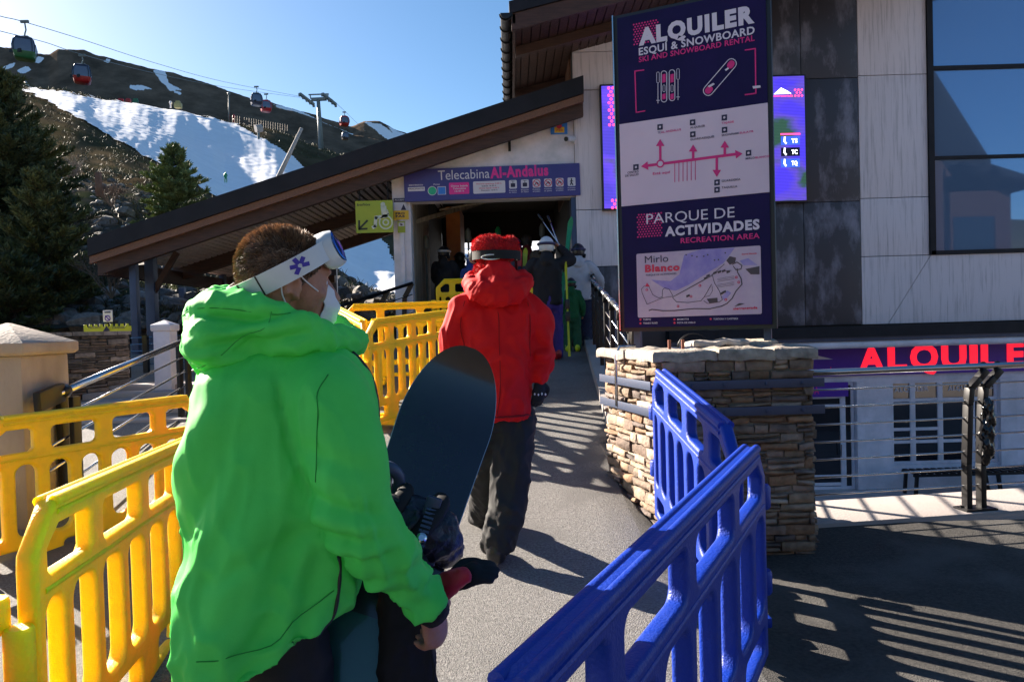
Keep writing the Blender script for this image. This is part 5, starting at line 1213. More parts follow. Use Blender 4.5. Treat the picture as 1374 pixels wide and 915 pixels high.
cabin(110, 75, 108, 24, M['cabdark'], M['cabred'], 'red gondola cabin second from the left, low over the ridge', 100)
cabin(344, 117, 190, 16, M['cabdark'], M['cabdark'], 'dark grey cabin left of the small red one near the pylon', 134)
cabin(357, 127, 200, 15, M['cabred'], M['cabred'], 'small red cabin next to the dark grey one left of the pylon', 143)
cabin(462, 151, 290, 13, M['cabred'], M['cabred'], 'small red cabin hanging just right of the pylon', 163)
cabin(463, 176, 330, 10, M['cabdark'], M['cabdark'], 'tiny dark cabin low behind the ridge right of the pylon', 183)
# leaning pale snow lance
o = MB().tube([at(362, 262, 60), at(405, 172, 60)], [.22, .13], 10).build('snow_lance', M['concrete'], None, True); tag(o, 'long pale leaning pole rising behind the canopy roof', 'snow lance')
o = MB().tube([at(326, 278, 58), at(328, 255, 58)], .12, 8).bar(at(312, 263, 58), at(340, 270, 58), .2, .2).ell(at(328, 262, 58), (.28, .28, .35)).build('snow_gun', M['steelblack'], None, True); tag(o, 'dark snow gun with a cross arm peeking over the canopy roof', 'snow gun')
def farpole(px, y0, y1, d, w, m, label, name, cat_, grp=None):
    o = MB().tube([at(px, y0, d), at(px, y1, d)], [w, w * .7], 8).ell(at(px, y1, d), (w * 1.6, w * 1.6, w * 2)).build(name, m, None, True); return tag(o, label, cat_, grp)
farpole(307, 166, 126, 285, .35, M['pylon'], 'slim grey pole at the top right of the snow run', 'slope_pole', 'pole')
farpole(229, 145, 138, 285, .35, M['white'], 'small white post beside the snow edge left of the yellow machine', 'slope_post', 'post')
farpole(314, 166, 157, 285, .45, M['cabred'], 'short red post at the top right of the snow run', 'slope_post', 'post')
o = MB().box(at(239, 142, 285), (2.6, 2, 2)).box(at(239, 138, 285), (1.6, 1.4, 1.2)).build('snow_gun', mat('pale_yellow', (.35, .30, .12), .5), None, bevel=.2); tag(o, 'pale yellow snow gun on the top edge of the snow run', 'snow gun')
e = empty('snow_gun', at(347, 186, 190), 'grey snow gun on a stand right of the snow run', 'snow gun'); MB().tube([at(347, 187, 190), at(347, 178, 190)], .3).build('stand', M['pylon'], e); MB().tube([at(343, 173, 190), at(351, 172, 191)], 1.0, 12).build('barrel', M['concrete'], e, 40)
for i, (px, m, lb) in enumerate(((162, M['cabred'], 'red'), (172, M['cabred'], 'second red'), (182, M['cabgreen'], 'green'))):
    o = MB().box(at(px, 135 + i * .8, 288), (2.2, .6, 1.3)).box(at(px, 134, 288), (1.6, .8, .9)).build('slope_mat', m, None, bevel=.2); tag(o, lb + ' padded crash mat at the top edge of the snow run', 'crash mat', 'crash mats on the snow run')
o = MB().bar(at(28, 122, 289), at(18, 104, 300), .7, .7).bar(at(40, 120, 289), at(30, 104, 300), .7, .7).build('slope_lift', M['concrete']); tag(o, 'pale twin rails of a small lift above the snow start at left', 'lift rails')
o = MB().ell(at(44, 120.5, 286), (2.6, 2, 1)).box(at(47, 119.5, 286), (1.4, 1, .8)).build('snow_pile', M['snow'], None, True); tag(o, 'little white snow pile at the top left start of the run', 'snow pile')
mb = MB()
for i in range(24): mb.tube([at(312 + i * 3.2, 166 + i * .45, 280), at(312 + i * 3.2, 155 + i * .55, 280)], .09, 4)
for k in (0, 4, 8): mb.tube([at(312, 166 - k, 280), at(386, 176.5 - k * .85, 280)], .07, 4)
o = mb.build('slope_fence', M['woodbrown']); tag(o, 'thin brown fence along the upper right edge of the snow run', 'fence')

# the chalet across the street that the big window mirrors
e = empty('opposite_chalet', (26, -13, 0), 'dark wooden chalet with a pitched roof behind the viewer, mirrored in the window', 'building')
mb = MB().bb((12, -24, -1.8), (23.6, -13, 9.5)).bb((23.6, -22, -1.8), (27.6, -13.5, 8.2)); prism(mb, [(12.5, 9.0), (24.2, 9.0), (19.5, 16.0)], -24, -13.2); mb.build('wall', M['woodbrown'], e)
mb = MB()
for (x0_, z0_, x1_, z1_) in ((10, 4.0, 19.8, 18.2), (19.8, 18.2, 25.4, 9.0)): prism(mb, [(x0_, z0_), (x1_, z1_), (x1_, z1_ + .5), (x0_, z0_ + .5)], -25, -11.8)
prism(mb, [(24.3, 9.6), (28.4, 8.2), (28.4, 8.6), (24.3, 10.0)], -23, -12.5); mb.build('roof', M['fascia'], e)
for x, z in ((13.5, 2), (17, 2), (20.4, 2), (24.3, 1.6), (14.5, 6), (18, 6), (24.4, 5)): MB().bb((x, -12.99 - .5 * (x > 23.6), z), (x + 2.2, -12.9 - .5 * (x > 23.6), z + 1.8)).build('window', M['glass_shop'], e)
o = grid_obj('far_slope', frange(-40, 90, 6), frange(-60, -28, 4), lambda x, y: -1.8 + max(0, (-28 - y)) * .45 + 2 * noise.noise(Vector((x, y, 0)) * .08), M['hill']); o['kind'] = 'structure'
# ------------------------------------------------------------------ people
def cloth(name, col, col2=None, rough=.75, sheen=0, wr=.5, ws=14):
    m = mat(name, col, rough, col2=col2 or tuple(c * .82 for c in col), scale=5, sheen=sheen, spec=.25)
    t = m.node_tree; b = t.nodes['Principled BSDF']; tc = t.nodes.new('ShaderNodeTexCoord'); mp = t.nodes.new('ShaderNodeMapping'); mp.inputs['Scale'].default_value = (1, 1, .55); mp.inputs['Rotation'].default_value = (.3, .2, 0)
    dn = t.nodes.new('ShaderNodeTexNoise'); dn.inputs['Scale'].default_value = 3; va = t.nodes.new('ShaderNodeVectorMath'); va.operation = 'MULTIPLY_ADD'; va.inputs[1].default_value = (.25, .25, .25)
    n = t.nodes.new('ShaderNodeTexNoise'); n.noise_type = 'RIDGED_MULTIFRACTAL'; n.inputs['Scale'].default_value = ws * .33; n.inputs['Detail'].default_value = 2.5; n.inputs['Roughness'].default_value = .45
    f = t.nodes.new('ShaderNodeTexNoise'); f.inputs['Scale'].default_value = 260; f.inputs['Detail'].default_value = 2
    bp = t.nodes.new('ShaderNodeBump'); bp.inputs['Strength'].default_value = wr; bp.inputs['Distance'].default_value = .045; b2 = t.nodes.new('ShaderNodeBump'); b2.inputs['Strength'].default_value = .25; b2.inputs['Distance'].default_value = .001
    t.links.new(tc.outputs['Object'], mp.inputs[0]); t.links.new(mp.outputs[0], dn.inputs[0]); t.links.new(dn.outputs['Color'], va.inputs[0]); t.links.new(mp.outputs[0], va.inputs[2]); t.links.new(va.outputs[0], n.inputs[0])
    t.links.new(tc.outputs['Object'], f.inputs[0]); t.links.new(n.outputs['Fac'], bp.inputs['Height']); t.links.new(f.outputs['Fac'], b2.inputs['Height']); t.links.new(bp.outputs[0], b2.inputs['Normal']); t.links.new(b2.outputs[0], b.inputs['Normal']); return m
M['skin'] = mat('skin', (.42, .20, .13), .5, col2=(.34, .14, .09), scale=12, bump=.15, bscale=140)
M['hair'] = tone_mat('hair', .55, 0)
M['greenjacket'] = cloth('green_jacket', (.085, .70, .11), (.07, .62, .09), .62, .0, .8, 13)
M['redjacket'] = cloth('red_jacket', (.66, .004, .006), (.58, .003, .005), .75, .0, .9, 11)
M['blackcloth'] = cloth('black_cloth', (.014, .014, .016)); M['blacktrousers'] = cloth('black_trousers', (.022, .022, .024), wr=.8)
M['zipper'] = mat('black_zip', (.008, .008, .009), .4)
def folds(seeds, base_amp, scale=(9, 9, 4), mask=None, extra=None, dirn=None):
    "displacement made of sharp-edged soft ridges, like creased shell cloth"
    def f(c, n):
        q = Vector((c.x * scale[0] + seeds, c.y * scale[1], c.z * scale[2]))
        w = noise.noise_vector(q * .45) * 1.3; a = noise.noise(q + w); r = 1 - abs(a) * 3.0; r = max(0, r) ** 1.3
        b = noise.noise(q * 2.3 + w * 2); r2 = max(0, 1 - abs(b) * 3.0) ** 1.5
        amp = base_amp * (mask(c) if mask else 1)
        d = n * amp * (r * 1.0 + r2 * .7 - .45)
        if extra: d = d + extra(c, n)
        return d
    return f
def crease(c, a, b, w, amp):
    amp *= 1.25
    "a valley or ridge along the segment a-b"
    ab = b - a; t = max(0, min(1, (c - a).dot(ab) / ab.length_squared)); d = (c - (a + ab * t)).length
    return amp * math.exp(-(d / w) ** 2) * (1 - abs(2 * t - 1) ** 3 * .8)
def frame(F, up=(0, 0, 1)):
    F = Vector(F).normalized(); L = Vector(up).cross(F).normalized(); U = F.cross(L); return Matrix((F, L, U)).transposed()   # x forward, y left, z up

# ---- hands: palm, four unequal bent fingers, thumb from the side of the palm
def hand(mb, wrist, F, N, s=1.0, curl=.5, left=False, fat=1.0):
    "F: direction of the fingers, N: back of the hand"
    F = Vector(F).normalized(); N = (Vector(N) - F * Vector(N).dot(F)).normalized(); Sd = F.cross(N) * (-1 if left else 1)
    W_ = Vector(wrist)
    mb.chain([W_ - F * .02 * s, W_ + F * .035 * s, W_ + F * .085 * s], [.026 * s, .036 * s, .038 * s], 12, .55 * fat, up=Sd)
    for i, (off, L) in enumerate(((-.030, .068), (-.010, .078), (.011, .073), (.030, .058))):
        p = W_ + F * .085 * s + Sd * off * s; d = F.copy(); pts = [p - F * .03 * s]; a = 0
        for k, seg in enumerate((.42, .32, .26)):
            pts.append(p); a += curl * (.75 if k == 0 else .9); dd = F * cos(a) - N * sin(a); p = p + dd * L * seg * s
        pts.append(p); mb.chain(pts, [.0105 * s * fat, .0105 * s * fat, .0098 * s * fat, .0088 * s * fat, .0075 * s * fat], 8)
    p = W_ + F * .02 * s - Sd * .022 * s; q = p + (F * .5 - Sd * .75 - N * .15).normalized() * .045 * s; r = q + (F * .85 - Sd * .25 - N * .45).normalized() * .034 * s; t = r + (F * .9 + Sd * .1 - N * .6).normalized() * .026 * s
    mb.chain([p, q, r, t], [.016 * s * fat, .0135 * s * fat, .0115 * s * fat, .009 * s * fat], 8)

def head_shapes(mb, C, Fm, s=1.0):
    def P(x, y, z): return C + Fm @ (Vector((x, y, z)) * s)
    def E(x, y, z, a, b_, c_): mb.ell(P(x, y, z), (a * s, b_ * s, c_ * s), Fm, 18, 12)
    E(-.012, 0, .035, .098, .077, .088); E(.03, 0, -.005, .062, .066, .085); E(.045, 0, -.055, .042, .048, .055); E(.035, 0, -.075, .045, .05, .032)
    E(.068, 0, -.090, .020, .024, .018)
    mb.chain([P(.082, 0, .025), P(.098, 0, .0), P(.112, 0, -.020)], [.010 * s, .012 * s, .014 * s], 10); E(.102, .011, -.022, .010, .009, .008); E(.102, -.011, -.022, .010, .009, .008)
    E(.082, 0, -.045, .014, .024, .0075); E(.080, 0, -.056, .013, .021, .0075); E(.078, 0, .038, .016, .052, .012)
    for q in (-1, 1):
        E(.066, .032 * q, .014, .016, .016, .012); E(.055, .046 * q, -.015, .022, .018, .016); E(-.03, .06 * q, -.02, .03, .018, .035)
        for k in range(9):
            t = -.6 + 4.6 * k / 8; mb.ell(P(-.012 - .017 * cos(t) * .9, (.077 + .009) * q, -.004 + .028 * sin(t)), (.0075 * s, .0065 * s, .0075 * s), Fm, 8, 6)
        E(-.004, .078 * q, -.006, .013, .006, .022); E(.0, .076 * q, -.028, .009, .007, .010)
    mb.chain([P(-.028, 0, -.02), P(-.045, 0, -.11), P(-.055, 0, -.19)], [.062 * s, .060 * s, .070 * s], 18)
def eyes(C, Fm, parent, s=1.0):
    def P(x, y, z): return C + Fm @ (Vector((x, y, z)) * s)
    mb = MB(); mb2 = MB()
    for q in (-1, 1): mb.ell(P(.070, .031 * q, .012), (.0125 * s, .0125 * s, .0115 * s), Fm, 14, 10); mb2.ell(P(.0805, .031 * q, .012), (.003 * s, .0055 * s, .0055 * s), Fm, 10, 6)
    e = mb.build('eyes', M['whiteprint'], parent, True); mb2.build('iris', M['blackplastic'], e, True)

# ================================================================ the man in the green jacket
GM = empty('person', (-.55, 1.68, 0), 'man in green hooded jacket and white mask, goggles on his head, carrying a snowboard', 'person')
C = Vector((-.518, 1.665, 1.637)); HF = frame((.84, .54, -.08), (.05, .0, 1)); hs = 1.02
sh_r, sh_l = Vector((-.40, 1.55, 1.40)), Vector((-.70, 1.80, 1.40)); el_r = Vector((-.335, 1.50, 1.135)); wr_r = Vector((-.212, 1.62, .905)); el_l = Vector((-.66, 1.98, 1.15)); wr_l = Vector((-.48, 2.02, 1.05))
hipc = Vector((-.645, 1.70, .90))
body = MB(); head_shapes(body, C, HF, hs)
body.chain([(-.58, 1.66, 1.48), (-.57, 1.67, 1.30), (-.58, 1.68, 1.10), hipc], [.10, .155, .15, .15], 18)
body.chain([sh_l, (-.55, 1.67, 1.44), sh_r], [.06, .08, .06]); body.chain([sh_r, el_r, wr_r], [.045, .032, .022]); body.chain([sh_l, el_l, wr_l], [.055, .042, .028])
for sx_ in (-.09, .09): body.chain([hipc + Vector((sx_, sx_ * -.5, 0)), hipc + Vector((sx_ * 1.1, sx_ * -.5 + .03, -.43)), hipc + Vector((sx_ * 1.2, sx_ * -.5, -.83))], [.09, .06, .045]); body.chain([hipc + Vector((sx_ * 1.2, sx_ * -.5 - .02, -.86)), hipc + Vector((sx_ * 1.2 + .1, sx_ * -.5 + .12, -.87))], [.045, .035])
hand(body, wr_r + Vector((.006, .004, -.012)), (.12, .40, -.90), (.80, -.55, -.1), .98, .75)
hand(body, wr_l + Vector((.02, 0, -.0)), (.9, .2, -.2), (0, .5, 1), 1.0, .6, True)
bm_ = fuse(body, .0052, 3); link('body', bm_, M['skin'], GM, True); eyes(C, HF, GM, hs)
# hair
def hairdo(C, Fm, parent, s, n=20000, L=.017, dark=(.13, .075, .045), light=(.55, .34, .19), seed=3):
    rnd = random.Random(seed); cap = MB(); cap.t = dark
    def P(v): return C + Fm @ (v * s)
    def surf(th, ph):
        v = Vector((cos(ph) * cos(th) * .099, cos(ph) * sin(th) * .083, sin(ph) * .092)); return v + Vector((-.014, 0, .037))
    def keep(v):
        x, y, z = v; line = -.012 if x > -.02 else (-.075 if x < -.06 else -.012 - (-.02 - x) / .04 * .063)
        if x > .055: line = .055 + (x - .055) * .6
        elif x > -.0: line = -.005 + max(0, x - .0) * .95
        return z > line
    vs = []; idx = {}; NT, NP = 60, 34
    mbc = MB(); mbc.t = dark
    for j in range(NP):
        for i in range(NT):
            th = 2 * pi * i / NT; ph = -1.0 + (pi / 2 + 1.0) * j / (NP - 1); vs.append(surf(th, ph))
    fs = [(j * NT + i, j * NT + (i + 1) % NT, (j + 1) * NT + (i + 1) % NT, (j + 1) * NT + i) for j in range(NP - 1) for i in range(NT) if keep(vs[j * NT + i])]
    mbc.add([P(v) for v in vs], fs); o = mbc.build('hair', M['hair'], parent, True)
    st = MB()
    for _ in range(n):
        th = rnd.uniform(0, 2 * pi); ph = math.asin(rnd.uniform(-.8, 1)); v = surf(th, ph)
        if not keep(v): continue
        nrm = Vector((cos(ph) * cos(th), cos(ph) * sin(th), sin(ph))); back = Vector((-.5, 0, -.35 if ph < .5 else .1)); tuft = noise.noise_vector(v * 45) * .6
        d = (nrm * (.55 + .7 * max(0, sin(ph))) + back * .8 + tuft + Vector((rnd.uniform(-.25, .25), rnd.uniform(-.25, .25), rnd.uniform(-.2, .3)))).normalized()
        LL = L * rnd.uniform(.5, 1.15) * (.55 + .75 * max(0, sin(ph)) + .15); sd = d.cross(nrm + Vector((.1, .2, 0))).normalized() * .0011
        c = rnd.random(); st.t = tuple(a + (b_ - a) * c * (.5 + .5 * max(0, sin(ph))) for a, b_ in zip(dark, light)); m_ = v + d * LL * .55 + nrm * LL * .1; e_ = v + d * LL + Vector((0, 0, -.12 * LL))  # strands lighten towards the crown, a highlight put into their tone
        st.add([P(v - sd), P(v + sd), P(m_ + sd * .8), P(m_ - sd * .8), P(e_)], [(0, 1, 2, 3), (3, 2, 4)])
    st.build('hair_strands', M['hair'], o)
hairdo(C + Vector((0, 0, -.004)), HF, GM, hs * .965)
# face mask with ear loops
M['mask'] = mat('white_mask', (.72, .70, .74), .75, bump=.2, bscale=60, col2=(.66, .64, .70))
def facemask(C, Fm, parent, s):
    def P(x, y, z): return C + Fm @ (Vector((x, y, z)) * s)
    rows = []
    for j in range(11):
        v = j / 10; z = .010 - .118 * v; row = []
        for i in range(21):
            u = (i / 20 - .5) * 2; W_ = .047 - .008 * v; x = .125 - .050 * abs(u) ** 2.0 - .030 * (2 * v - 1) ** 2 - .022 * max(0, v - .5) + (.003 * sin(v * 19)); row.append(P(x, u * W_, z))
        rows.append(row)
    rows2 = [[p - Fm.col[0] * .003 for p in r_] for r_ in rows]; mb = MB(); vs = [p for r_ in rows for p in r_] + [p for r_ in rows2 for p in r_]; n_ = 21; K = 11 * 21
    fs = [(j * n_ + i, j * n_ + i + 1, (j + 1) * n_ + i + 1, (j + 1) * n_ + i) for j in range(10) for i in range(20)]; fs += [tuple(x + K for x in reversed(f)) for f in fs]
    ring = list(range(21)) + [j * n_ + 20 for j in range(1, 11)] + [10 * n_ + i for i in range(19, -1, -1)] + [j * n_ for j in range(9, 0, -1)]
    fs += [(ring[i], ring[i] + K, ring[(i + 1) % len(ring)] + K, ring[(i + 1) % len(ring)]) for i in range(len(ring))]
    mb.add(vs, fs); o = mb.build('face_mask', M['mask'], parent, True)
    lp = MB()
    for q in (-1, 1):
        lp.tube(catmull([P(.052, .062 * q, -.010), P(.02, .078 * q, .008), P(-.008, .089 * q, .026), P(-.030, .088 * q, .020), P(-.036, .086 * q, -.008), P(-.024, .080 * q, -.040), P(.01, .066 * q, -.072), P(.036, .055 * q, -.095)], 5), .0017, 6)
    lp.build('ear_loop', M['mask'], o, True)
facemask(C, HF, GM, hs)
# goggles pushed up on the forehead
M['strapwhite'] = mat('white_strap', (.66, .68, .68), .6, col2=(.58, .60, .60), scale=8); M['emblem'] = mat('violet_emblem', (.05, .03, .32), .6, vary=False); M['mirror'] = mat('blue_mirror_lens', (.03, .12, .42), .08, metal=.85, vary=False); M['gogframe'] = mat('goggle_frame', (.62, .64, .62), .35)
def goggles(C, Fm, parent, s, strapm, framem, lensm, tilt=.58, dz=.034, width=.044, emblem=True, a=.122, b_=.097, fin=.016):
    G_ = Fm @ Matrix.Rotation(-tilt, 3, 'Y'); O = C + Fm @ (Vector((-.012, 0, dz)) * s)
    def P(th, h, r=1.0): return O + G_ @ Vector((cos(th) * a * r * s, sin(th) * b_ * r * s, h * s))
    n_ = 56; mb = MB(); vs = []
    for r_ in (1.0, 1.035):
        for h in (-width / 2, width / 2):
            for i in range(n_ + 1):
                th = R(38) + (2 * pi - R(76)) * i / n_; vs.append(P(th, h, r_))
    m_ = n_ + 1; fs = []
    for i in range(n_): fs += [(2 * m_ + i, 2 * m_ + i + 1, 3 * m_ + i + 1, 3 * m_ + i), (i, m_ + i, m_ + i + 1, i + 1), (m_ + i, 3 * m_ + i, 3 * m_ + i + 1, m_ + i + 1), (i, i + 1, 2 * m_ + i + 1, 2 * m_ + i)]
    fs += [(0, 2 * m_, 3 * m_, m_), (n_, m_ + n_, 3 * m_ + n_, 2 * m_ + n_)]
    mb.add(vs, fs); g_ = mb.build('goggles', strapm, parent, 40)
    # frame & lens
    def ring(k, x, n2=36):
        out = []
        for i in range(n2):
            t = 2 * pi * i / n2; y = math.copysign(abs(cos(t)) ** .6, cos(t)) * .083 * k; z = math.copysign(abs(sin(t)) ** .75, sin(t)) * .042 * k
            if abs(y) < .03 and z < 0: z *= .72 + .28 * abs(y) / .03
            th = y / .083 * R(50); out.append(O + G_ @ Vector(((cos(th) * (a - .018 - fin) + x) * s, (sin(th) * b_ * .98) * s, (z + .008 - fin) * s)))
        return out
    MB().loft([ring(.98, .012), ring(1.05, .022), ring(1.04, .038), ring(.96, .050), ring(.90, .046)]).build('frame', framem, g_, 50)
    rs = [ring(k, .050 + .012 * (1 - k)) for k in (.93, .8, .55, .25, .05)]
    MB().loft(rs).build('lens', lensm, g_, True)
    if emblem:
        mb = MB(); ec = R(275)
        for k in range(6):
            t = 2 * pi * k / 6 + .3
            if k == 4: continue
            def Q(r_, w_): dx = (cos(t) * r_ - sin(t) * w_); dz_ = (sin(t) * r_ + cos(t) * w_); return P(ec - dx / (.105), dz_, 1.045)
            mb.add([Q(.004, -.0045), Q(.019, -.0045), Q(.019, .0045), Q(.004, .0045)], [(0, 1, 2, 3)])
        mb.build('emblem', M['emblem'], g_)
        mb = MB()
        for t0, w_ in ((R(232), .03), (R(208), .05)): mb.add([P(t0 - w_, -width / 2, 1.045), P(t0, -width / 2, 1.045), P(t0, width / 2, 1.045), P(t0 - w_, width / 2, 1.045)], [(0, 1, 2, 3)])
        mb.build('strap_slider', M['blackplastic'], g_)
    return g_
goggles(C, HF, GM, hs, M['strapwhite'], M['gogframe'], M['mirror'])
# jacket
J = MB()
def torso_rings(tab, Yc=1.68):
    out = []
    for z, xl_, xr_, b_, yc in tab:
        r_ = circ((0, 0), .88 * (xr_ - xl_) / 2, b_ * 1.16, z, 34, R(16), 3.2); m0 = min(p.x for p in r_); m1 = max(p.x for p in r_)
        for p in r_: p.x = xl_ + (p.x - m0) / (m1 - m0) * (xr_ - xl_); p.y += yc
        out.append(r_)
    return out
TR_ = torso_rings([(1.50, -.66, -.42, .09, 1.68), (1.475, -.705, -.36, .13, 1.68), (1.43, -.745, -.325, .165, 1.685), (1.36, -.765, -.312, .185, 1.69), (1.26, -.782, -.312, .195, 1.69), (1.12, -.795, -.33, .20, 1.69), (.98, -.802, -.355, .205, 1.69), (.86, -.802, -.372, .215, 1.69), (.775, -.80, -.385, .225, 1.69)])
for p_ in TR_[-1]: p_.z += .58 * max(0, p_.x + .62)
for p_ in TR_[-2]: p_.z += .30 * max(0, p_.x + .62)
J.loft(TR_)
J.loft([circ((-.53, 1.67), .13, .115, z, 24) for z in (1.42, 1.50, 1.53)])
J.chain([sh_r + Vector((-.05, .04, .015)), sh_r + Vector((.0, -.0, -.03)), (sh_r + el_r) / 2 + Vector((.008, -.01, 0)), el_r + Vector((.0, -.0, .01)), (el_r + wr_r) / 2 + Vector((.0, 0, .0)), wr_r + Vector((-.006, -.005, .012))], [.085, .097, .091, .080, .063, .046], 22)
J.chain([sh_l, el_l, wr_l], [.09, .08, .055], 18)
er = el_r
def gextra(c, n):
    d = 0
    a = lambda x, y, z: Vector((x, y, z))
    # sleeve folds across the inside of the elbow and the forearm
    for (p, q, w, am) in ((a(-.43, 1.44, 1.20), a(-.26, 1.46, 1.15), .016, -.013), (a(-.42, 1.42, 1.12), a(-.27, 1.45, 1.10), .014, -.012), (a(-.41, 1.45, 1.06), a(-.24, 1.48, 1.06), .015, -.011), (a(-.36, 1.48, 1.00), a(-.20, 1.52, 1.02), .013, -.009), (a(-.30, 1.50, .94), a(-.16, 1.56, .97), .012, -.008),
                          (a(-.46, 1.46, 1.30), a(-.28, 1.46, 1.24), .020, -.008), (a(-.44, 1.44, 1.16), a(-.28, 1.44, 1.13), .02, .008), (a(-.40, 1.44, 1.09), a(-.25, 1.46, 1.08), .018, .008),
                          # armhole seam
                          (a(-.50, 1.50, 1.45), a(-.47, 1.47, 1.30), .007, -.010), (a(-.47, 1.47, 1.30), a(-.43, 1.48, 1.18), .007, -.010),
                          # long diagonal drapes on the back
                          (a(-.56, 1.48, 1.36), a(-.74, 1.52, 1.02), .035, -.016), (a(-.62, 1.47, 1.38), a(-.80, 1.62, 1.12), .03, .012), (a(-.50, 1.47, 1.20), a(-.66, 1.48, .86), .04, .018), (a(-.46, 1.48, 1.10), a(-.58, 1.47, .80), .026, -.018),
                          (a(-.42, 1.50, 1.06), a(-.48, 1.47, .78), .022, -.016), (a(-.75, 1.50, 1.18), a(-.78, 1.54, .80), .03, -.014), (a(-.68, 1.48, 1.05), a(-.72, 1.48, .78), .03, .014), (a(-.40, 1.48, 1.13), a(-.64, 1.47, 1.02), .020, -.010)):
        if c.y < 1.66: d += crease(Vector((c.x, 0, c.z)), Vector((p.x, 0, p.z)), Vector((q.x, 0, q.z)), w, am)
    return n * d
def gm_mask(c): return .55 + .6 * smooth01((1.25 - c.z) / .4) + (.5 if c.x > -.36 and c.z < 1.2 else 0)
jm = fuse(J, .0075, 6, folds(4, .0135, (7, 7, 3.2), gm_mask, gextra), 1)
jk = link('jacket', jm, M['greenjacket'], GM, True)
# hem rib, cuff, zip, seams
def on_ring(z, ang, tab, k=1.0):
    for t0, t1 in zip(tab, tab[1:]):
        if t1[0] <= z <= t0[0]:
            f = (t0[0] - z) / (t0[0] - t1[0]); v = [x + (y - x) * f for x, y in zip(t0, t1)]
            cx = (v[1] + v[2]) / 2; return Vector((cx + cos(ang) * (v[2] - v[1]) / 2 * k, v[4] + sin(ang) * v[3] * k, z))
TT = [(1.50, -.66, -.42, .09, 1.68), (1.475, -.705, -.36, .13, 1.68), (1.43, -.745, -.325, .165, 1.685), (1.36, -.765, -.312, .185, 1.69), (1.26, -.782, -.312, .195, 1.69), (1.12, -.795, -.33, .20, 1.69), (.98, -.802, -.355, .205, 1.69), (.86, -.802, -.372, .215, 1.69), (.775, -.80, -.385, .225, 1.69)]
from mathutils.bvhtree import BVHTree
def shrink(me_obj):
    off = me_obj.location.copy(); p_ = me_obj.parent
    while p_: off += p_.location; p_ = p_.parent
    bv = BVHTree.FromPolygons([v.co + off for v in me_obj.data.vertices], [tuple(p.vertices) for p in me_obj.data.polygons])
    def f(p, lift=.002): h = bv.find_nearest(Vector(p)); return h[0] + h[1] * lift
    return f
onj = shrink(jk)
def trim(pts, r, m, name, parent, k=6, lift=.001): 
    P_ = [onj(p, lift) for p in catmull(pts, k)]
    for _ in range(4): P_ = [P_[0]] + [(P_[i - 1] + P_[i] * 2 + P_[i + 1]) / 4 for i in range(1, len(P_) - 1)] + [P_[-1]]
    return MB().tube(P_, r, 6).build(name, m, parent, True)
trim([at(478, 462, 1.66), at(498, 490, 1.66), at(507, 540, 1.66), at(507, 600, 1.66)], .005, M['zipper'], 'zip', jk)
trim([(-.40, 1.54, 1.05), (-.395, 1.53, .95), (-.40, 1.52, .86), (-.405, 1.52, .79)], .0045, M['zipper'], 'pocket_zip', jk)
M['greenseam'] = cloth('green_seam', (.02, .30, .04))
trim([at(447, 470, 1.42), at(418, 520, 1.40), at(405, 580, 1.40), at(410, 650, 1.42)], .0012, M['greenseam'], 'seam', jk)
trim([at(255, 895, 1.4), at(320, 888, 1.4), at(400, 845, 1.42), at(450, 795, 1.5)], .0012, M['greenseam'], 'seam', jk)
q = circ((-.5925, 1.69), .200, .215, .79, 40, 0, 2.25); MB().tube([onj(p + Vector((0, 0, .58 * max(0, p.x + .62))), .001) for p in q] + [onj(q[0], .001)], .0045, 6).build('hem', M['greenseam'], jk, True)
cuff_d = (wr_r - el_r).normalized(); MB().tube([wr_r + cuff_d * .010, wr_r + cuff_d * .045], [.044, .036], 18).build('cuff', M['blackcloth'], jk, True)
# hood
H = MB()
H.ell(at(316, 455, 1.60), (.098, .13, .088), frame((.95, -.2, .18)), 24, 16); H.ell(at(305, 468, 1.63), (.075, .12, .072), None, 20, 14)
H.chain([at(297, 432, 1.56), at(345, 436, 1.55), at(395, 446, 1.555), at(436, 456, 1.60)], [.072, .066, .052, .036], 20)
H.chain([at(304, 425, 1.74), at(350, 420, 1.86), at(420, 432, 1.86), at(466, 452, 1.82)], [.075, .06, .045, .028], 20); H.ell(at(300, 425, 1.65), (.075, .12, .055), None, 20, 14)
H.chain([at(430, 452, 1.59), at(456, 456, 1.66), at(474, 460, 1.76), at(470, 458, 1.84)], [.034, .034, .032, .030], 18)
def hextra(c, n):
    a = lambda x, y, z: Vector((x, y, z)); d = 0
    for (p, q, w, am) in ((at(268, 420, 1.5), at(345, 428, 1.5), .010, -.014), (at(300, 440, 1.5), at(400, 412, 1.5), .010, -.012), (at(262, 470, 1.5), at(350, 452, 1.5), .012, -.013), (at(262, 490, 1.5), at(425, 440, 1.5), .012, -.013), (at(270, 455, 1.5), at(330, 446, 1.5), .012, .010), (a(-.74, 1.56, 1.54), a(-.52, 1.47, 1.50), .010, -.006), (a(-.72, 1.54, 1.50), a(-.50, 1.46, 1.46), .016, .010), (a(-.70, 1.53, 1.58), a(-.48, 1.49, 1.56), .012, -.012), (a(-.62, 1.50, 1.47), a(-.42, 1.55, 1.53), .012, -.009), (a(-.66, 1.50, 1.44), a(-.55, 1.49, 1.46), .012, -.010)):
        if c.y < 1.72: d += crease(Vector((c.x, 0, c.z)), Vector((p.x, 0, p.z)), Vector((q.x, 0, q.z)), w, am)
    return n * d
hm = fuse(H, .007, 4, folds(9, .009, (9, 9, 9), None, hextra), 1); hood = link('hood', hm, M['greenjacket'], GM, True)
_oj = onj; onj = shrink(hood)
trim([(-.735, 1.55, 1.575), (-.66, 1.50, 1.585), (-.56, 1.49, 1.575), (-.47, 1.53, 1.56)], .001, M['greenseam'], 'seam', hood)
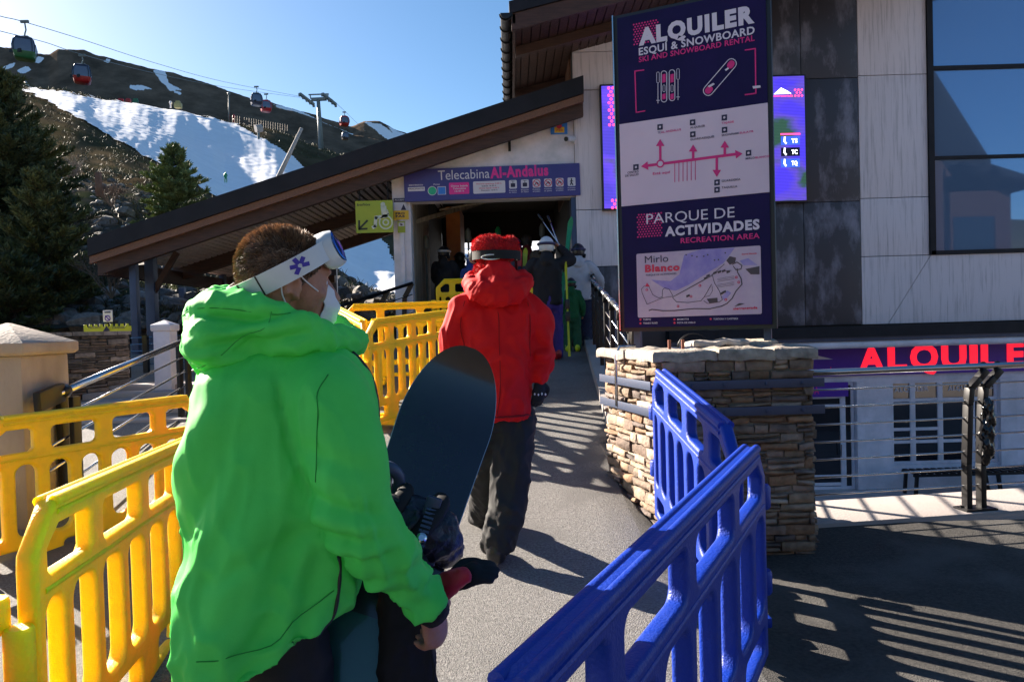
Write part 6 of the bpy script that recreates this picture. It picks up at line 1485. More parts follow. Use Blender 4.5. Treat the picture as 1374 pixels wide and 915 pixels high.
trim([(-.69, 1.52, 1.44), (-.60, 1.48, 1.48), (-.52, 1.47, 1.53), (-.50, 1.50, 1.57)], .0008, M['greenseam'], 'seam', hood)
onj = _oj
# trousers, boots
T = MB(); T.loft([circ((-.63, 1.70), .13, .13, z, 24) for z in (.98, .90, .84)])
for sx_ in (-.09, .095): T.chain([hipc + Vector((sx_, sx_ * -.5 + .01, -.02)), hipc + Vector((sx_ * 1.1, sx_ * -.5 + .03, -.43)), hipc + Vector((sx_ * 1.2, sx_ * -.5, -.79))], [.095, .095, .088], 18)
link('trousers', fuse(T, .012, 4, folds(2, .010, (7, 7, 4)), 1), M['blacktrousers'], GM, True)
for sx_ in (-.09, .095): B0 = hipc + Vector((sx_ * 1.2, sx_ * -.5, -.86)); B_m = MB(); B_m.chain([B0 + Vector((0, 0, .10)), B0 + Vector((0, 0, -.0)), B0 + Vector((.10, .12, -.01))], [.06, .055, .045]); link('boot', fuse(B_m, .012, 3), M['blackplastic'], GM, True)

# ---- snowboard with bindings
def board_frame():
    tip = at(629, 475, 2.22); low = at(478, 915, 1.80); return tip, (low - tip).normalized()
tip, bd = board_frame(); Lb = 1.52; eW = at(672, 560, 2.1) - at(548, 560, 2.06); eW = (eW - bd * eW.dot(bd)).normalized(); eN = bd.cross(eW).normalized()
if eN.y > 0: eN = -eN
SB = empty('snowboard', tip + bd * Lb, 'dark navy snowboard with black bindings under the arm of the man in green', 'snowboard')
def bw(t):
    w = .142
    if t < .24: return w * math.sqrt(max(0, 1 - ((.24 - t) / .24) ** 2)) ** .9
    if t > Lb - .24: return w * math.sqrt(max(0, 1 - ((t - Lb + .24) / .24) ** 2)) ** .9
    return w - .014 * (1 - ((t - Lb / 2) / (Lb / 2 - .24)) ** 2)
def bp(t, u, h=0):
    lift = .055 * max(0, (.22 - t) / .22) ** 2 + .055 * max(0, (t - Lb + .22) / .22) ** 2
    return tip + bd * t + eW * u + eN * (h + lift)
ts = [Lb * (.5 - .5 * cos(pi * i / 60)) for i in range(61)]; ts[0] = .0008; ts[-1] = Lb - .0008
def bslab(mb, h0, h1, t0=0, t1=9, k=1.0):
    sel = [t for t in ts if t0 <= t <= t1]; rings = []
    for t in sel:
        w = bw(t) * k; rings.append([bp(t, w * u, h1) for u in (-1, -.9, -.5, 0, .5, .9, 1)] + [bp(t, w * u, h0) for u in (1, .5, 0, -.5, -1)])
    mb.loft(rings)
M['boardtop'] = mat('navy_topsheet', (.010, .011, .024), .13, col2=(.018, .018, .032), scale=3, coat=.2, stretch=(1, 1, 1)); M['boardteal'] = mat('teal_topsheet', (.003, .06, .055), .25, col2=(.003, .09, .07), scale=4, coat=.5); M['boardedge'] = mat('board_edge', (.45, .45, .5), .3, metal=.8)
mb = MB(); bslab(mb, -.010, -.004); mb.build('base', M['boardedge'], SB, 40)
mb = MB(); bslab(mb, -.004, .0, 0, .80, .985); mb.build('topsheet', M['boardtop'], SB, 40)
mb = MB(); bslab(mb, -.004, .0, .79, 9, .985); mb.build('topsheet', M['boardteal'], SB, 40)
def binding(t0):
    c = bp(t0, 0, 0); X_ = eW; Yd = -bd; Nn = eN; F3 = Matrix((X_, Yd, Nn)).transposed()
    def P(x, y, z): return c + F3 @ Vector((x, y, z))
    mb = MB(); mb.loft([[P(x * k, y * k, z) for x, y in ((.11, .05), (.13, 0), (.11, -.05), (0, -.065), (-.10, -.06), (-.12, 0), (-.10, .06), (0, .065))] for z, k in ((.002, 1), (.020, 1), (.026, .92))])
    e = mb.build('binding', M['blackplastic'], SB, 35)
    mb = MB()   # high back: curved shell leaning over the heel
    rings = []
    for z, w, d_ in ((.02, .058, .0), (.07, .066, .012), (.12, .062, .03), (.18, .054, .045), (.22, .036, .052)):
        rings.append([P(-.10 + d_ - .035 * cos(a) * .9 - 0, w * sin(a), z) for a in [pi * (-.62 + 1.24 * i / 12) for i in range(13)]] + [P(-.10 + d_ - .028 * cos(a) * .9, (w - .006) * sin(a), z) for a in [pi * (.62 - 1.24 * i / 12) for i in range(13)]])
    mb.loft(rings); mb.build('high_back', M['blackplastic'], e, 40)
    for x, hgt, w_, nm in ((-.03, .115, .032, 'ankle_strap'), (.075, .075, .024, 'toe_strap')):
        vs = []; N = 18
        for q_ in (0, 1):
            for r_ in (0, .008):
                for i in range(N + 1): t = pi * i / N; vs.append(P(x + (q_ - .5) * w_ * 2 + .01 * sin(t), (.062 + r_) * cos(t), .015 + (hgt + r_) * sin(t) ** .8))
        m_ = N + 1; fs = []
        for i in range(N): fs += [(m_ + i, m_ + i + 1, 3 * m_ + i + 1, 3 * m_ + i), (i, 2 * m_ + i, 2 * m_ + i + 1, i + 1), (i, i + 1, m_ + i + 1, m_ + i), (2 * m_ + i, 3 * m_ + i, 3 * m_ + i + 1, 2 * m_ + i + 1)]
        MB().add(vs, fs).build(nm, M['blackcloth'], e, 45)
        MB().box(P(x, -.066, .07), (.045, .018, .028), F3).lathe(P(x, -.076, .075), [(.010, 0), (.012, .004), (.006, .007)], 12, -F3.col[1]).build('buckle', M['bluesteel'], e, bevel=.003)
    MB().lathe(P(-.09, -.062, .05), [(.014, 0), (.014, .006), (.008, .009)], 16, tuple(-F3.col[1])).build('bolt', M['stainless'], e, 30)
    return e
def bind_at(px, py):
    r_ = ray(px, py); o_ = Vector((0, 0, CAM_Z)); k = (tip - o_).dot(eN) / r_.dot(eN); q_ = o_ + r_ * k - tip; return q_.dot(bd)
tb = bind_at(575, 722); binding(tb); binding(tb + .56)
# dark bag-like boot shell and red pad seen on the binding
mb = MB()
def P_(x, y, z): return bp(tb, 0, 0) + eW * x + (-bd) * y + eN * z
mb.chain([P_(-.06, .02, .05), P_(.0, .01, .085), P_(.07, -.0, .075), P_(.11, -.02, .05)], [.055, .078, .075, .05], 18); mb.ell(P_(.05, .0, .10), (.10, .075, .055), Matrix((eW, -bd, eN)).transposed())
o = link('ankle_pad', fuse(mb, .006, 3, folds(12, .007, (16, 16, 16)), 1), mat('black_padding', (.012, .014, .028), .38, bump=.5, bscale=40), SB, True)
for k_, (x_, rr_2) in enumerate(((-.055, .094), (.045, .098))):
    mb = MB(); pts = [P_(x_ + .02 * sin(t * 2), rr_2 * cos(t) * 1.02, .035 + (rr_2 + .035) * max(0, sin(t)) ** .8) for t in frange(.05, pi - .05, .2)]; mb.tube(pts, .013, 8, True, 1.8, tuple(eN)); mb.build('padded_strap', M['blackcloth'], SB, True)
mb = MB()
for t in frange(.5, 2.3, .12): c_ = P_(.045, .100 * cos(t), .042 + .136 * sin(t) ** .8); mb.box(c_, (.026, .006, .006), Matrix((eW, -bd, eN)).transposed())
mb.build('ladder_teeth', M['bluesteel'], SB)
mb = MB()
for (x_, y_, z_) in ((-.055, .01, .172), (-.085, .05, .12), (.045, -.03, .175)): mb.lathe(P_(x_, y_, z_), [(.013, 0), (.013, .005), (.008, .008)], 16, tuple(eN))
mb.build('bolt', M['stainless'], SB, 30)
MB().box(P_(.045, .055, .155), (.04, .055, .02), Matrix((eW, -bd, eN)).transposed() @ Matrix.Rotation(.4, 3, 'X')).build('buckle', M['bluesteel'], SB, bevel=.005)
mb = MB(); mb.tube(catmull([P_(-.13, .02, .03), P_(-.135, .09, .07), P_(-.11, .13, .10), P_(-.07, .12, .08), P_(-.06, .07, .05)], 5), .008, 8, True, 2.2, tuple(eN)); mb.build('strap_loop', M['bluesteel'], SB, True)
mb = MB(); mb.chain([P_(-.12, .10, .03), P_(-.10, .02, .05), P_(-.04, -.10, .04), P_(.05, -.12, .04)], [.030, .036, .042, .028], 12, .6); link('red_pad', fuse(mb, .006, 2), mat('red_padding', (.42, .012, .025), .55), SB, True)

# ---- pair of red and black gloves hanging by the right hand
GL = empty('glove', at(628, 770, 1.74), 'red and black ski glove sticking out under the snowboard binding', 'glove')
mb = MB(); g0 = at(603, 783, 1.74); gF = (at(650, 762, 1.72) - g0).normalized(); hand(mb, g0, gF, (0, -.5, .9), .78, .35, False, 1.6)
gm_ = link('shell', fuse(mb, .0045, 2), M['blackcloth'], GL, True)
mb = MB(); mb.chain([at(586, 796, 1.70), at(602, 782, 1.69), at(622, 772, 1.68)], [.030, .030, .022], 14, .7); link('back_panel', fuse(mb, .005, 2, folds(1, .003, (30, 30, 30))), mat('red_glove', (.55, .01, .03), .5), GL, True)
o = MB().tube(catmull([at(580, 835, 1.66), at(578, 870, 1.66), at(583, 900, 1.66), at(579, 925, 1.66)], 5), .0045, 6).build('leash_strap', M['blackcloth'], None, True); tag(o, 'thin black leash hanging below the green cuff', 'leash')
# dark backpack-like bag hanging beside the hip under the cuff
mb = MB(); mb.loft([circ((at(545, 880, 1.78).x, 1.80), a, b_, z, 22, .3, 2.6) for z, a, b_ in ((.96, .04, .03), (.93, .062, .045), (.80, .072, .055), (.60, .075, .06), (.45, .07, .055), (.42, .05, .04))])
o = link('shoulder_bag', fuse(mb, .008, 3, folds(6, .008, (10, 10, 8)), 1), M['blackcloth'], None, True); tag(o, 'black cloth bag hanging below the right hand of the man in green', 'bag')

# ================================================================ the man in red
RM = empty('person', (-.08, 4.05, .2), 'man in red jacket and fluffy red hat walking up the ramp, back turned', 'person')
def rp_(px, py, Y): return at(px, py, Y)
Cr = at(664, 352, 4.02); Fr = frame((-.66, .75, -.05)); k4 = 4.0 / FPX
rs, ls = at(715, 404, 4.03), at(622, 404, 3.97); rel, rwr = at(728, 462, 4.02), at(724, 510, 4.0); lel, lwr = at(606, 458, 4.0), at(610, 492, 4.12)
hc = at(672, 560, 4.05); rk, rf = at(684, 655, 4.02), at(668, 742, 3.96); lk, lf = at(655, 650, 4.28), at(648, 708, 4.62)
body = MB(); head_shapes(body, Cr, Fr, .98)
body.chain([at(665, 405, 4.03), at(666, 440, 4.04), at(668, 500, 4.05), hc + Vector((0, 0, .05))], [.08, .13, .12, .11], 18); dn_ = Vector((0, 0, -.05)); body.chain([ls + dn_, at(666, 405, 4.02), rs + dn_], [.05, .08, .05])
body.chain([rs + dn_, rel, rwr], [.045, .038, .03]); body.chain([ls + dn_, lel, lwr], [.045, .038, .03]); body.chain([hc + Vector((.08, 0, 0)), rk, rf], [.09, .06, .045]); body.chain([hc + Vector((-.08, 0, 0)), lk, lf], [.09, .06, .045])
link('body', fuse(body, .009, 3), M['skin'], RM, True)
mb = MB(); hand(mb, rwr + Vector((0, 0, -.005)), (-.10, .05, -1), (.5, -.85, 0), 1.0, .38, False, 1.25); gr_ = link('glove', fuse(mb, .0055, 2), M['blackcloth'], RM, True); gr_['label'] = 'black knitted glove with white knuckle marks'
mb = MB()
for i in range(4): mb.ell(rwr + Vector((-.03 + i * .020, -.022, -.075 - .004 * (i % 2))), (.005, .004, .008))
mb.build('knuckle_marks', M['whiteprint'], gr_)
mb = MB(); hand(mb, lwr, (.3, .6, -.7), (-.8, 0, .3), 1.0, .6, True, 1.25); link('glove', fuse(mb, .0055, 2), M['blackcloth'], RM, True)
J = MB()
tab = [(at(0, 392, 4.0).z, 628, 704, .09), (at(0, 402, 4.0).z, 612, 722, .13), (at(0, 420, 4.0).z, 607, 728, .165), (at(0, 450, 4.0).z, 612, 724, .18), (at(0, 490, 4.0).z, 617, 716, .18), (at(0, 530, 4.0).z, 620, 710, .185), (at(0, 560, 4.0).z, 622, 707, .195)]
tab = [(at(667, y, 4.03).z, a, b_, d_) for y, a, b_, d_ in ((388, 634, 700, .08), (397, 616, 716, .12), (415, 608, 726, .16), (450, 612, 722, .18), (490, 616, 715, .18), (530, 618, 710, .19), (559, 619, 707, .20))]
J.loft([circ((((a + b_) / 2 - 687) * k4, 4.04), (b_ - a) / 2 * k4, d_, z, 30, 0, 2.3) for z, a, b_, d_ in tab])
J.chain([rs + Vector((-.05, 0, .0)), rs + Vector((-.015, 0, -.035)), (rs + rel) / 2 + Vector((.01, 0, 0)), rel + Vector((-.005, 0, 0)), (rel + rwr) / 2, rwr + Vector((0, 0, .02))], [.072, .078, .074, .072, .062, .052], 20)
J.chain([ls + Vector((.05, 0, 0)), ls + Vector((.01, 0, -.035)), (ls + lel) / 2, lel, lwr], [.072, .076, .073, .072, .052], 20)
def rextra(c, n):
    d = 0
    for (p, q_, w, am) in ((at(700, 430, 3.86), at(640, 500, 3.86), .035, -.014), (at(712, 450, 3.86), at(668, 545, 3.86), .03, .012), (at(626, 440, 3.86), at(650, 550, 3.86), .03, -.012), (at(716, 468, 3.95), at(750, 460, 3.95), .018, -.016), (at(716, 490, 3.95), at(748, 482, 3.95), .016, -.014),
                           (at(714, 478, 3.95), at(748, 472, 3.95), .016, .012), (at(588, 470, 3.9), at(620, 455, 3.9), .018, -.015), (at(708, 425, 3.9), at(713, 470, 3.9), .012, -.012), (at(622, 425, 3.9), at(616, 465, 3.9), .012, -.012), (at(640, 400, 3.85), at(612, 430, 3.9), .02, .012), (at(660, 500, 3.85), at(664, 558, 3.85), .025, -.012)): d += crease(c, p, q_, w, am)
    return n * d
jr = link('jacket', fuse(J, .011, 5, folds(3, .017, (5, 5, 2.6), None, rextra), 1), M['redjacket'], RM, True); onj = shrink(jr)
M['redseam'] = cloth('red_seam', (.25, .004, .006))
for pts in ([at(667, 400, 3.8), at(668, 470, 3.8), at(668, 556, 3.8)], [at(708, 404, 3.9), at(716, 440, 3.9), at(713, 480, 3.9)], [at(624, 404, 3.9), at(617, 440, 3.9), at(618, 480, 3.9)]): trim(pts, .0022, M['redseam'], 'seam', jr)
q = circ(((663 - 687) * k4, 4.04), 44 * k4, .2, tab[-1][0] + .02, 36, 0, 2.3); MB().tube([onj(p, .002) for p in q] + [onj(q[0], .002)], .006, 6).build('hem', M['redseam'], jr, True)
H = MB(); H.chain([at(690, 372, 4.10), at(702, 378, 3.98), at(690, 390, 3.90), at(664, 394, 3.86), at(642, 388, 3.90), at(634, 378, 3.98), at(645, 370, 4.10)], [.03, .055, .07, .075, .07, .05, .03], 18)
H.ell(at(667, 376, 3.93), (.13, .08, .085)); H.ell(at(668, 398, 3.90), (.125, .06, .045)); H.chain([at(664, 356, 3.94), at(668, 368, 3.92), at(672, 384, 3.9)], [.06, .09, .10])
link('hood', fuse(H, .009, 4, folds(5, .012, (8, 8, 8)), 1), M['redjacket'], RM, True)
# fluffy hat with two lobes and ear flap band, goggles strap
M['fluff'] = tone_mat('red_fluff', .9, 0)
HT = MB(); HT.ell(at(657, 331, 3.99), (.100, .11, .062)); HT.ell(at(684, 331, 3.99), (.050, .08, .055)); HT.ell(at(664, 341, 4.0), (.115, .125, .06)); HT.ell(at(661, 360, 4.0), (.105, .115, .045)); HT.ell(at(648, 366, 3.97), (.05, .07, .035)); HT.ell(at(676, 362, 3.98), (.05, .07, .03))
hm = fuse(HT, .008, 2); hm.color_attributes.new('tone', 'FLOAT_COLOR', 'POINT'); 
for v in hm.color_attributes['tone'].data: v.color = (.45, .008, .012, 1)
rnd = random.Random(8); st = MB(); pv = [(v.co.copy(), v.normal.copy()) for v in hm.vertices]
for _ in range(11000):
    p, n_ = rnd.choice(pv); d = (n_ + Vector((rnd.uniform(-.8, .8), rnd.uniform(-.8, .8), rnd.uniform(-.8, .6)))).normalized(); s_ = d.cross(n_ + Vector((.3, .1, 0))).normalized() * .0022; L = rnd.uniform(.006, .018); f = rnd.uniform(.7, 1.25)
    st.t = (.62 * f, .014 * f, .02 * f); st.add([p - s_, p + s_, p + d * L], [(0, 1, 2)])
hat = link('hat', hm, M['fluff'], RM, True); st.build('fluff', M['fluff'], hat)
gg = goggles(Cr + Vector((.002, -.01, .022)), Fr, RM, 1.04, M['blackcloth'], mat('dark_goggle_frame', (.02, .02, .022), .3), mat('pale_blue_lens', (.35, .5, .6), .1, metal=.6, vary=False), tilt=.08, dz=.010, fin=0, width=.046, emblem=False, a=.128, b_=.125)
pl = []
mb = MB()
for i in range(25):
    t = 2 * pi * i / 24; pl.append(at(659, 345, 3.868) + Vector((cos(t) * .052, -.001 + .012 * (cos(t)) ** 2, sin(t) * .013)))
mb.tube(pl, .0035, 5); mb.build('oval_emblem', M['strapwhite'], gg, True)
T = MB(); T.loft([circ((hc.x, 4.05), .15, .14, z, 24) for z in (hc.z + .10, hc.z, hc.z - .07)])
T.chain([hc + Vector((.075, 0, -.02)), (hc + Vector((.075, 0, 0))).lerp(rk, .5), rk, rk.lerp(rf, .55) + Vector((.0, 0, 0)), rf + Vector((.0, .01, .06))], [.128, .118, .104, .100, .092], 20); T.chain([hc + Vector((-.06, 0, -.02)), lk, lf + Vector((0, 0, .05))], [.125, .10, .085], 20)
def textra(c, n):
    d = 0
    for (p, q_, w, am) in ((at(650, 600, 3.9), at(700, 630, 3.9), .02, -.012), (at(655, 640, 3.9), at(705, 655, 3.9), .018, -.012), (at(655, 665, 3.9), at(700, 690, 3.9), .018, .012), (at(650, 700, 3.9), at(695, 715, 3.9), .018, -.014), (at(650, 722, 3.9), at(690, 728, 3.9), .015, .012)): d += crease(c, p, q_, w, am)
    return n * d
link('trousers', fuse(T, .011, 4, folds(8, .015, (7, 7, 4), None, textra), 1), M['blacktrousers'], RM, True)
def boot(f, hd, name='boot', m=None, s=1.0, parent=RM):
    mb = MB(); hd = Vector(hd).normalized(); mb.chain([f + Vector((0, 0, .12 * s)), f + Vector((0, 0, .04 * s)) - hd * .03 * s, f + Vector((0, 0, .02 * s)) + hd * .10 * s, f + Vector((0, 0, .01 * s)) + hd * .18 * s], [.06 * s, .058 * s, .052 * s, .04 * s], 14)
    o = link(name, fuse(mb, .012 * s, 2), m or M['blackplastic'], parent, True)
    return o
rf2 = Vector((rf.x - .01, rf.y, ramp(rf.y) + .035)); boot(rf2, (-.1, 1, .1)); lf2 = Vector((lf.x, lf.y, ramp(lf.y) + .035)); boot(lf2, (-.1, 1, .1))

# ================================================================ smaller figures in the queue
def figure(X, Y, z0, h, hd, label, jc, tc, boots, helmet=None, hair=None, arms='down', legs=(0, 0), fold=.012, wide=1.0, vox=.018, group='people queueing at the gate', vest=None, lean=0):
    k = h / 1.75; F = Vector((sin(hd), cos(hd), 0)); Rr = Vector((F.y, -F.x, 0)); O = Vector((X, Y, z0)); e = empty('person', O, label, 'person')
    def P(r_, f, z): return O + Rr * r_ * k + F * (f + lean * z) * k + Vector((0, 0, z * k))
    hp = P(0, 0, .90); A = {}
    for s in (-1, 1):
        a = arms[s] if isinstance(arms, dict) else arms; shd = P(.19 * s * wide, 0, 1.40)
        if a == 'down': A[s] = (shd, P(.27 * s, -.02, 1.12), P(.26 * s, .10, .90))
        elif a == 'up': A[s] = (shd, P(.36 * s, .02, 1.44), P(.20 * s, .10, 1.62))
        elif a == 'fwd': A[s] = (shd, P(.25 * s, .08, 1.15), P(.18 * s, .32, 1.10))
        elif a == 'side': A[s] = (shd, P(.34 * s, .0, 1.20), P(.38 * s, .12, 1.05))
    bo = MB(); head_shapes(bo, P(0, .02, 1.62), frame(F), k); bo.chain([P(0, 0, 1.45), P(0, 0, 1.2), hp], [.10 * k, .14 * k, .14 * k])
    L = {}
    for s in (-1, 1): fo_ = legs[0 if s < 0 else 1]; L[s] = (P(.09 * s, 0, .86), P(.11 * s, .04 + fo_ * .5, .48), P(.12 * s, fo_, .08)); bo.chain(L[s], [.09 * k, .06 * k, .045 * k]); bo.chain(A[s], [.055 * k, .042 * k, .03 * k]); hand(bo, A[s][2], (A[s][2] - A[s][1]), Rr * s, k, .6, s < 0, 1.2)
    link('body', fuse(bo, .013 * k, 2), M['skin'], e, True)
    J = MB(); 
    for_r = [circ(P(0, 0, z).xy, a * k * wide, b_ * k, z0 + z * k, 22, -hd, 2.3) for z, a, b_ in ((1.47, .09, .08), (1.43, .17, .12), (1.32, .215, .15), (1.10, .205, .15), (.92, .215, .16), (.80, .22, .165))]
    J.loft(for_r); J.chain([P(0, -.06, 1.50), P(0, -.09, 1.44)], [.09 * k, .10 * k])
    for s in (-1, 1): J.chain([A[s][0] - Rr * .05 * s * k, A[s][0], A[s][1], A[s][2]], [.08 * k, .085 * k, .075 * k, .055 * k])
    link('jacket', fuse(J, vox * k, 3, folds(X * 3, fold, (6, 6, 4)), 1), jc, e, True)
    T = MB(); T.chain([P(0, 0, .92), P(0, 0, .82)], [.16 * k, .16 * k])
    for s in (-1, 1): T.chain(L[s], [.125 * k, .105 * k, .085 * k])
    link('trousers', fuse(T, vox * k, 3, folds(X * 5, fold, (6, 6, 4)), 1), tc, e, True)
    for s in (-1, 1): boot(L[s][2] - Vector((0, 0, .055 * k)), F, 'ski_boot', boots, 1.15 * k, e)
    if helmet:
        mb = MB(); c = P(0, .0, 1.665); mb.loft([circ(c.xy, a * k, b_ * k, c.z + z * k, 24, -hd) for z, a, b_ in ((-.09, .098, .115), (-.07, .108, .128), (0, .115, .135), (.06, .100, .120), (.10, .070, .09), (.125, .03, .04))]); hl = mb.build('helmet', helmet[0], e, True)
        for dz, r_ in ((.015, 1.02),): 
            q_ = circ(c.xy, .117 * k, .138 * k, c.z + dz * k, 26, -hd); MB().tube(q_ + [q_[0]], .022 * k, 6).build('strap', helmet[1], hl, True)
        for s in (-1, 1): MB().tube([c + Rr * .105 * k * s + F * .0 + Vector((0, 0, -.06 * k)), c + Rr * .095 * k * s + Vector((0, 0, -.13 * k))], .03 * k, 8).build('ear_pad', M['blackcloth'], hl, True)
    if hair: mb = MB(); c = P(0, 0, 1.66); mb.ell(c, (.105 * k, .105 * k, .12 * k)).ell(c + Vector((0, 0, -.07)) - F * .03, (.09 * k, .08 * k, .09 * k)); link('hair', fuse(mb, .012, 2, folds(3, .012, (25, 25, 25)), 0), hair, e, True)
    return e, P, A
C_ = lambda n, c: cloth(n, c)
wh = mat('helmet_white', (.62, .65, .68), .3); nb = mat('helmet_navy', (.02, .02, .08), .35); dk = mat('helmet_black', (.02, .02, .024), .3)
gz_ = lambda y: ramp(y)
X = at(742, 400, 10.9).x
e1, P1, A1 = figure(X - .08, 10.9, gz_(10.9), 1.84, .05, 'skier in a black jacket and purple trousers with skis on the right shoulder', C_('black_ski_jacket', (.016, .016, .02)), C_('purple_trousers', (.05, .035, .22)), mat('red_boot', (.35, .01, .015), .35), (wh, nb), arms={-1: 'side', 1: 'up'}, legs=(-.05, .12))
# skis and poles over the shoulder
def ski_pair(a, b_, m1, label, w=.075, group=None):
    a = Vector(a); b_ = Vector(b_); d = (b_ - a).normalized(); L = (b_ - a).length; up = Vector((0, 0, 1)); sd = d.cross(Vector((0, 1, .15))).normalized(); nn_ = d.cross(sd).normalized()
    e = empty('skis', a.lerp(b_, .5), label, 'skis', group)
    for off in (-.018, .018):
        rings = []
        for i in range(21):
            t = i / 20; p = a + d * L * t + nn_ * (off + .10 * max(0, t - .88) / .12 * (1 if off > 0 else -1) * .5); ww = w / 2 * (1.15 - .35 * sin(pi * t)) * (1 if t < .93 else math.sqrt(max(.05, 1 - ((t - .93) / .07) ** 2)))
            rings.append([p - sd * ww - nn_ * .006, p + sd * ww - nn_ * .006, p + sd * ww + nn_ * .006, p - sd * ww + nn_ * .006])
        MB().loft(rings).build('ski', m1, e)
    for t in (.42, .55): MB().box(a + d * L * t + nn_ * .05, (.06, .14, .05), Matrix((sd, d, nn_)).transposed()).box(a + d * L * t - nn_ * .05, (.06, .14, .05), Matrix((sd, d, nn_)).transposed()).build('ski_binding', M['blackplastic'], e, bevel=.008)
    return e
def pole(a, b_, m, label, group=None):
    a = Vector(a); b_ = Vector(b_); d = (b_ - a).normalized(); e = empty('ski_pole', a, label, 'ski pole', group); MB().tube([a, b_], .0095, 6).build('shaft', m, e, True); MB().tube([b_ - d * .13, b_], .018, 8).build('grip', M['blackplastic'], e, True)
    MB().lathe(a + d * .08, [(.005, -.02), (.045, 0), (.03, .012)], 10, tuple(d)).build('basket', M['blackplastic'], e); return e
gs = mat('green_ski', (.01, .25, .10), .35); ys_ = mat('yellow_green_ski', (.42, .50, .02), .4); bs_ = mat('black_ski', (.03, .03, .035), .35); rs_ = mat('red_ski', (.5, .03, .02), .4)
ski_pair(at(752, 410, 11.3), at(766, 293, 11.6), gs, 'green and black skis carried upright on the shoulder of the skier in black')
pole(at(762, 345, 10.9), at(722, 288, 11.2), M['stainless'], 'left of two crossed ski poles above the white helmet', 'ski poles held over the white helmet'); pole(at(758, 350, 11.0), at(735, 290, 11.3), M['stainless'], 'right of two crossed ski poles above the white helmet', 'ski poles held over the white helmet')
o = ski_pair(at(764, 478, 10.6), at(759, 352, 10.7), ys_, 'narrow yellow-green skis held upright beside the purple trousers', .032)
X = at(765, 400, 11.7).x + .02
figure(X, 11.7, gz_(11.7), 1.18, .1, 'child in a green and black ski suit with neon yellow boots by the ramp railing', C_('green_child_jacket', (.012, .11, .04)), C_('dark_green_trousers', (.02, .10, .05)), mat('neon_boot', (.55, .70, .02), .4), (dk, gs), wide=.85)
figure(at(777, 380, 12.3).x, 12.3, gz_(12.3), 1.72, .2, 'skier in a pale white jacket at the right edge of the gate opening', C_('white_jacket', (.45, .46, .52)), C_('navy_trousers', (.02, .025, .06)), dk, (dk, nb), arms={-1: 'down', 1: 'side'})
pole(at(798, 374, 12.1), at(778, 348, 12.4), M['stainless'], 'ski pole held low behind the skier in the pale jacket')
figure(at(708, 370, 14.2).x, 14.2, gz_(14.2) + .08, 1.86, 0, 'person in a maroon jacket with dark hair queueing beside the skier in black', C_('maroon_jacket', (.12, .012, .016)), C_('navy_trousers2', (.02, .03, .09)), dk, None, mat('dark_hair', (.02, .012, .008), .7), arms='fwd')
figure(at(694, 370, 15.0).x, 15.0, gz_(15.0) + .12, 1.80, .3, 'person with a purple helmet in the gate, half hidden by the red hat', C_('violet_jacket', (.06, .03, .18)), C_('black_t', (.015, .015, .02)), dk, (mat('purple_helmet', (.08, .03, .30), .3), dk))
figure(at(719, 380, 12.9).x, 12.9, gz_(12.9), 1.62, -.2, 'skier in a navy jacket with a neon yellow vest behind the yellow gate barrier', C_('navy_jacket', (.015, .03, .10)), C_('neon_trousers', (.42, .50, .03)), dk, None, mat('brown_hair', (.05, .03, .015), .7), arms='fwd')
for i, (px, m, lb) in enumerate(((690, bs_, 'black'), (697, rs_, 'red'), (702, ys_, 'yellow-green'))): ski_pair(at(px, 400, 12.6 + i * .15), at(px - 3 + i * 3, 335, 12.9 + i * .15), m, lb + ' skis standing upright beside the red hat', .08, 'skis carried in the queue')
figure(at(597, 380, 14.3).x, 14.3, gz_(14.3), 1.76, .3, 'skier in dark clothes with a white striped helmet by the wooden wall', C_('charcoal_jacket', (.02, .02, .025)), C_('black_t3', (.015, .015, .02)), dk, (dk, wh), arms='fwd')
figure(at(634, 380, 13.4).x, 13.4, gz_(13.4), 1.60, .5, 'skier in a blue jacket with blue and white helmet just left of the red hat', C_('blue_jacket', (.04, .07, .25)), C_('black_t4', (.015, .015, .02)), dk, (mat('blue_helmet', (.04, .08, .3), .3), wh), arms='fwd')
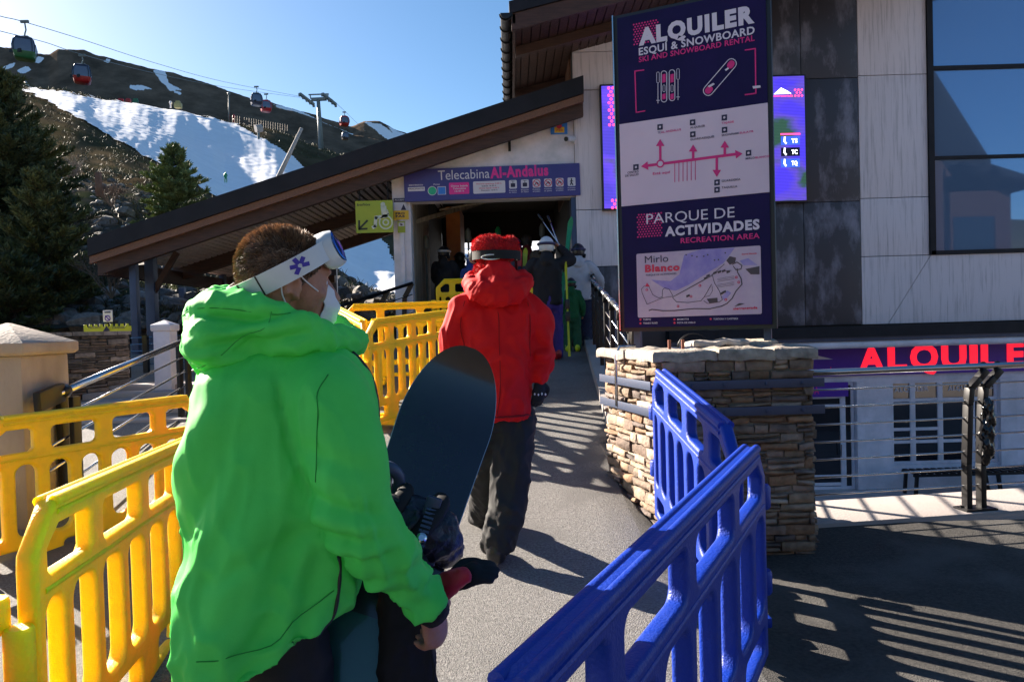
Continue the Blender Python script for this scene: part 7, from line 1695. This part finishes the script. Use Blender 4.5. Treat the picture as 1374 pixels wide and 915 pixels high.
figure(at(618, 380, 15.8).x, 15.8, gz_(15.8), 1.72, -.2, 'dark clothed skier deeper inside the hall left of the red hat', C_('charcoal_j2', (.015, .015, .02)), C_('black_t5', (.015, .015, .02)), dk, (dk, dk))
# posts with round heads in the hall
for px, y0, m, lb in ((571, 316, M['pylon'], 'leftmost tall grey post with a thick head inside the gate'), (628, 306, M['pylon'], 'middle grey post with a thick head inside the gate'), (668, 304, gs, 'post with a green head inside the gate above the red hat'), (727, 300, M['pylon'], 'rightmost grey post with a thick head beside the white helmet')):
    Y = 14.8; p = at(px, y0, Y); e = empty('queue_post', (p.x, Y, ramp(Y)), lb, 'post', 'posts in the queue hall'); MB().tube([(p.x, Y, ramp(Y)), (p.x, Y, p.z - .25)], .022, 8).build('shaft', M['pylon'], e, True); MB().lathe((p.x, Y, p.z - .27), [(.04, 0), (.06, .03), (.06, .20), (.035, .24), (.02, .27)], 14).build('head', m, e, 40)
# far skiers on the snow
for px, py, d, m, lb in ((303, 245, 120, gs, 'tiny skier in green standing on the snow slope'), (101, 252, 26, M['blackcloth'], 'small crouched dark figure beside the bare tree on the bank')):
    p = at(px, py, d); h = 1.75 if d > 60 else .75; mb = MB(); s_ = h / 1.75
    for q_ in (-1, 1): mb.chain([p + Vector((.10 * q_, 0, .9)) * s_, p + Vector((.16 * q_, 0, .45)) * s_, p + Vector((.14 * q_, 0, .0)) * s_], [.11 * s_, .09 * s_, .07 * s_], 8); mb.chain([p + Vector((.18 * q_, 0, 1.4)) * s_, p + Vector((.30 * q_, 0, 1.15)) * s_, p + Vector((.28 * q_, -.1, .95)) * s_], [.07 * s_, .06 * s_, .05 * s_], 8)
    mb.chain([p + Vector((0, 0, 1.42)) * s_, p + Vector((0, 0, .9)) * s_], [.19 * s_, .17 * s_], 10); mb.ell(p + Vector((0, 0, 1.65)) * s_, (.11 * s_, .12 * s_, .13 * s_), None, 10, 8)
    o = link('person', fuse(mb, .05 * s_, 1), m, None, True); tag(o, lb, 'person')
